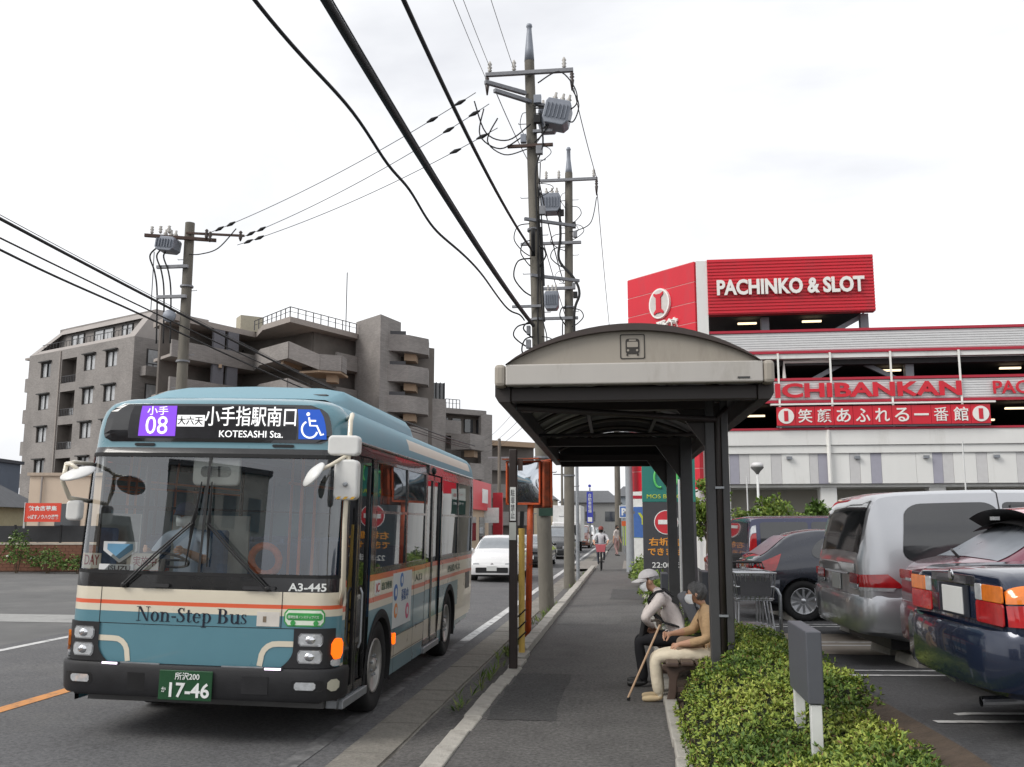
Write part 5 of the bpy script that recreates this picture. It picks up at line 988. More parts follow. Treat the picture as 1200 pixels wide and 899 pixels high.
for z in fz:
    poly_slab('gallery_floor', [A0, A1, B0, B1, B2, (-28.5, 99), (-42, 97), (-46.5, 86.5)], z - .28, z, slabm)
    for a, b_ in ((A0, A1), (B0, B1)): wallseg('gallery_parapet', a, b_, z - .3, z + 1.35, tilew)
    wallseg('gallery_parapet', A1, B0, z - .3, z + 1.35, tilew); wallseg('gallery_parapet', (-29.6, 92), B2, z - .3, z + 1.35, tilew)
    # stair flight down from the gallery to a landing
    s0, s1 = P2(-32.4, 86), P2(-29.6, 86.9); v0 = Vector((0, 0, 1.35)); 
    n_ = Vector((.3, -.95, 0)) * .12
    g = MB(); q = [s0 + Vector((0, 0, z + 1.35)), s1 + Vector((0, 0, z + .15)), s1 + Vector((0, 0, z - 1.35)), s0 + Vector((0, 0, z - .3))]; g.add([p + n_ for p in q] + [p - n_ for p in q], [(0, 1, 2, 3), (7, 6, 5, 4), (0, 4, 5, 1), (1, 5, 6, 2), (2, 6, 7, 3), (3, 7, 4, 0)]); g.build('stair_flank', tilew, gb)
    wallseg('landing_parapet', (-29.6, 86.9), (-27.8, 88), z - 1.35, z + .2, tilew); wallseg('landing_parapet', (-27.8, 88), (-27.9, 89.8), z - 1.35, z + .2, tilew); poly_slab('landing', [(-31.8, 87.4), (-29.6, 86.9), (-27.8, 88), (-28, 91), (-31, 91)], z - 1.55, z - 1.35, soff)
    poly_slab('landing_corbel', [(-29.4, 88.4), (-28.5, 88.8), (-28.6, 90), (-29.4, 90)], z - 2.3, z - 1.55, soff); wallseg('beam', (-33.5, 87.2), (-33.0, 91), z - .62, z - .28, soff, .3); wallseg('beam', (-40.5, 88.6), (-42, 91.5), z - .62, z - .28, soff, .3)
for k in range(4): wallseg('gallery_door', (-44.3 + k * .95 , 87.8 + k * 2.2), (-43.9 + k * .95, 88.7 + k * 2.2), 18, 20.3, wframe, .2)
for a, b_ in (((-41.2, 88.2), (-40.6, 89.4)), ((-40.4, 89.8), (-39.8, 91))):
    wallseg('pier', a, b_, 0, 21.2, mat('pier_grey', hx('#6a6a70'), .7), .3)
# roof rail and tank
def rail(a, b_, z, n):
    a, b_ = P2(*a), P2(*b_); o = MB().bar(a + Vector((0, 0, z + 1.0)), b_ + Vector((0, 0, z + 1.0)), .07, .07).build('roof_rail', railm2, gb); MB().bar(a + Vector((0, 0, z + .55)), b_ + Vector((0, 0, z + .55)), .04, .04).build('rail_bar', railm2, o)
    for k in range(n + 1): p = a.lerp(b_, k / n); MB().bx(p.x - .04, p.x + .04, p.y - .04, p.y + .04, z, z + 1.0).build('rail_post', railm2, o)
rail((-38.5, 92.0), (-32.5, 86.2), 21.75, 8); rail((-32.5, 86.2), (-28.4, 94.8), 21.75, 9)
wallseg('roof_tank', (-40.5, 92.5), (-38.6, 94.0), 21.75, 23.4, mat('tank_cream', hx('#a8a290'), .7), 1.8); MB().tube([P2(-29.3, 94) + Vector((0, 0, 21.7)), P2(-29.3, 94) + Vector((0, 0, 28.2))], .05, 6).build('roof_mast', railm2, gb)
# lift tower
poly_slab('lift_tower', [(-28.6, 95.4), (-25.0, 92), (-23.9, 96.2), (-27, 99)], 0, 23.1, tilew)
# balcony column right of the tower
for z in (19.6, 16.4, 13.2, 10.0, 6.8, 3.6):
    o = poly_slab('stair_balcony', [(-24.6, 93.6), (-22.6, 94.4), (-21.0, 96.8), (-21.4, 99), (-24, 99)], z, z + 1.75, tilew); poly_slab('corbel', [(-23.3, 95.4), (-22.2, 96.2), (-22.4, 98), (-23.6, 97.6)], z - .75, z, soff, o); wallseg('stair_rail', (-24.5, 94.0), (-22.9, 94.4), z + 1.7, z + 2.15, railm2, .06)
wallseg('recess_wall', (-24.2, 97.5), (-21.2, 100.5), 0, 21.0, dkwall)
poly_slab('step_volume', [(-22.3, 99.5), (-20.0, 101.2), (-20.4, 104), (-23, 103)], 0, 15.4, tilew); wallseg('glass_screen', (-22.0, 101), (-20.2, 102), 15.4, 17.3, dkglass, .08)
for k in range(5): wallseg('screen_post', (-21.9 + .4 * k, 100.9 + .22 * k), (-21.8 + .4 * k, 100.95 + .22 * k), 15.4, 17.35, railm2, .1)
poly_slab('lower_roof', [(-22.5, 101), (-16.2, 106.6), (-17, 110), (-23, 106)], 14.1, 14.7, tilew); wallseg('recess_wall', (-22.0, 103.5), (-16.6, 108.2), 0, 14.1, dkwall); wallseg('end_wall', (-16.9, 106.2), (-15.8, 107.4), 0, 14.3, tilew, .5)
for z in (11.8, 8.6, 5.4, 2.2):
    wallseg('gallery_parapet', (-22.2, 101.4), (-18.8, 104.3), z, z + 1.5, tilew); poly_slab('gallery_floor', [(-22.2, 101.4), (-16.3, 106.5), (-17, 108), (-22.5, 104)], z - .2, z, slabm)
    o = poly_slab('stair_balcony', [(-19.3, 101.2), (-17.0, 100.2), (-15.9, 103.2), (-17.2, 106)], z - 2.0, z - .3, tilew); poly_slab('corbel', [(-18.0, 102.2), (-16.9, 102.2), (-16.8, 104), (-17.8, 104)], z - 2.7, z - 2.0, soff, o)
for k in range(4): wallseg('window', (-21.2 + k * 1.25, 103.9 + k * 1.09), (-20.4 + k * 1.25, 104.6 + k * 1.09), 12.2, 13.7, dkglass, .3)
poly_slab('lower_roof', [(-17.2, 107.5), (-11.2, 113), (-12, 117), (-18, 111)], 10.9, 11.5, soff); wallseg('recess_wall', (-16.8, 109.6), (-11.6, 114.5), 0, 10.9, dkwall)
for z in (8.0, 4.8, 1.6): wallseg('gallery_parapet', (-16.6, 108.4), (-11.6, 113.2), z, z + 1.6, tilew)
rail((-20.3, 103), (-18.9, 104.2), 14.7, 4)
# --- cream building, red signboard, brick wall with dark fence, house at the edge
cb = thing('cream_building', 'plain cream rendered building behind the brick wall and red signboard', 'building', (-27.5, 43, -.15), R(12))
g = MB().bx(-1.5, 7, 0, 8, 0, 4.25); g.build('wall', mat('cream_render', hx('#d3c0ac'), .9, var=.08, vscale=.8, bump=.2, bscale=40), cb); MB().bx(-1.6, 7.1, -.1, 8.1, 4.25, 4.4).build('parapet', mat('cream_cap', hx('#b9a897'), .9), cb); MB().bx(-.2, 1.0, -.03, .02, 1.6, 2.9).build('window', dkglass, cb); MB().tube([(-.9, -.08, 0), (-.9, -.08, 4.2)], .05, 8).build('downpipe', slabm, cb)
bw = thing('brick_garden_wall', 'low brown brick wall with black panel fence on top behind the forecourt', 'wall', (-24.5, 36.2, -.16), R(5))
g = MB().bx(-14, 13, 0, .2, 0, 1.1); g.build('wall_core', mat('brick_mortar', hx('#6b5a50'), .95), bw)
bm_ = MB().bx(-.145, .145, -.03, 0, .005, .125).mesh('brick', mat('brown_brick', hx('#75503f'), .9, var=.35, vscale=1.7, bump=.3, bscale=40))
for r_ in range(8):
    for k in range(33): inst('brick', bm_, bw, (-6.0 + k * .30 + (.15 if r_ % 2 else 0), 0, .05 + r_ * .13))
MB().bx(-14, 13, -.05, .25, 1.1, 1.17).build('coping', mat('coping', hx('#b5aca0'), .9), bw)
for k in range(14): MB().bx(-14 + k * 1.92, -12.12 + k * 1.92, .08, .12, 1.2, 1.86).build('fence_panel', mat('fence_black', (.02, .021, .024), .5, var=.2), bw)
for k in range(15): MB().bx(-14.05 + k * 1.92, -13.98 + k * 1.92, .06, .14, 1.15, 1.9).build('fence_post', black, bw)
rs = thing('red_signboard', 'red signboard with two rows of white characters above the black fence', 'sign', (-23.75, 36.0, 0), R(8)); MB().bx(-.72, .72, -.03, .03, 1.86, 2.62).build('board', mat('sign_red', hx('#dd4a35'), .5, var=.05), rs)
MB().bx(-.74, -.72, -.05, .05, 1.6, 2.64).build('frame_edge', white, rs); text('飲食店募集', plw, rs, (0, -.034, 2.40), 1.15, .22, depth=.004, bold=.02); text('→ばすノウハウ満載', plw, rs, (.02, -.034, 2.06), 1.25, .19, depth=.004, bold=.02)
hs = thing('tiled_house', 'small house with grey roof at the far edge beyond the brick wall', 'house', (-39.4, 48, -.15), R(10)); MB().bx(-4, 3.4, 0, 7, 0, 3.0).build('wall', mat('house_wall', hx('#a39c80'), .9), hs); MB().add([(-4.6, -.8, 2.9), (4.0, -.8, 2.9), (4.0, 7.6, 2.9), (-4.6, 7.6, 2.9), (-3.0, 3.4, 4.6), (2.2, 3.4, 4.6)], [(0, 1, 5, 4), (1, 2, 5), (2, 3, 4, 5), (3, 0, 4), (0, 3, 2, 1)]).build('roof', mat('roof_tile_grey', hx('#5f6164'), .7, var=.2, vscale=3), hs); MB().bx(1.4, 2.5, -.04, .0, 1.0, 2.2).build('window', dkglass, hs)
h2 = thing('blue_grey_house', 'blue grey clad house behind the tiled house at the frame edge', 'house', (-51.5, 62, -.15), R(10)); MB().bx(-6, 4.6, 0, 7, 0, 6.6).build('wall', mat('clad_blue', hx('#5c6470'), .85, var=.1, vscale=1), h2); MB().bx(-6.2, 4.8, -.4, 7.2, 6.6, 6.85).build('roof', mat('roof_dark', hx('#44464c'), .8), h2); MB().bx(2, 3.2, -.04, 0, 4.6, 5.8).build('window', curt, h2)
# --- red shop further along the opposite side
sp_ = thing('red_shop', 'shop with red fascia and white panel behind the rear of the bus', 'shop', (-10.6, 60, -.15)); MB().bx(-8, 0, 0, 11, 0, 2.9).build('wall', mat('shop_cream', hx('#c3b199'), .9, var=.1), sp_); MB().bx(-8.1, .25, -.2, 10.6, 2.9, 4.9).build('fascia', mat('shop_red', hx('#cf2733'), .45, var=.04), sp_); MB().bx(.25, .28, 6.2, 8.8, 3.4, 4.4).build('fascia_panel', plw, sp_); MB().bx(-.2, .03, 2, 5, .8, 2.4).build('window', dkglass, sp_); MB().bx(-.2, .03, 6.5, 9, 0, 2.4).build('window', dkglass, sp_)
ps = thing('red_pylon_sign', 'slim red pylon sign with white panel next to the red shop', 'sign', (-9.6, 69, -.15)); MB().bx(-.35, .35, -.2, .2, 0, 4.2).build('pylon', mat('shop_red_dark', hx('#a81f2c'), .5), ps); MB().bx(-1.0, .1, -.24, -.2, 2.0, 3.1).build('panel', plw, ps)
# ================================================================== parking building with red signs
red = mat('pachinko_red', hx('#d01c30'), .42, var=.08, vscale=.8, streak=.3, dirt=(hx('#b8343f'), .5, .8, 1.5)); red_tr = mat('trim_red', hx('#b02238'), .5, var=.08); pwhite = mat('panel_white', hx('#e4e4e1'), .6, var=.06, vscale=.7, streak=.2, dirt=(hx('#c2c0ba'), .55, .85, 1.1)); silver = mat('parapet_silver', hx('#dcdcdc'), .45, .1, var=.06); stgrey = mat('steel_grey_paint', hx('#84888e'), .6, var=.08); lav = mat('panel_lavender', hx('#a3a2ae'), .7, var=.05); lgrey = mat('panel_light_grey', hx('#cbcaca'), .7, var=.05)
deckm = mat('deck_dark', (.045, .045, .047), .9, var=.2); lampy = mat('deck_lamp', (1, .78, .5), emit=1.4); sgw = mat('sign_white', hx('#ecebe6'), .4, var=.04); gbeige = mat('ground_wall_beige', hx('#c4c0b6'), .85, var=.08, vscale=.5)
pb = thing('parking_building', 'multi-storey parking building with red letter signs beyond the parked cars', 'building', (3.0, 34, 0))
XE = 24.0
def pbx(name, x0, x1, y0, y1, z0, z1, m, parent=pb, bevel=0): return MB().bx(x0 - 3, x1 - 3, y0, y1, z0, z1).build(name, m, parent, bevel=bevel)
# decks and dark interior
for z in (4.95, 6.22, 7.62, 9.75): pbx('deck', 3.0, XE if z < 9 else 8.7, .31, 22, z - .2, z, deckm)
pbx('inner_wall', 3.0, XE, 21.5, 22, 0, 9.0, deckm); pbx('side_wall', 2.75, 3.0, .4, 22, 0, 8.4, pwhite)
# ground storey
pbx('soffit', 3.0, XE, .2, 9, 3.05, 3.17, pwhite); pbx('ground_wall', 3.2, XE, 2.6, 2.8, 0, 3.05, gbeige)
for x in (3.3, 6.95, 10.6, 14.2, 17.9, 21.5): pbx('column', x - .28, x + .28, .25, .85, 0, 3.05, pwhite, bevel=.02)
for x in (8.6, 12.4, 16.1): pbx('shop_window', x - 1.2, x + 1.2, 2.5, 2.6, .3, 1.6, dark_glass)
# striped facade panels
pat = [('w', .55), ('d', .33), ('l', .35), ('w', .75), ('l', .36), ('w', .95), ('l', .3), ('d', .36), ('w', .7), ('l', .35), ('w', .36), ('d', .36), ('w', 1.15)]
x = 3.0; i = 0
while x < XE - .1:
    k, w = pat[i % len(pat)]; x1 = min(x + w, XE); pbx('facade_panel', x + .004, x1 - .004, .0 if k == 'w' else .01, .2, 3.17, 4.22, {'w': pwhite, 'd': lav, 'l': lgrey}[k]); x = x1; i += 1
for k, (z0, z1, y0) in enumerate(((4.222, 4.50, -.06), (4.505, 5.04, -.12))): pbx('band', 2.9, XE, y0, .2, z0, z1, pwhite, bevel=.01)
pbx('red_trim', 2.85, XE, -.16, .1, 5.043, 5.115, red_tr)
# parapets: silver ribbed sheets between red rails
def parapet(z0, z1, x0):
    o = pbx('parapet', x0, XE, .02, .08, z0 + .06, z1 - .06, silver)
    n = int((z1 - z0 - .1) / .085)
    for k in range(n): MB().bx(x0 - 3, XE - 3, -.004, .02, z0 + .09 + k * .085, z0 + .135 + k * .085).build('rib', silver, o)
    for z in (z0, z1): MB().bx(x0 - 3.05, XE - 3, -.05, .10, z - .045, z + .045).build('rail', red_tr, o)
    return o
parapet(6.06, 6.86, 2.9); parapet(7.84, 8.62, 3.0)
pbx('floor_edge', 3.0, XE, .0, .3, 7.62, 7.79, pwhite)
for x in (5.35, 7.15, 9.2, 11.5, 13.9, 16.2): pbx('white_post', x - .03, x + .035, -.09, -.055, 5.12, 7.80, sgw)
for x, z0, z1 in ((5.05, 6.9, 9.25), (10.0, 5.1, 7.62), (14.8, 5.1, 7.62), (8.55, 8.6, 9.3)): pbx('steel_column', x - .14, x + .14, .5, .8, z0, z1, stgrey)
for a, b_ in (((6.6, 6.9), (7.9, 7.6)), ((9.6, 6.9), (8.3, 7.6)), ((7.5, 8.7), (8.6, 9.3))): MB().bar((a[0] - 3, .7, a[1]), (b_[0] - 3, .7, b_[1]), .16, .16).build('brace', stgrey, pb)
MB().tube([(2.62, .35, 6.9), (2.62, .35, 7.55), (4.2, .35, 7.55)], .07, 8).build('pipe', sgw, pb); MB().tube([(3.95, -.12, 3.2), (3.95, -.12, 5.0), (3.95, .1, 5.2)], .07, 8).build('pipe', sgw, pb)
for x, y, z in ((4.6, 2, 9.40), (7.0, 2, 9.42), (9.5, 1.0, 7.32), (13.6, 1.0, 7.32), (13.6, .8, 5.85), (12.5, .8, 5.45), (4.6, .8, 5.7), (17.5, 1.0, 7.32), (17.2, .8, 5.85)): pbx('strip_lamp', x - .35, x + .35, y, y + .12, z - .06, z, lampy)
for x in (5.6, 7.9, 10.2, 12.5, 14.8): pbx('wall_lamp', x - .09, x + .09, -.14, -.02, 4.02, 4.12, stgrey)
# top red sign box with corrugations
sg_ = pbx('sign_box', 2.97, 8.80, -.10, .28, 9.27, 11.33, red); n = 17
for k in range(n): MB().bx(-.03, 5.80, -.135, -.10, 9.31 + k * .119, 9.375 + k * .119).build('corrugation', red, sg_)
text('PACHINKO & SLOT', sgw, sg_, (2.86, -.18, 10.23), 5.15, .58, depth=.09, bold=.035)
pbx('corner_strip', 2.57, 2.968, -.08, .6, 8.3, 11.30, pwhite)
cf_a, cf_b = Vector((-.43, 0, 0)), Vector((-2.85, 2.45, 0)); cd = (cf_b - cf_a).normalized(); cn_ = Vector((cd.y, -cd.x, 0)); cn_ = cn_ if cn_.y < 0 else -cn_; clen = (cf_b - cf_a).length
for k in range(11):
    z0 = 3.0 + k * .755; c = (cf_a + cf_b) / 2 + Vector((0, 0, z0 + .36)); MB().obx(c, cd * clen / 2, cn_ * .1, Vector((0, 0, .362))).build('red_panel', red, pb)
MB().obx((cf_a + cf_b) / 2 - cn_ * .012 + Vector((0, 0, 7.2)), cd * clen / 2 * .99, cn_ * .1, Vector((0, 0, 4.1))).build('panel_backing', mat('joint_pale', hx('#d99a98'), .6), pb)
lc = cf_a.lerp(cf_b, .49) + cn_ * .1 + Vector((0, 0, 10.02)); rt = -cd; lo_ = MB().prism([(.52 * math.cos(R(a)), .58 * math.sin(R(a))) for a in range(0, 360, 12)], lc, rt, (0, 0, 1), cn_ * .1).build('logo_disc', sgw, pb); MB().prism([(.46 * math.cos(R(a)), .52 * math.sin(R(a))) for a in range(0, 360, 12)], lc + cn_ * .101, rt, (0, 0, 1), cn_ * -.002).build('logo_field', mat('logo_grey', hx('#c9c4c0'), .5), lo_)
pI = [(-.24, -.42), (-.1, -.36), (.1, -.36), (.24, -.42), (.24, -.33), (.12, -.22), (.12, .22), (.24, .33), (.24, .42), (.1, .36), (-.1, .36), (-.24, .42), (-.24, .33), (-.12, .22), (-.12, -.22), (-.24, -.33)]
MB().prism(pI, lc + cn_ * .102, rt, (0, 0, 1), cn_ * .04).build('logo_letter', red, lo_, fixn=True)
text('番館', sgw, pb, tuple(cf_a.lerp(cf_b, .40) + cn_ * .1 + Vector((0, 0, 9.12))), 1.1, .5, right=tuple(rt), depth=.08, bold=.04)
# letters on the parapets
text('ICHIBANKAN', red, pb, (8.36 - 3, -.07, 6.45), 6.3, .52, depth=.05, bold=.035, name='red_letters'); text('PACHINKO & SLOT', red, pb, (12.55 - 3 + 2.75, -.07, 6.45), 5.5, .46, depth=.05, bold=.015, name='red_letters')
MB().lathe([(.36, 0), (.36, .04)], (1.55, -.06, 6.45), (0, -1, 0), 24).build('logo_disc', red, pb); MB().lathe([(.2, 0), (.2, .02)], (1.5, -.11, 6.4), (0, -1, 0), 18).build('logo_field', sgw, pb)
# banner of eleven red tiles
for k, ch in enumerate('●笑顔あふれる一番館●'):
    w = 7.14 / 11; x0 = 5.19 + k * w; o = pbx('banner_panel', x0 + .006, x0 + w - .006, -.30, -.25, 5.19, 5.85, red)
    if ch == '●': MB().lathe([(.27, 0), (.27, .02)], (x0 + w / 2 - 3, -.302, 5.52), (0, -1, 0), 22).build('disc', sgw, o); text('I', red, o, (x0 + w / 2 - 3, -.325, 5.52), .14, .36, depth=.01, bold=.03)
    else: text(ch, sgw, o, (x0 + w / 2 - 3, -.302, 5.52), .48, .07 if ch == '一' else .48, depth=.02, bold=0 if ch == '番' else .012)
pbx('banner_bar', 5.0, 12.5, -.36, -.22, 5.90, 5.96, sgw); pbx('banner_bar', 5.19, 12.33, -.24, -.2, 5.13, 5.185, stgrey)
# ================================================================== cars
SECT = 10
class Car:
    def __init__(s, name, label, loc, rz, sp, body_mat, group=None):
        s.sp = sp; s.root = thing(name, label, 'van' if 'van' in name else 'truck' if 'truck' in name else 'car', loc, rz, group); s.mat = body_mat
        s.top = pchip(*zip(*sp['top'])); s.belt = pchip(*zip(*sp['belt'])); s.wt = pchip(*zip(*sp['w'])); s.rw = pchip(*zip(*sp['roofw'])); s.bot = lerp_tab(sp['bot']); s.L = sp['top'][-1][0]
    def sec(s, x):
        t, be, w, rw, b = s.top(x), s.belt(x), s.wt(x), s.rw(x), s.bot(x); t = max(t, be + .05); rw = min(rw, w * .97)
        m = (.97 * w + rw) / 2 + .018 * min(1, (t - be) / .4)
        return [(0, b), (.90 * w, b), (.975 * w, b + .05), (w, b + .42 * (be - b)), (w * .998, b + .78 * (be - b)), (.972 * w, be), (m, (be + t - .05) / 2), (rw, t - .05), (rw * .86, t - .014), (0, t)]
    def P(s, x, q, sg=1):
        S = s.sec(x); q = min(max(q, 0), SECT - 1.0001); i = int(q); f = q - i; y = S[i][0] + (S[i + 1][0] - S[i][0]) * f; z = S[i][1] + (S[i + 1][1] - S[i][1]) * f; return Vector((x, sg * y, z))
    def qz(s, x, z):
        S = s.sec(x)
        for i in range(1, SECT - 1):
            if S[i][1] <= z <= S[i + 1][1] and S[i + 1][1] > S[i][1]: return i + (z - S[i][1]) / (S[i + 1][1] - S[i][1])
        return 5
    def body(s, cut=True):
        sp = s.sp; ks = sorted(set([round(x, 4) for x in list(np.linspace(0, s.L, 44)) + [a for a, _ in sp['top']] + [.02, .05, .09, .14, s.L - .02, s.L - .05, s.L - .1]])); m = MB(); n = 2 * SECT - 2
        rings = []
        for x in ks:
            S = s.sec(x); rings += [(x, y, z) for y, z in S] + [(x, -y, z) for y, z in S[-2:0:-1]]
        fs = [(i * n + k, i * n + (k + 1) % n, (i + 1) * n + (k + 1) % n, (i + 1) * n + k) for i in range(len(ks) - 1) for k in range(n)] + [tuple(range(n)), tuple((len(ks) - 1) * n + k for k in range(n - 1, -1, -1))]
        m.add(rings, fs); o = m.build('body', s.mat, s.root, smooth=True, sharp=38)
        if cut:
            cs = []
            for x, r in sp['wheels']:
                for sg in (1, -1):
                    c = MB().lathe([(r + .05, -.16), (r + .05, .2)], (x, sg * (s.wt(x) - .06), r), (0, sg, 0), 28).build('cutter', black, s.root); bm_ = o.modifiers.new('b', 'BOOLEAN'); bm_.object = c; bm_.operation = 'DIFFERENCE'; cs.append(c)
            BOOL.append((o, cs))
        return o
    def patch(s, name, fn, m, nu=10, nv=6, eps=.006, parent=None, cen=None):
        g = MB(); C0 = Vector(cen or (s.L / 2, 0, .6)); V = {}
        for j in range(nv + 1):
            for i in range(nu + 1): V[i, j] = Vector(fn(i / nu, j / nv))
        vs = []
        for j in range(nv + 1):
            for i in range(nu + 1):
                du = V[min(i + 1, nu), j] - V[max(i - 1, 0), j]; dv = V[i, min(j + 1, nv)] - V[i, max(j - 1, 0)]; nrm = du.cross(dv); nrm = nrm.normalized() if nrm.length > 1e-9 else Vector((0, 0, 1)); nrm = nrm if nrm.dot(V[i, j] - C0) > 0 else -nrm; vs.append(V[i, j] + nrm * eps)
        w = nu + 1; g.add(vs, [(j * w + i, j * w + i + 1, (j + 1) * w + i + 1, (j + 1) * w + i) for j in range(nv) for i in range(nu)]); return g.build(name, m, parent or s.root, smooth=True, fixn=False)
    def side(s, name, xb0, xb1, xt0, xt1, q0, q1, m, sides=(1, -1), rad=.25, eps=.006, parent=None):
        for sg in sides:
            def fn(u, v):
                v = .5 - .5 * math.cos(math.pi * v); e_ = abs(2 * v - 1); sh = min(.30, rad * .42) * (1 - math.sqrt(max(0, 1 - max(0, (e_ - (1 - rad)) / rad) ** 2))) if rad else 0; a = xb0 + (xt0 - xb0) * v + sh; b_ = xb1 + (xt1 - xb1) * v - sh; return s.P(a + (b_ - a) * u, q0 + (q1 - q0) * v, sg)
            s.patch(name, fn, m, 12, 18, eps, parent)
    def across(s, name, x0, x1, f, m, eps=.006, f1=None, parent=None):
        f1 = f if f1 is None else f1
        def fn(u, v):
            x = x0 + (x1 - x0) * v; S = s.sec(x); k = (2 * u - 1) * (f + (f1 - f) * v); y = abs(k) * S[7][0]; z = S[9][1] + (S[8][1] - S[9][1]) * min(1, y / S[8][0]) if y <= S[8][0] else S[8][1] + (S[7][1] - S[8][1]) * (y - S[8][0]) / max(S[7][0] - S[8][0], 1e-4); return (x, math.copysign(y, k), z)
        return s.patch(name, fn, m, 14, 10, eps, parent)
    def end(s, name, y0, y1, z0, z1, m, front=False, eps=.012, rad=0., parent=None, th=.012):
        x = s.L if front else 0; sx = 1 if front else -1; g = MB().prism(rrect(y0, y1, z0, z1, max(rad, .004)), (x + sx * (eps - th), 0, 0), (0, 1, 0), (0, 0, 1), (sx * th, 0, 0)); return g.build(name, m, parent or s.root, bevel=.004)
    def bumper(s, z0, z1, front=False, m=None, xr=.42, proud=.05):
        L_ = s.L; w = s.wt(L_ / 2); X = (lambda a: L_ - a) if front else (lambda a: a); pts = [(xr, s.wt(X(xr)) + .008), (.15, s.wt(X(.15)) + .015), (.03, s.wt(X(.03)) + .01), (-proud * .6, w * .80), (-proud, w * .5), (-proud * 1.1, 0)]; pts = pts + [(a, -b_) for a, b_ in pts[-2::-1]]; f = []
        prof = [(z0, -.06), (z0, -.01), (z0 + .05, .01), (z1 - .06, .012), (z1, -.012), (z1, -.06)]; n = len(pts) - 1
        def fn(u, v):
            a, b_ = pts[round(u * n)]; z, o_ = prof[round(v * 5)]; d = Vector((a - .6, b_)).normalized(); return (X(a + d.x * o_), b_ + d.y * o_, z)
        g = MB(); g.grid(fn, n, 5); return g.build('front_bumper' if front else 'rear_bumper', m or s.mat, s.root, smooth=True, sharp=45)
    def wheels(s, rimmat, spokes=10, simple=False):
        for x, r in s.sp['wheels']:
            key = (round(r, 3), rimmat.name, spokes)
            if key not in WH:
                k = r / .31; ty = MB().lathe([(.20 * k, -.09), (.285 * k, -.10), (.305 * k, -.085), (.31 * k, -.05), (.31 * k, .05), (.305 * k, .085), (.285 * k, .10), (.20 * k, .09)], axis=(0, 1, 0), n=28, closed=True).mesh('tyre', rubber, True)
                dm = MB().lathe([(.20 * k, .03), (.0, .02)], axis=(0, 1, 0), n=24).mesh('brake_shadow', black); rr = MB().lathe([(.205 * k, .085), (.195 * k, .095), (.185 * k, .085), (.18 * k, .03)], axis=(0, 1, 0), n=28).mesh('rim', rimmat, True); spm = MB(); spm.lathe([(.05 * k, .06), (.045 * k, .085), (0, .09)], axis=(0, 1, 0), n=14); WH[key] = (ty, rr, dm, spm.mesh('hub', rimmat, True), MB().obx((0, .075, .12 * k), (.018 * k, 0, 0), (0, .012, 0), (0, 0, .075 * k)).mesh('spoke', rimmat))  # black disc stands in for the shade behind the spokes
            ty, rr, dm, hb, spo = WH[key]
            for sg in (1, -1):
                o = inst('wheel', ty, s.root, (x, sg * (s.wt(x) - .12), r), (0, 0, 0 if sg == 1 else math.pi)); inst('rim', rr, o); inst('brake_shade_disc', dm, o)
                if not simple:
                    inst('hub', hb, o)
                    for k in range(spokes): inst('spoke', spo, o, rot=(0, 2 * math.pi * k / spokes, 0))
        MB().bx(.3, s.L - .3, -s.wt(s.L / 2) * .82, s.wt(s.L / 2) * .82, s.bot(s.L / 2) - .05, s.bot(s.L / 2) + .12).build('underbody', black, s.root)
WH = {}
alloy = mat('alloy', (.52, .53, .55), .3, .8, var=.06); plate_m = mat('blank_plate', (.60, .61, .60), .5, var=.03); seamm = mat('seam_dark', (.03, .03, .032), .6)
W_ = lambda w, L: [(0, .86 * w), (.03, .92 * w), (.10, .965 * w), (.35, w), (L / 2, w), (L - .6, .985 * w), (L - .2, .93 * w), (L - .05, .84 * w), (L, .74 * w)]
SED = dict(top=[(0, .93), (.03, .985), (.10, 1.01), (.70, 1.035), (.82, 1.06), (1.35, 1.31), (1.65, 1.375), (2.2, 1.39), (2.65, 1.34), (3.25, 1.0), (3.6, .95), (4.1, .82), (4.27, .68)], belt=[(0, .86), (.6, .90), (3.3, .88), (4.27, .60)], w=W_(.845, 4.27), roofw=[(0, .70), (.6, .73), (.85, .70), (1.4, .585), (2.6, .58), (3.25, .72), (4.27, .6)], bot=[(0, .30), (.5, .22), (3.7, .2), (4.27, .26)], wheels=[(.85, .30), (3.3, .30)])
VAN = dict(top=[(0, 1.05), (.02, 1.12), (.09, 1.40), (.17, 1.66), (.26, 1.745), (.5, 1.775), (1.5, 1.80), (3.2, 1.76), (3.5, 1.64), (4.1, 1.18), (4.45, 1.02), (4.75, .88), (4.88, .7)], belt=[(0, .98), (.5, 1.0), (3.9, .98), (4.88, .62)], w=W_(.915, 4.88), roofw=[(0, .80), (.1, .79), (.4, .745), (3.3, .73), (4.1, .78), (4.88, .66)], bot=[(0, .34), (.6, .24), (4.3, .22), (4.88, .26)], wheels=[(.98, .325), (3.85, .325)])
HAT = dict(top=[(0, .90), (.03, .98), (.10, 1.04), (.22, 1.10), (.62, 1.38), (.74, 1.43), (1.2, 1.49), (2.1, 1.48), (2.5, 1.40), (3.15, 1.03), (3.6, .92), (3.95, .78), (4.08, .62)], belt=[(0, .84), (.3, .92), (.9, .95), (3.1, .88), (4.08, .56)], w=W_(.855, 4.08), roofw=[(0, .72), (.2, .72), (.7, .60), (2.4, .59), (3.1, .72), (4.08, .62)], bot=[(0, .33), (.5, .23), (3.5, .2), (4.08, .25)], wheels=[(.75, .31), (3.2, .31)])
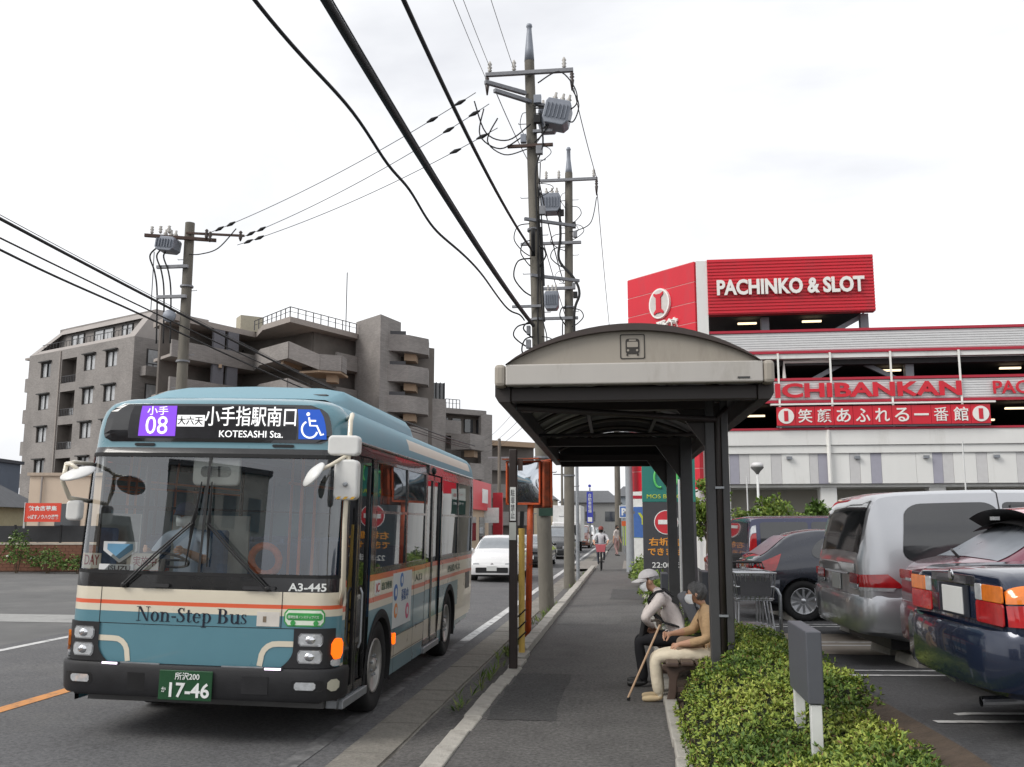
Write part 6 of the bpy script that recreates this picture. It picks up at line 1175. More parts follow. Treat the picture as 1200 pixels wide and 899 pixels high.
BOX = dict(top=[(0, 1.10), (.012, 1.35), (.03, 1.66), (.07, 1.76), (.25, 1.79), (1.5, 1.80), (2.9, 1.78), (3.0, 1.74), (3.3, 1.22), (3.5, 1.12), (4.1, 1.05), (4.2, .8)], belt=[(0, 1.0), (3.4, 1.02), (4.2, .7)], w=[(0, .87), (.03, .9), (.3, .92), (3.8, .9), (4.1, .84), (4.2, .78)], roofw=[(0, .86), (.1, .84), (3.0, .82), (3.4, .84), (4.2, .75)], bot=[(0, .42), (.5, .35), (4.2, .38)], wheels=[(.85, .37), (3.35, .37)])
TC = R(3); HA2 = dict(HAT, top=[(0, .90), (.03, .98), (.10, 1.03), (.30, 1.08), (.86, 1.38), (.98, 1.43), (1.4, 1.49), (2.1, 1.48), (2.5, 1.40), (3.15, 1.03), (3.6, .92), (3.95, .78), (4.08, .62)], roofw=[(0, .72), (.3, .72), (.95, .60), (2.4, .59), (3.1, .72), (4.08, .62)])
# --- navy sedan, rear to the hedge
def lotpos(x, y): return (x, y, lot_z(x, y) + .004)
navy = mat('navy_paint', (.012, .02, .045), .22, .35, var=.05, coat=1)
c = Car('sedan_car', 'dark navy sedan parked at the frame edge with blank plate, nearest of the parked cars', lotpos(2.10, 6.58), TC, SED, navy); c.body()
c.bumper(.33, .67, proud=.12); c.bumper(.26, .62, True); c.wheels(alloy)
c.side('side_window', 1.0, 1.72, 1.42, 1.74, 5.15, 6.85, dark_glass, rad=.3); c.side('side_window', 1.78, 2.95, 1.80, 2.55, 5.15, 6.85, dark_glass, rad=.3); c.across('rear_window', .84, 1.40, .86, mat('rear_glass', (.03, .032, .035), .05, coat=1)); c.across('windscreen', 2.72, 3.2, .9, dark_glass)
for sg in (1, -1):
    def lamp(u, v, sg=sg): return (-.001, sg * (.36 + .37 * u), .715 + .185 * v)
    o = c.end('tail_lamp', *sorted((sg * .37, sg * .745)), .695, .825, lens_red, eps=.022, rad=.02); c.end('turn_lamp', *sorted((sg * .47, sg * .745)), .827, .925, lens_amber, eps=.022, rad=.015); c.end('reverse_lamp', *sorted((sg * .37, sg * .465)), .827, .925, lens_clear, eps=.022, rad=.012)
    c.side('lamp_wrap', .012, .27, .012, .27, c.qz(.1, .70), c.qz(.1, .82), lens_red, (sg,), 0, .014); c.side('lamp_wrap', .012, .27, .012, .24, c.qz(.1, .83), c.qz(.1, .92), lens_amber, (sg,), 0, .014)
c.end('plate_recess', -.24, .24, .70, .90, mat('recess_navy', (.015, .02, .03), .35), eps=.014); c.end('number_plate', -.165, .165, .715, .885, plate_m, eps=.022); c.end('trunk_trim', -.35, .35, .905, .965, mat('trim_black', (.012, .014, .02), .15, coat=1), eps=.016)
MB().lathe([(.036, 0), (.036, .008), (.026, .012)], (-.014, 0, .955), (-1, 0, 0), 18).build('badge', chrome, c.root); c.end('trunk_seam', -.66, .66, .698, .704, seamm, eps=.004)
MB().tube([(-.06, -.45, .235), (.3, -.45, .25)], .032, 12, False).build('exhaust', chrome, c.root); MB().bar((-.02, .2, .31), (.0, .05, .28), .03, .03).build('tow_hook', steel, c.root)
c.side('side_moulding', .5, 3.6, .5, 3.6, 3.2, 3.55, mat('strip_black', (.02, .02, .025), .3), rad=0)
# --- mauve hatchback with roof spoiler
mauve = mat('wine_paint', (.21, .05, .08), .3, .5, var=.04, coat=1); spr = mat('spoiler_red', (.50, .03, .05), .25, var=.05, coat=1)
c = Car('hatchback_car', 'wine red hatchback with roof spoiler between the navy sedan and the silver van', lotpos(2.52, 8.5), TC, HA2, mauve); c.body(); c.bumper(.33, .66, m=mauve); c.wheels(alloy)
c.across('rear_window', .30, .86, .88, mat('pale_rear_glass', (.22, .24, .27), .28, var=.1), f1=.84); c.side('side_window', 1.05, 1.75, 1.3, 1.75, 5.15, 6.85, dark_glass, rad=.5); c.side('side_window', 1.8, 2.85, 1.80, 2.4, 5.15, 6.85, dark_glass, rad=.3)
g = MB()
def spf(u, v, t_=0): x = .60 + .44 * v; y = (2 * u - 1) * (.62 - .05 * v); z = c.top(.98) + .05 * (1 - (2 * u - 1) ** 2) - .03 * abs(2 * u - 1) ** 3 + .03 * v - t_; return (x, y, z)
g.grid(lambda u, v: spf(u, v), 14, 4); spo_ = g.build('roof_spoiler', spr, c.root, smooth=True, fixn=False)
g = MB(); g.grid(lambda u, v: (spf(u, 0)[0] + .16 * v, spf(u, 0)[1], spf(u, 0)[2] - .10 * v), 14, 3); g.grid(lambda u, v: (spf(u, v)[0] + .02, spf(u, v)[1] * .98, spf(u, v)[2] - .05 - .07 * (1 - v)), 14, 4); g.build('spoiler_underside', black, spo_, smooth=True, fixn=False)
MB().bx(.55, .59, -.05, .05, 1.385, 1.415).build('high_stop_lamp', lens_clear, spo_)
for sg in (1, -1): c.side('tail_lamp', .02, .42, .10, .62, c.qz(.2, .86), c.qz(.2, .945), lens_red, (sg,), 0, .012); c.end('tail_lamp', *sorted((sg * .40, sg * .72)), .86, .945, lens_red, eps=.016, rad=.02); c.end('reverse_lamp', *sorted((sg * .42, sg * .55)), .85, .875, lens_clear, eps=.022)
c.end('tailgate_panel', -.40, .40, .76, .94, mat('gate_dark', (.09, .05, .07), .3, .4, coat=1), eps=.014); c.end('number_plate', -.165, .165, .46, .63, plate_m, eps=.085); MB().tube([(.26, .02, 1.07), (.22, .03, 1.12), (.30, .28, 1.13)], .012, 6).build('rear_wiper', black, c.root); MB().lathe([(.035, 0), (.03, .01)], (-.016, .0, .85), (-1, 0, 0), 16).build('badge', chrome, c.root)
# --- silver minivan
silv = mat('silver_paint', (.50, .51, .53), .3, .7, var=.03, coat=1); tint = mat('tinted_glass', (.035, .037, .04), .05, var=.08, coat=1)
c = Car('minivan', 'silver minivan with dark tinted windows and red wraparound tail lamp', lotpos(2.26, 10.9), TC, VAN, silv); c.body(); c.bumper(.36, .72, proud=.06); c.wheels(alloy)
c.across('rear_window', .03, .20, .90, dark_glass); c.end('gate_trim', -.70, .70, .93, 1.03, mat('gate_grey', (.20, .21, .22), .3, .5, coat=1), eps=.012)
c.side('side_window', .42, 1.42, .50, 1.43, 5.15, 6.75, tint, rad=.4); c.side('side_window', 1.47, 2.65, 1.48, 2.66, 5.15, 6.75, tint, rad=.12); c.side('side_window', 2.70, 3.85, 2.71, 3.42, 5.15, 6.75, tint, rad=.3); c.across('windscreen', 3.48, 4.05, .92, dark_glass)
for sg in (1, -1): c.side('tail_lamp', .008, .40, .008, .26, c.qz(.2, .80), c.qz(.2, .93), lens_red, (sg,), 0, .014); c.end('tail_lamp', *sorted((sg * .52, sg * .80)), .83, .93, lens_red, eps=.016, rad=.02); c.end('reverse_lamp', *sorted((sg * .52, sg * .80)), .78, .825, lens_clear, eps=.016, rad=.012); c.side('lamp_lower', .008, .30, .008, .33, c.qz(.2, .765), c.qz(.2, .80), lens_clear, (sg,), 0, .013); c.side('side_crease', .42, 4.2, .42, 4.2, c.qz(2, .74), c.qz(2, .755), seamm, (sg,), 0, .003); c.side('door_seam', 1.437, 1.45, 1.437, 1.45, 2.3, 8.6, seamm, (sg,), 0, .004)
c.end('number_plate', -.165, .165, .74, .905, plate_m, eps=.02); MB().bx(1.56, 1.78, -.935, -.905, .93, .965).build('door_handle', silv, c.root, bevel=.008); c.side('fuel_door_seam', 1.0, 1.18, 1.0, 1.18, c.qz(1, .80), c.qz(1, .805), seamm, (-1,), 0, .004); c.end('gate_garnish', -.45, .45, .91, .93, chrome, eps=.018); MB().bx(1.55, 2.6, -.80, -.785, 1.55, 1.63).build('wind_deflector', dark_glass, c.root)
# --- silver hatchback mostly hidden by the van
c = Car('hatchback_car', 'silver hatchback mostly hidden beyond the silver minivan', lotpos(2.72, 13.55), TC, HAT, silv); c.body(); c.bumper(.33, .66, proud=.09); c.wheels(alloy); c.across('rear_window', .16, .62, .88, mat('pale_rear_glass', (.22, .24, .27), .28)); c.side('side_window', .95, 1.75, 1.15, 1.75, 5.15, 6.85, dark_glass); c.side('side_window', 1.8, 2.85, 1.80, 2.4, 5.15, 6.85, dark_glass)
for sg in (1, -1): c.side('tail_lamp', .01, .25, .06, .22, c.qz(.15, .82), c.qz(.15, .98), lens_red, (sg,), 0, .014); c.end('tail_lamp', *sorted((sg * .55, sg * .72)), .80, .90, lens_red, eps=.015, rad=.02)
c.end('number_plate', -.165, .165, .68, .84, plate_m, eps=.02)
# --- dark blue-grey hatchback with alloy wheel
slate = mat('slate_paint', (.028, .032, .045), .25, .45, var=.05, coat=1)
c = Car('hatchback_car', 'dark slate hatchback with bright alloy wheels beside the shopping trolleys', lotpos(1.95, 16.9), TC, dict(HAT, wheels=[(.80, .33), (3.25, .33)]), slate); c.body(); c.bumper(.33, .68); c.wheels(alloy, 10)
c.across('rear_window', .16, .62, .88, mat('pale_rear_glass', (.22, .24, .27), .28), f1=.84); c.side('side_window', .88, 1.75, 1.15, 1.75, 5.2, 6.8, tint, rad=.9); c.side('side_window', 1.8, 2.85, 1.80, 2.4, 5.15, 6.85, tint); c.across('windscreen', 2.55, 3.1, .9, dark_glass)
for sg in (1, -1): c.side('tail_lamp', .005, .36, .03, .48, c.qz(.2, .80), c.qz(.2, .97), lens_red, (sg,), 0, .016); c.end('tail_lamp', *sorted((sg * .48, sg * .73)), .80, .90, lens_red, eps=.015, rad=.02); c.end('reverse_lamp', *sorted((sg * .52, sg * .68)), .90, .93, lens_clear, eps=.016)
c.end('number_plate', -.165, .165, .68, .84, plate_m, eps=.02)
# --- navy box van
nvy2 = mat('navy_van_paint', (.03, .036, .09), .25, .4, var=.05, coat=1)
c = Car('box_van', 'boxy navy van with large dark side windows parked in the back row', lotpos(2.18, 19.7), TH, BOX, nvy2); c.body(); c.bumper(.42, .70, m=black); c.wheels(alloy, 6); c.side('side_window', .22, 1.15, .22, 1.15, 5.2, 6.8, tint, rad=.15); c.side('side_window', 1.22, 2.1, 1.22, 2.1, 5.2, 6.8, tint, rad=.15); c.side('side_window', 2.16, 3.2, 2.16, 3.0, 5.2, 6.8, tint, rad=.15); c.across('rear_window', .008, .035, .80, dark_glass); c.across('windscreen', 3.0, 3.28, .9, dark_glass)
for sg in (1, -1): c.side('tail_lamp', .01, .14, .01, .14, c.qz(.1, 1.02), c.qz(.1, 1.45), lens_red, (sg,), 0, .012); c.side('lamp_upper', .01, .14, .01, .14, c.qz(.1, 1.46), c.qz(.1, 1.60), lens_clear, (sg,), 0, .012)
c.end('spare_wheel', -.33, .33, .62, 1.05, rubber, eps=.2, rad=.2, th=.2)
c = Car('hatchback_car', 'dark red hatchback glimpsed between the shelter posts', lotpos(1.9, 23.2), TH, HAT, mat('dark_red_paint', (.25, .02, .03), .25, .2, coat=1)); c.body(False); c.wheels(alloy, 5, True); c.across('rear_window', .16, .62, .88, dark_glass); c.side('side_window', .95, 2.85, 1.15, 2.4, 5.15, 6.85, dark_glass)
for sg in (1, -1): c.end('tail_lamp', *sorted((sg * .55, sg * .72)), .80, .90, lens_red, eps=.015, rad=.02)
# --- wheel stops
for k, (x, y) in enumerate(((3.40, 6.45), (3.45, 7.6), (3.75, 8.35), (3.8, 9.35), (3.35, 10.35), (3.38, 11.5), (3.6, 13.1), (3.6, 14.2), (3.1, 16.4), (3.1, 17.6))):
    x -= .5; o = MB().prism([(-.08, 0), (-.055, .11), (.055, .11), (.08, 0)], (0, -.28, 0), (1, 0, 0), (0, 0, 1), (0, .56, 0)).build('wheel_stop', concrete, loc=(x, y, lot_z(x, y)), rz=TH, bevel=.01); tag(o, 'concrete wheel stop under the ' + ['navy sedan, near side', 'navy sedan, far side', 'wine red hatchback, near side', 'wine red hatchback, far side', 'silver minivan, near side', 'silver minivan, far side', 'silver hatchback, near side', 'silver hatchback, far side', 'slate hatchback, near side', 'slate hatchback, far side'][k], 'wheel stop', 'wheel stops in the parking bays')
# --- queue on the road, facing the camera
def road_car(name, label, x, y, sp, m, lamp=True, kind='car', detail=True):
    c = Car(name, label, (x, y + sp['top'][-1][0], camber(x) + .004), R(-90), sp, m); c.body(detail); L_ = c.L; c.bumper(.24, .56, True, proud=.05); c.wheels(alloy, 5, not detail); w = c.wt(L_ / 2)
    ws = {id(SED): (2.70, 3.2), id(HAT): (2.5, 3.08), id(VAN): (3.52, 4.08), id(BOX): (3.0, 3.28)}[id(sp)]; c.across('windscreen', ws[0], ws[1], .92, mat('pale_windscreen', (.20, .22, .24), .05, coat=1)); c.side('side_window', 1.0, 2.85, 1.2, 2.45, 5.15, 6.85, dark_glass)
    zt = c.top(L_); c.end('grille', -.62 * w, .62 * w, .30, .47, black, True, eps=.07, rad=.03); c.end('number_plate', -.165, .165, .36, .52, plate_m, True, eps=.085)
    for sg in (1, -1): c.side('headlamp', L_ - .42, L_ - .03, L_ - .34, L_ - .05, 3.75, 4.85, lens_clear, (sg,), 0, .012); c.end('headlamp', *sorted((sg * .50 * w, sg * .72 * w)), .54, zt - .01, lens_clear, True, eps=.012, rad=.02); MB().ell((ws[0] - .1, sg * (w + .09), .98), .07, .10, .07, 10, 7).build('door_mirror', m, c.root, smooth=True)
    MB().lathe([(.05, 0), (.045, .012)], (L_ + .012, 0, zt - .06), (1, 0, 0), 14).build('badge', chrome, c.root); return c
wp_ = mat('white_car_paint', (.74, .74, .74), .25, var=.02, coat=1); blk = mat('black_car_paint', (.01, .011, .013), .2, var=.05, coat=1)
road_car('compact_car', 'white compact car following the bus, seen past its rear corner', -4.45, 30.6, HAT, wp_)
road_car('sedan_car', 'black car behind the white compact, seen between the posts', -4.3, 41, SED, blk); road_car('minivan', 'dark minivan in the queue next to the concrete pole', -4.05, 51, VAN, mat('charcoal_paint', (.03, .032, .035), .25, .4, coat=1), detail=False)
tr = thing('box_truck', 'white box truck in the road queue behind the dark minivan', 'truck', (-4.2, 62, camber(-4.2))); MB().bx(-.85, .85, 0, 1.7, .5, 2.0).build('cab', wp_, tr, bevel=.08); MB().bx(-.95, .95, 1.75, 6.5, .7, 3.1).build('cargo_box', mat('box_white', (.66, .67, .66), .5), tr, bevel=.02); MB().bx(-.75, .75, -.02, .02, 1.15, 1.8).build('windscreen', dark_glass, tr); MB().bx(-.86, .86, -.06, .1, .35, .62).build('bumper', mat('bumper_grey', (.2, .2, .2), .5), tr)
for sg in (1, -1):
    MB().lathe([(.38, -.1), (.38, .1)], (sg * .72, .8, .38), (1, 0, 0), 20).build('wheel', rubber, tr); MB().lathe([(.38, -.2), (.38, .1)], (sg * .72, 5.2, .38), (1, 0, 0), 20).build('wheel', rubber, tr); MB().bx(sg * .6 - .13, sg * .6 + .13, -.03, .0, .68, .85).build('headlamp', lens_clear, tr)
for k, (lb, nm, x, y, sp, m) in enumerate((('reddish brown van far down the road queue', 'minivan', -4.0, 74, VAN, mat('brown_paint', (.16, .06, .04), .25, .3, coat=1)), ('white minivan far down the queue behind the brown van', 'minivan', -4.0, 84, VAN, wp_), ('pale green grey car near the end of the road queue', 'sedan_car', -3.9, 95, SED, mat('sage_paint', (.3, .36, .34), .3, .3, coat=1)), ('small dark car at the far end of the road queue', 'hatchback_car', -3.8, 106, HAT, blk))): road_car(nm, lb, x, y, sp, m, detail=False)
# ================================================================== plants
def leafmats(nm, cols): return [mat('%s_leaf_%d' % (nm, i), c, .55, var=.25, vscale=25, spec=.35) for i, c in enumerate(cols)]
def leaf_mesh(name, P, D, Nn, ln, wd, mi, mats_):
    """one folded quad per leaf: base, two shoulders, tip"""
    n = len(P); S = np.cross(D, Nn); S /= np.linalg.norm(S, axis=1, keepdims=True) + 1e-9; ln = ln[:, None]; wd = wd[:, None]
    V = np.stack([P, P + D * ln * .45 + S * wd * .5 + Nn * ln * .06, P + D * ln, P + D * ln * .45 - S * wd * .5 + Nn * ln * .06], 1).reshape(-1, 3)
    me = bpy.data.meshes.new(name); me.vertices.add(4 * n); me.vertices.foreach_set('co', V.ravel().astype(np.float32)); me.loops.add(4 * n); me.loops.foreach_set('vertex_index', np.arange(4 * n, dtype=np.int32)); me.polygons.add(n); me.polygons.foreach_set('loop_start', np.arange(0, 4 * n, 4, dtype=np.int32)); me.polygons.foreach_set('loop_total', np.full(n, 4, np.int32))
    for m in mats_: me.materials.append(m)
    me.polygons.foreach_set('material_index', mi.astype(np.int32)); me.update(calc_edges=True); me.validate(); return me
def unit(a): return a / (np.linalg.norm(a, axis=1, keepdims=True) + 1e-9)
def whorls(P, Nn, k, ln, spread, rng):
    """k leaves fanned round each shoot tip"""
    n = len(P); P = np.repeat(P, k, 0); Nn = np.repeat(Nn, k, 0); R3 = unit(rng.normal(size=P.shape)); T = unit(np.cross(Nn, R3)); D = unit(Nn * rng.uniform(.15, 1.0, (len(P), 1)) + T * spread); U = unit(np.cross(np.cross(D, Nn + 1e-3), D)); return P + D * .004, D, U, ln * rng.uniform(.6, 1.25, len(P))
az = leafmats('azalea', [(.07, .13, .02), (.155, .225, .034), (.27, .335, .055), (.17, .10, .038), (.37, .41, .085)])
rng = np.random.default_rng(3)
def hsurf(x, y):
    e = min((x - (.84 if 9.3 < y < 11.7 else .44)) / .22, ((1.80 if y > 7.6 else 1.66) - x) / .30, (y - 4.3) / .3, (12.75 - y) / .35); e = max(0, min(1, e)); lump = .06 * math.sin(x * 5.1 + 1.3 * math.sin(y * 2.1)) * math.sin(y * 3.3 + .8) + .035 * math.sin(x * 13 + y * 7) * math.sin(y * 11 - x * 5)
    lump -= 0; dip = 1 - .75 * math.exp(-((x - 1.12) ** 2 / .06 + (y - 6.35) ** 2 / .22))
    b = bed_z(x, y) if x < 1.85 else lot_z(x, y); return b + (.06 + .36 * math.sqrt(e) + lump * e) * dip * (1.0 if x < .85 else max(.5, 1 - .75 * (x - .85))) * (1 if y > 7.8 else max(.5, 1 - .5 * (7.8 - y)))
hd = thing('azalea_hedge', 'clipped low azalea hedge of bright green leaves between bench and parking', 'hedge', (0, 0, 0))
g = MB(); g.grid(lambda u, v: (.47 + 1.30 * u, 4.4 + 8.3 * v, hsurf(.47 + 1.30 * u, 4.4 + 8.3 * v) - .07), 30, 120); g.build('shade_core', mat('hedge_inner', (.022, .028, .012), .95, var=.5, vscale=14, bump=1, bscale=40), hd)  # dark sheet under the leaves, its colour puts shade into the gaps
pts = []; nrm = []
for k in range(15000):
    x = rng.uniform(.38, 1.81); y = 4.6 + 8.1 * rng.random() ** 1.25; e = .03; xx = min(max(x, .44), 1.79); z = hsurf(xx, y); nx = -(hsurf(min(xx + e, 1.80), y) - hsurf(max(xx - e, .43), y)) / (2 * e); ny = -(hsurf(xx, y + e) - hsurf(xx, y - e)) / (2 * e); nx = max(-1.6, min(1.6, nx)); ny = max(-1.6, min(1.6, ny))
    dz = -abs(rng.normal(0, .035)) + (.05 if rng.random() < .12 else 0)
    if 9.2 < y < 11.8 and x < .80 or y < 7.4 and x > 1.62 + rng.uniform(-.05, .05): continue
    if x < .46 or x > 1.77: z = lot_z(x, y) + rng.uniform(.02, .2); nx = -1.2 if x < 1 else 1.2
    pts.append((x, y, z + dz)); nrm.append((nx, ny, 1))
pts = np.array(pts); nrm = unit(np.array(nrm) + rng.normal(0, .28, (len(pts), 3))); Pp, D, U, ln = whorls(pts, nrm, 7, .036, .8, rng)
patch_ = np.sin(Pp[:, 0] * 4.3 + 1.1) * np.sin(Pp[:, 1] * 3.1 + .6) + rng.normal(0, .55, len(Pp)); mi = np.digitize(patch_, [-.55, .15, .95]); mi = np.where(mi >= 3, 4, mi); mi = np.where(rng.random(len(Pp)) < .05, 3, mi)
o = inst('foliage', leaf_mesh('foliage', Pp, D, U, ln, ln * .42, mi, az), hd); tag(o, kind='stuff')
def bush(name, label, c, rx, ry, rz_, n, cols, ln, flower=None, group=None, stems=5, seed=1):
    r_ = np.random.default_rng(seed); t_ = thing(name, label, 'shrub', c, group=group); d = unit(r_.normal(size=(n, 3))); d[:, 2] = np.abs(d[:, 2]) * 1.0 - .25; lump = 1 + .22 * np.sin(d[:, :1] * 6 + seed) * np.sin(d[:, 1:2] * 7 + 2 * seed) + r_.normal(0, .08, (n, 1)); P = d * np.array([rx, ry, rz_]) * lump * r_.uniform(.55, 1.0, (n, 1)) ** .5 + np.array([0, 0, rz_ * .55]); P[:, 2] = np.maximum(P[:, 2], .03)
    Pp, D, U, l = whorls(P, unit(d + np.array([0, 0, .4])), 5, ln, .9, r_); me = leaf_mesh('foliage', Pp, D, U, l, l * .45, r_.integers(0, len(cols), len(Pp)), leafmats(name, cols)); tag(inst('foliage', me, t_), kind='stuff')
    for k in range(stems):
        a = 2 * math.pi * k / stems; MB().tube([(0.03 * math.cos(a), .03 * math.sin(a), -.05), (rx * .3 * math.cos(a), ry * .3 * math.sin(a), rz_ * .6), (rx * .55 * math.cos(a), ry * .55 * math.sin(a), rz_ * 1.1)], [.014, .01, .005], 6).build('stem', mat('stem_brown', (.09, .065, .04), .9), t_)
    if flower:
        for k in range(flower):
            p = P[r_.integers(0, n)] * 1.04; MB().ell(p, .055, .055, .04, 8, 5).build('blossom', mat('blossom_white', (.7, .69, .62), .7), t_, smooth=True)
    return t_
gm = [(.05, .10, .02), (.09, .16, .03), (.14, .22, .045)]; bright = [(.09, .16, .025), (.16, .24, .04), (.24, .31, .06)]
bush('roadside_shrub', 'bright green shrub at the foot of the charcoal pylon sign', (.55, 22.3, .03), .36, .8, .5, 500, bright, .07, seed=2); bush('roadside_shrub', 'rounded green shrub beside the grey lamp pole past the pylon', (.42, 27.5, .03), .42, 1.0, .62, 500, bright, .09, seed=5); bush('roadside_shrub', 'low green shrub in the strip behind the capped person', (.62, 18.2, .03), .35, 1.0, .5, 350, gm, .06, seed=6); bush('roadside_shrub', 'small shrub in the strip beside the far shelter post', (.75, 14.4, .03), .3, .9, .38, 300, bright, .05, seed=7)
bush('rose_bush', 'straggly rose bush with white blooms against the brick wall', (-24.3, 35.4, -.16), .62, .4, 1.25, 330, gm, .10, flower=8, seed=8); bush('garden_shrub', 'leafy low shrub beside the rose bush at the brick wall', (-22.9, 35.3, -.16), .75, .4, .75, 330, gm, .09, seed=9); bush('garden_shrub', 'low spreading shrub next to the bus along the brick wall', (-21.6, 35.3, -.16), .8, .4, .5, 260, gm, .09, seed=10)
def tree(label, base, h, r_crown, n, cols, seed, ln=.13, lean=0.):
    r_ = np.random.default_rng(seed); t_ = thing('broadleaf_tree', label, 'tree', base); bark = mat('bark', (.10, .08, .06), .95, var=.3, bump=.8, bscale=25); MB().tube([(0, 0, -.2), (.03, 0, h * .35), (.08 + lean, .02, h * .75)], [.09, .07, .04], 9).build('trunk', bark, t_, smooth=True)
    cl = []
    for k in range(9):
        a = k * 2.4; rr = r_crown * r_.uniform(.35, .8); z = h * r_.uniform(.45, .98); c = np.array([rr * math.cos(a) * (1.1 - .4 * z / h), rr * math.sin(a) * (1.1 - .4 * z / h), z]); cl.append(c); MB().tube([(.04, 0, h * .35 + .04 * k), tuple(c * .6 + np.array([0, 0, h * .2])), tuple(c)], [.03, .02, .008], 6).build('limb', bark, t_)
    P = np.concatenate([c + unit(r_.normal(size=(n // 9, 3))) * np.array([1, 1, .75]) * r_crown * .5 * r_.uniform(.3, 1, (n // 9, 1)) for c in cl]); Pp, D, U, l = whorls(P, unit(r_.normal(size=P.shape) + np.array([0, 0, .6])), 5, ln, .9, r_)
    tag(inst('crown', leaf_mesh('crown', Pp, D, U, l, l * .5, np.clip(np.digitize(Pp[:, 2] * 0 + r_.normal(0, 1, len(Pp)), [-.6, .5]), 0, 2), leafmats('tree%d' % seed, cols)), t_), kind='stuff'); return t_
tree('yellow green young tree before the parking building, left of the lamp post', (4.2, 29.5, 0), 2.35, 1.1, 1300, bright, 21); tree('smaller green tree before the white column of the parking building', (5.7, 30.2, 0), 2.3, .7, 700, gm, 22); tree('green tree seen between the shelter posts against the red wall', (2.25, 28.5, 0), 3.2, .75, 1000, bright, 23); tree('thin leafy tree beside the white column of the parking building', (7.3, 31.0, 0), 2.6, .5, 400, gm, 24)
# weeds along the kerb
wd_ = []
for k in range(95):
    y = rng.choice([rng.uniform(13.2, 15.5), rng.uniform(17.5, 22), rng.uniform(25, 36), rng.uniform(9.5, 13)], p=[.3, .3, .25, .15]); wd_.append((-1.72 + rng.normal(0, .07), y, -.09))
wd_ = np.array(wd_); Pp, D, U, l = whorls(wd_, unit(np.array([[0, 0, 1.]]) + rng.normal(0, .2, wd_.shape)), 9, .15, .45, rng); wo = bpy.data.objects.new('kerb_weeds', leaf_mesh('kerb_weeds', Pp, D, U, l, l * .10, rng.integers(0, 3, len(Pp)), leafmats('weed', [(.07, .13, .02), (.12, .19, .03), (.19, .22, .06)]))); COL.objects.link(wo); tag(wo, 'green weeds growing along the foot of the kerb', 'weeds', kind='stuff')
# ================================================================== street furniture
# grey panel on white legs in the hedge, and two like it further along
dkp = mat('panel_slate', (.085, .09, .105), .55, var=.06); lgw = mat('leg_white', (.66, .67, .66), .55, var=.08)
def panel_sign(label, loc, ln_=.70):
    t_ = thing('panel_bollard', label, 'bollard sign', loc, 0, 'slate panels on white legs'); MB().bx(-.05, .05, -ln_ / 2, ln_ / 2, .38, .83).build('panel', dkp, t_, bevel=.008)
    for y in (-ln_ / 2 + .04, ln_ / 2 - .06): MB().bx(-.035, .035, y - .03, y + .03, -.35, .375).build('leg', lgw, t_, bevel=.005)
    return t_
panel_sign('slate grey panel on two white legs standing in the hedge', (1.15, 6.70, .27)); panel_sign('slate panel on white legs beside the far shelter post', (.50, 14.6, .22), .6); panel_sign('slate panel on white legs near the trolleys, edge on', (1.02, 13.6, .30), .6)
# traffic mirror
om = mat('mirror_orange', hx('#cf5a2c'), .5, var=.15, vscale=10, dirt=((.16, .06, .03), .52, .75, 7)); orr = mat('mirror_rusty_back', hx('#a0492a'), .75, var=.25, vscale=8, dirt=((.09, .04, .025), .45, .7, 6)); mface = mat('mirror_glass_face', (.62, .66, .70), .05, .95, var=.06, vscale=5)
tm = thing('traffic_mirror', 'orange rectangular traffic mirror with rusty back on a leaning orange post', 'traffic mirror', (-1.66, 15.45, -.1)); MB().tube([(0, 0, 0), (.06, 0, 2.75)], .052, 12).build('post', om, tm, smooth=True)
def mirrorbox(c, rz, nm, sx=.30, sz=.36):
    M_ = Matrix.Translation(Vector(c)) @ Matrix.Rotation(rz, 4, 'Z'); o = MB(M_).prism(rrect(-sx, sx, -sz, sz, .03), (0, .002, 0), (1, 0, 0), (0, 0, 1), (0, .12, 0)).build(nm, orr, tm, bevel=.02); g = MB(M_); g.grid(lambda u, v: ((2 * u - 1) * (sx - .035), -.004 - .05 * (1 - (2 * u - 1) ** 2) * (1 - (2 * v - 1) ** 2), (2 * v - 1) * (sz - .035)), 12, 12); g.build('mirror_face', mface, o, smooth=True, fixn=False); fr = MB(M_)
    for a, b_, cc, d in ((-sx, sx, sz - .025, sz), (-sx, sx, -sz, -sz + .025), (-sx, -sx + .025, -sz, sz), (sx - .025, sx, -sz, sz)): fr.bx(a, b_, -.035, .0, cc, d)
    fr.build('mirror_frame', om, o); MB(M_).prism([(-sx - .02, 0), (sx + .02, 0), (sx + .02, -.16), (-sx - .02, -.16)], (0, 0, sz + .012), (1, 0, 0), (0, 1, 0), (0, 0, .02)).build('mirror_hood', orr, o); return o
mirrorbox((-.06, -.05, 2.55), R(-14), 'mirror_housing'); mirrorbox((.26, .12, 2.52), R(118), 'mirror_housing', .28, .38)
MB().bar((0, 0, 2.3), (.2, .05, 2.35), .05, .05).build('bracket', steel, tm)
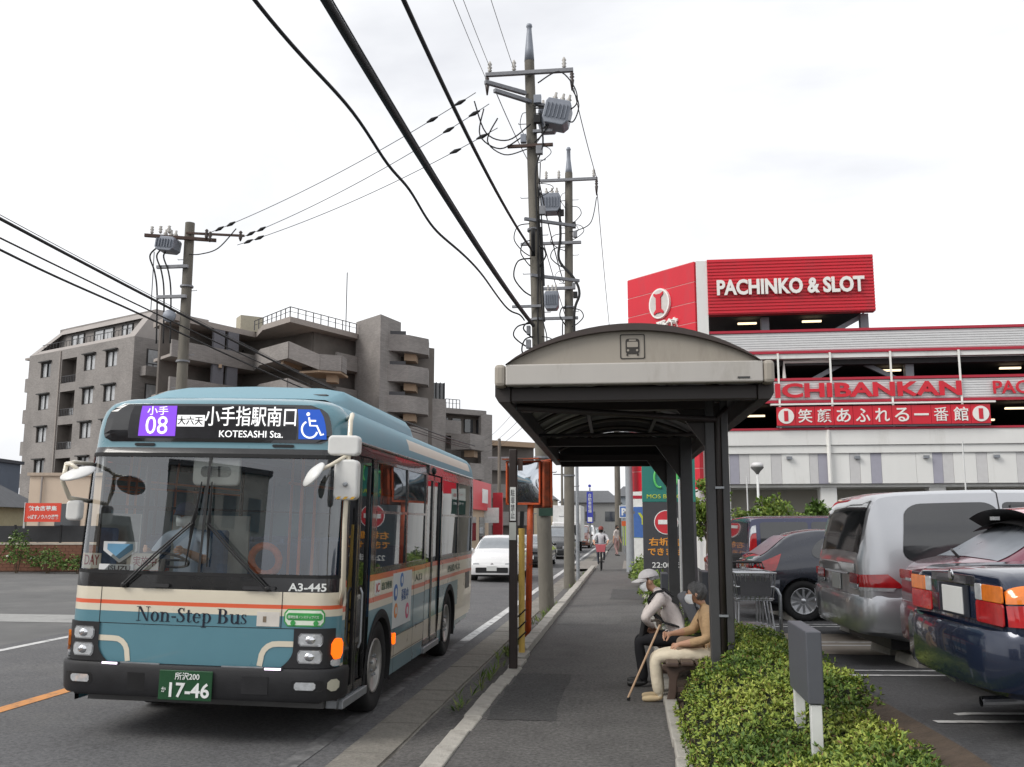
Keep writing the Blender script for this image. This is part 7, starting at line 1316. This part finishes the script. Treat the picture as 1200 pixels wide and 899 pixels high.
# brown stop pole with stickers, yellow guard, timetable
bpw = thing('stop_pole', 'dark brown square pole with white sticker standing on the kerb', 'pole', (-1.46, 11.9, 0)); brn = mat('pole_dark_brown', (.028, .018, .015), .45, var=.2); MB().bx(-.05, .05, -.05, .05, -.12, 2.72).build('shaft', brn, bpw, bevel=.012); stk = MB().bx(-.035, .038, -.056, -.051, 1.82, 2.24).build('sticker', plw, bpw); text('駐\n車\n禁\n止', mat('ink_dark', (.05, .05, .06), .5), stk, (0, -.0565, 2.03), .05, .36, depth=.002); MB().bx(-.045, .042, -.056, -.051, 1.58, 1.80).build('plate', mat('plate_pale', (.55, .57, .53), .5), bpw); MB().bx(.06, .12, -.02, .02, 2.45, 2.6).build('bracket', rustm, bpw)
yg = thing('cable_guard', 'yellow tubular cable guard with black bands behind the brown pole', 'cable guard', (-1.48, 13.0, 0)); MB().tube([(0, 0, -.1), (0, 0, 1.72)], .043, 12).build('tube', mat('guard_yellow', hx('#dfbb62'), .55, var=.12), yg, smooth=True, sharp=50)
for z in (.28, .42, .58): MB().tube([(.055 * math.cos(a), .055 * math.sin(a), z + .05 * math.cos(a)) for a in np.linspace(0, 2 * math.pi, 14)], .010, 5).build('band', black, yg)
MB().tube([(0, 0, 1.7), (.01, 0, 1.95)], .03, 8).build('cable_end', black, yg)
# shopping trolleys and hoop
wirec = mat('trolley_wire', (.52, .53, .55), .3, .8, var=.08)
def trolley(label, loc, rz):
    t_ = thing('shopping_trolley', label, 'trolley', loc, rz, 'parked shopping trolleys')
    for z, w, l0, l1 in ((.58, .24, -.36, .34), (.74, .25, -.40, .36), (.92, .27, -.44, .38)): MB().tube([(-w, l0, z), (w, l0, z), (w, l1, z), (-w, l1, z), (-w, l0, z)], .011, 6).build('basket_rim', wirec, t_)
    g = MB()
    for k in range(9): a = -1 + k / 4; g.tube([(.27 * a, -.44, .92), (.23 * a, -.36, .56), (.23 * a, .34, .56), (.27 * a, .38, .92)], .006, 5)
    for k in range(7): y = -.36 + k * .118; g.tube([(-.27, y, .92), (-.23, y, .56), (.23, y, .56), (.27, y, .92)], .006, 5)
    g.build('basket_wire', wirec, t_); MB().tube([(-.28, .36, .95), (-.28, .50, 1.02), (.28, .50, 1.02), (.28, .36, .95)], .014, 8).build('handle', black, t_); MB().bx(-.2, .2, -.42, -.40, .62, .86).build('basket_front', mat('trolley_grey', (.10, .10, .11), .6), t_)
    for sg in (1, -1): MB().tube([(sg * .24, -.42, .13), (sg * .24, .36, .16), (sg * .25, .40, .92)], .014, 6).build('frame_rail', wirec, t_); MB().tube([(sg * .24, -.42, .13), (sg * .20, -.30, .58)], .012, 6).build('frame_rail', wirec, t_)
    for x in (-.24, .24):
        for y in (-.42, .34): MB().lathe([(.06, -.015), (.06, .015)], (x, y, .062), (1, 0, 0), 14).build('wheel', rubber, t_)
    MB().tube([(-.24, -.3, .2), (.24, -.3, .2)], .012, 6).build('cross_rail', wirec, t_); MB().bx(-.22, .22, -.42, -.1, .19, .21).build('lower_rack', wirec, t_); return t_
for k, (y, lb) in enumerate(((13.35, 'front one of the nested trolleys'), (13.68, 'middle one of the nested trolleys'), (14.0, 'last one of the nested trolleys'))): trolley('steel wire shopping trolley behind the hedge, ' + lb, (1.60, y, lot_z(1.60, y)), R(4))
hp = thing('hoop_rail', 'bent steel hoop rail beside the shopping trolleys', 'rail', (1.98, 13.2, lot_z(1.98, 13.2))); MB().tube([(0, 0, -.1), (0, 0, .55), (-.03, .03, .62), (-.1, .1, .65), (-.1, 1.2, .65), (-.03, 1.27, .62), (0, 1.3, .55), (0, 1.3, -.1)], .024, 8).build('hoop', steel, hp, smooth=True); MB().lathe([(.06, 0), (.06, .01)], (0, 0, .0), (0, 0, 1), 12).build('foot', steel, hp)
# lamp posts in the lot
def lamp_post(label, loc, h):
    t_ = thing('lamp_post', label, 'lamp', loc); MB().tube([(0, 0, 0), (0, 0, h)], .04, 10).build('post', lgw, t_, smooth=True); MB().lathe([(.02, -.14), (.10, -.02), (.2, .08), (.21, .11), (0, .115)], (0, 0, h + .12), (0, 0, 1), 20).build('shade', mat('lamp_shade_grey', (.2, .2, .2), .5), t_, smooth=True, sharp=40); MB().lathe([(.2, 0), (.19, .10), (.12, .15), (0, .16)], (0, 0, h + .235), (0, 0, 1), 20).build('globe', mat('globe_white', (.7, .7, .7), .3), t_, smooth=True); return t_
lamp_post('slim white lamp post with cone lamp before the striped facade', (4.10, 31, 0), 3.35); plain_pole('thin_white_pole', 'thin white pole rising before the facade near the minivan roof', (10.6, 31.5, 0), 4.4, .03, lgw); plain_pole('thin_white_pole', 'thin white pole close to the cone lamp post', (4.0, 33, 0), 3.4, .03, lgw); plain_pole('thin_white_pole', 'thin white pole seen between the two far shelter posts', (.92, 17.8, 0), 2.6, .025, lgw)
# pylon sign
py = thing('pylon_sign', 'green and charcoal pylon sign with no entry symbol behind the shelter', 'sign', (.98, 24, 0)); teal = mat('pylon_teal', hx('#2c7a70'), .45, var=.05); MB().bx(-.66, .66, -.12, .12, 2.32, 4.0).build('upper_panel', teal, py, bevel=.01); MB().bx(-.655, .655, -.115, .115, 0, 2.318).build('lower_panel', mat('pylon_charcoal', (.055, .056, .062), .5, var=.06), py, bevel=.01)
lg = mat('logo_green', hx('#5fc96a'), .4); g = MB()
for x0, s_ in ((-.22, 1), (.02, 1)): g.tube([(x0 + .13 * math.cos(R(a)) * s_, -.13, 2.92 + .24 * math.sin(R(a))) for a in range(60, 300, 12)], .028, 6)
g.tube([(.10 + .12 * math.cos(R(a)), -.13, 2.92 + .22 * math.sin(R(a))) for a in range(-60, 120, 12)], .028, 6); g.build('logo', lg, py); text('MOS BURGER', mat('logo_yellow', hx('#c9d24a'), .4), py, (-.02, -.125, 2.46), 1.05, .10, depth=.006)
MB().lathe([(.30, 0), (.30, .012)], (-.08, -.117, 1.82), (0, -1, 0), 28).build('sign_edge', plw, py); MB().lathe([(.28, 0), (.28, .014)], (-.08, -.118, 1.82), (0, -1, 0), 28).build('no_entry_disc', mat('no_entry_red', hx('#c8323c'), .45), py); MB().bx(-.28, .12, -.138, -.132, 1.77, 1.88).build('no_entry_bar', plw, py)
org = mat('sign_orange', hx('#e39a3c'), .5); text('右折進入', org, py, (-.02, -.117, 1.34), 1.0, .2, depth=.006, bold=.02); text('できません', org, py, (-.02, -.117, 1.10), 1.05, .18, depth=.006, bold=.02); text('22:00まで', plw, py, (0, -.117, .78), .9, .16, depth=.006, bold=.01)
# shop signs further along the pavement
rb = thing('red_box_sign', 'stacked red and white shop sign on a pole past the pylon', 'sign', (.52, 45, 0)); MB().bx(-.42, .42, -.12, .12, 3.95, 4.9).build('red_panel', red, rb); MB().bx(-.42, .42, -.12, .12, 3.45, 3.90).build('red_panel', red, rb); MB().bx(-.42, .42, -.10, .10, 2.55, 3.40).build('white_panel', plw, rb); MB().bx(-.40, .40, -.11, -.09, 2.95, 3.1).build('red_strip', red_tr, rb); MB().bx(-.05, .05, -.05, .05, 0, 4.9).build('post', steel, rb)
bs = thing('blue_board_sign', 'white and blue signboard below the red shop sign', 'sign', (.55, 41, 0)); MB().bx(-.38, .5, -.06, .06, 1.2, 2.5).build('board', mat('board_blue', hx('#4d74b8'), .5), bs); MB().bx(-.40, .52, -.05, .05, .0, 1.18).build('lower_board', plw, bs); text('Y', mat('logo_yellow', hx('#c9d24a'), .4), bs, (.0, -.062, 2.0), .4, .5, depth=.01, bold=.04)
psn = thing('parking_sign', 'blue and white letter P parking sign on the far pavement', 'sign', (-.35, 59, 0)); MB().bx(-.28, .28, -.05, .05, 2.15, 2.9).build('board', plw, psn); MB().bx(-.24, .24, -.06, -.05, 2.2, 2.85).build('field', mat('board_blue', hx('#4d74b8'), .5), psn); text('P', plw, psn, (0, -.062, 2.52), .28, .45, depth=.01, bold=.04); MB().tube([(0, .05, 0), (0, .05, 2.9)], .04, 8).build('post', steel, psn); MB().bx(-.15, .15, -.05, .05, 1.65, 1.95).build('orange_square', mat('shop_orange', hx('#d06030'), .5), psn)
bb = thing('blue_banner_sign', 'tall blue vertical sign with white characters far down the road', 'sign', (-3.1, 75, 0)); MB().bx(-.24, .24, -.15, .15, 1.85, 4.3).build('panel', mat('banner_blue', hx('#3a44a8'), .5), bb); text('自\n動\n車\n整\n備', plw, bb, (0, -.155, 3.4), .28, 1.5, depth=.01); MB().bx(-.17, .17, -.16, -.15, 1.95, 2.3).build('white_square', plw, bb); MB().tube([(0, .1, 0), (0, .1, 4.6)], .06, 8).build('post', steel, bb); MB().lathe([(.12, 0), (.12, .1)], (0, -.05, 4.75), (0, -1, 0), 14).build('emblem', mat('banner_blue', hx('#3a44a8'), .5), bb)
# far buildings closing the street
def far_house(label, x0, x1, y, h, m, roof, wins=2):
    t_ = thing('far_house', label, 'house', ((x0 + x1) / 2, y, -.2)); w = (x1 - x0) / 2; MB().bx(-w, w, 0, 8, 0, h).build('wall', m, t_); MB().add([(-w - .3, -.4, h), (w + .3, -.4, h), (w + .3, 8.4, h), (-w - .3, 8.4, h), (-w * .6, 4, h + 1.6), (w * .6, 4, h + 1.6)], [(0, 1, 5, 4), (1, 2, 5), (2, 3, 4, 5), (3, 0, 4), (0, 3, 2, 1)]).build('roof', roof, t_)
    for k in range(wins): x = -w + (k + .5) * 2 * w / wins; MB().bx(x - .6, x + .6, -.05, .02, h * .5, h * .5 + 1.2).build('window', dkglass, t_)
rg = mat('roof_tile_grey', (.12, .12, .125)); far_house('grey house closing the view beside the blue vertical sign', -8.5, -1.2, 118, 4.6, mat('far_grey', hx('#9a9a98'), .9), rg, 3); far_house('beige house at the far end beyond the queue of cars', -18, -10, 125, 5.2, mat('far_beige', hx('#b0a590'), .9), rg, 3); far_house('pale house beyond the parking sign at the far end of the pavement', .6, 7, 95, 4.0, mat('far_pale', hx('#bdb9b0'), .9), rg); far_house('low grey house right of the road in the distance', -2.0, 3.6, 140, 6.0, mat('far_blue_grey', hx('#8f979e'), .9), rg)
far_house('distant brown house left of the road behind the red shop', -30, -20, 135, 7, mat('far_brown', hx('#8d7c6e'), .9), rg, 3)
o = MB().bx(-.6, 2.4, 80, 80.2, 0, 1.6).build('green_hoarding', mat('hoarding_green', hx('#a9bf52'), .7)); tag(o, 'yellow green hoarding beyond the pedestrian at the far crossing', 'hoarding')
struct(MB().add([(-2.4, 38.7, -.02), (.3, 38.7, .006), (.3, 46.9, .006), (-2.4, 46.9, -.02)], [(0, 1, 2, 3)]).build('driveway_crossing', mat('crossing_paving', (.22, .20, .18), .9, var=.2)))
# buildings added out of view behind the viewpoint, for the bus windscreen to mirror
def mirror_house(label, x, y, w, h, m):
    t_ = thing('added_building', label, 'building', (x, y, -.16), R(-28)); MB().bx(-w, w, -8, 0, 0, h).build('wall', m, t_); MB().bx(-w - .3, w + .3, -8.3, .3, h, h + .35).build('roof', rg, t_); n = int(w * 2 / 2.2)
    for r_ in range(int(h / 2.9)):
        for k in range(n): xx = -w + (k + .5) * 2 * w / n; MB().bx(xx - .65, xx + .65, -.02, .06, r_ * 2.9 + 1.0, r_ * 2.9 + 2.4).build('window', dkglass if (k + r_) % 3 else curt, t_)
mirror_house('white three storey building added behind the viewpoint, mirrored in the bus windscreen', -15.5, -22, 5, 9.5, mat('far_pale', hx('#bdb9b0'), .9)); mirror_house('low brown building added behind the viewpoint, mirrored in the bus windscreen', -27, -14, 5.5, 6.2, mat('far_brown', hx('#8d7c6e'), .9))
# ================================================================== cyclist and pedestrian
by = thing('bicycle', 'city bicycle with pink front basket ridden towards the bus stop', 'bicycle', (-1.12, 37.2, 0)); fm = mat('bike_frame', (.06, .06, .07), .4, .4)
for y in (-.55, .55):
    w_ = MB().lathe([(.33 + .02 * math.cos(R(a)), .02 * math.sin(R(a))) for a in range(0, 360, 60)], (0, y, .35), (1, 0, 0), 28, closed=True).build('wheel', rubber, by, smooth=True); sp2 = MB()
    for k in range(12): a = math.pi * k / 6; sp2.tube([(0, y, .35), (0, y + .33 * math.cos(a), .35 + .33 * math.sin(a))], .003, 4)
    sp2.build('spokes', steel, w_)
MB().tube([(0, -.55, .35), (0, -.42, .85), (0, -.40, 1.0)], .018, 8).build('fork', fm, by); MB().tube([(0, -.43, .80), (0, .05, .32), (0, .2, .85)], .02, 8).build('frame', fm, by); MB().tube([(0, .55, .35), (0, .05, .32)], .014, 8).build('chain_stay', fm, by); MB().tube([(0, .55, .35), (0, .18, .78)], .012, 8).build('seat_stay', fm, by); MB().tube([(-.28, -.25, 1.04), (-.2, -.38, 1.03), (.2, -.38, 1.03), (.28, -.25, 1.04)], .015, 8).build('handlebar', steel, by); MB().prism(rrect(-.07, .07, -.12, .14, .05), (0, .22, .88), (1, 0, 0), (0, 1, 0), (0, 0, .06)).build('saddle', black, by)
MB().add([(-.15, -.72, .72), (.15, -.72, .72), (.15, -.48, .72), (-.15, -.48, .72), (-.2, -.8, 1.0), (.2, -.8, 1.0), (.2, -.45, 1.0), (-.2, -.45, 1.0)], [(0, 3, 2, 1), (0, 1, 5, 4), (1, 2, 6, 5), (2, 3, 7, 6), (3, 0, 4, 7)]).build('basket', mat('basket_pink', hx('#d5727a'), .6), by); MB().bx(-.12, .12, -.02, .02, .3, .34).build('pedal', black, by)
def walker(name, label, base, top_m, leg_m, hairc, seated=False, arms=None, cap=None, rz=0., mask=(.02, .02, .02)):
    J = {'hip': ((0, .1 if seated else 0, .97), (.15, .12)), 'waist': ((0, .06 if seated else 0, 1.1), (.14, .11)), 'chest': ((0, .0, 1.28), (.16, .12)), 'upper': ((0, 0, 1.39), (.12, .08)), 'neck': ((0, -.01, 1.46), .05)}; E = [('hip', 'waist', 0), ('waist', 'chest', 0), ('chest', 'upper', 0), ('upper', 'neck', 0)]
    for q, n in ((-1, 'l'), (1, 'r')):
        if seated: k_, a_ = ((q * .13, -.28, .78 if q < 0 else .92), (q * .11, -.08, .35 if q < 0 else .5))
        else: k_, a_ = ((q * .09, -.05 * q, .50), (q * .09, .12 * q, .09))
        J.update({n + 'hj': ((q * .09, J['hip'][0][1], .92), .095), n + 'knee': (k_, .065), n + 'ank': (a_, .04), n + 'heel': ((a_[0], a_[1] + .03, a_[2] - .05), .04), n + 'toe': ((a_[0], a_[1] - .14, a_[2] - .06), .032)}); E += [('hip', n + 'hj', 1), (n + 'hj', n + 'knee', 1), (n + 'knee', n + 'ank', 1), (n + 'ank', n + 'heel', 2), (n + 'heel', n + 'toe', 2)]
        h_ = (q * .25, -.27, 1.08) if seated else (q * .22, -.10 * q - .02, .84); el = (q * .29, -.08, 1.16) if seated else (q * .24, .03, 1.12)
        J.update({n + 'sh': ((q * .19, 0, 1.37), .06), n + 'el': (el, .05), n + 'wr': (h_, .03)}); E += [('upper', n + 'sh', 0), (n + 'sh', n + 'el', 0), (n + 'el', n + 'wr', 3)]; hv = Vector(h_); dr = (hv - Vector(el)).normalized(); fingers(J, E, n + 'wr', n, tuple(hv + dr * .05), tuple(dr), (1, 0, 0), (0, -.3, -.9), 3)
    c, f, u = head(J, E, (0, -.03, 1.575), (0, -1, -.05), mk=3); o = figure(name, label, base, J, E, [top_m, leg_m, mat('dark_shoe', (.02, .02, .02), .5), skin], None, rz=rz); head_parts(o, c, f, u, hairc, True, cap=cap, maskcol=mask); return o
walker('person', 'cyclist in white shirt, dark mask and red brown cap riding towards the camera', (-1.12, 37.22, -.02), mat('white_shirt', (.66, .67, .70), .9), mat('slate_trousers', (.09, .10, .13), .9), (.03, .025, .02), True, cap=(.22, .06, .05))
walker('person', 'far pedestrian in pale top and pinkish skirt by the crossing', (-.75, 54, 0), mat('pale_top', (.55, .5, .48), .9), mat('pink_skirt', (.40, .25, .24), .9), (.02, .015, .012), False, rz=R(60))
rk = MB().prism(rrect(-.16, .16, 1.0, 1.36, .06), (0, .14, 0), (1, 0, 0), (0, 0, 1), (0, .14, 0)).build('backpack', mat('rider_pack', (.05, .05, .08), .8), None, bevel=.03, loc=(-1.12, 37.22, -.02)); tag(rk, 'dark backpack worn by the cyclist', 'backpack')
# driver in the bus
J = {'hip': ((0, .12, .02), (.16, .14)), 'waist': ((0, .10, .18), (.15, .13)), 'chest': ((0, .07, .40), (.17, .13)), 'upper': ((0, .05, .52), (.12, .09)), 'neck': ((0, .03, .59), .052)}; E = [('hip', 'waist', 0), ('waist', 'chest', 0), ('chest', 'upper', 0), ('upper', 'neck', 0)]
for q, n in ((-1, 'l'), (1, 'r')):
    J.update({n + 'hj': ((q * .1, .05, .0), .095), n + 'knee': ((q * .14, -.36, .02), .07), n + 'ank': ((q * .13, -.42, -.40), .045), n + 'toe': ((q * .13, -.55, -.45), .035), n + 'sh': ((q * .20, .05, .49), .065), n + 'el': ((q * .28, -.13, .27), .055), n + 'wr': ((q * .19, -.37, .36), .032)}); E += [('hip', n + 'hj', 1), (n + 'hj', n + 'knee', 1), (n + 'knee', n + 'ank', 1), (n + 'ank', n + 'toe', 2), ('upper', n + 'sh', 0), (n + 'sh', n + 'el', 0), (n + 'el', n + 'wr', 3)]; fingers(J, E, n + 'wr', n, (q * .18, -.43, .38), (0, -1, .2), (0, .2, 1), (-q, -.2, -.3), 3)
c, f, u = head(J, E, (0, -.0, .70), (0, -1, -.05), mk=3); drv = figure('person', 'bus driver in pale blue shirt behind the steering wheel', (0, 0, 0), J, E, [mat('driver_shirt', (.42, .50, .62), .9), mat('driver_trousers', (.03, .035, .06), .9), black, skin], None)
drv.matrix_world = Matrix.Translation(bus.location) @ bus.rotation_euler.to_matrix().to_4x4() @ Matrix.Translation((-.62, 1.02, 1.24)); head_parts(drv, c, f, u, (.03, .03, .03), True, cap=(.03, .04, .08))
finish_booleans(); finish_figures(); finish_texts()
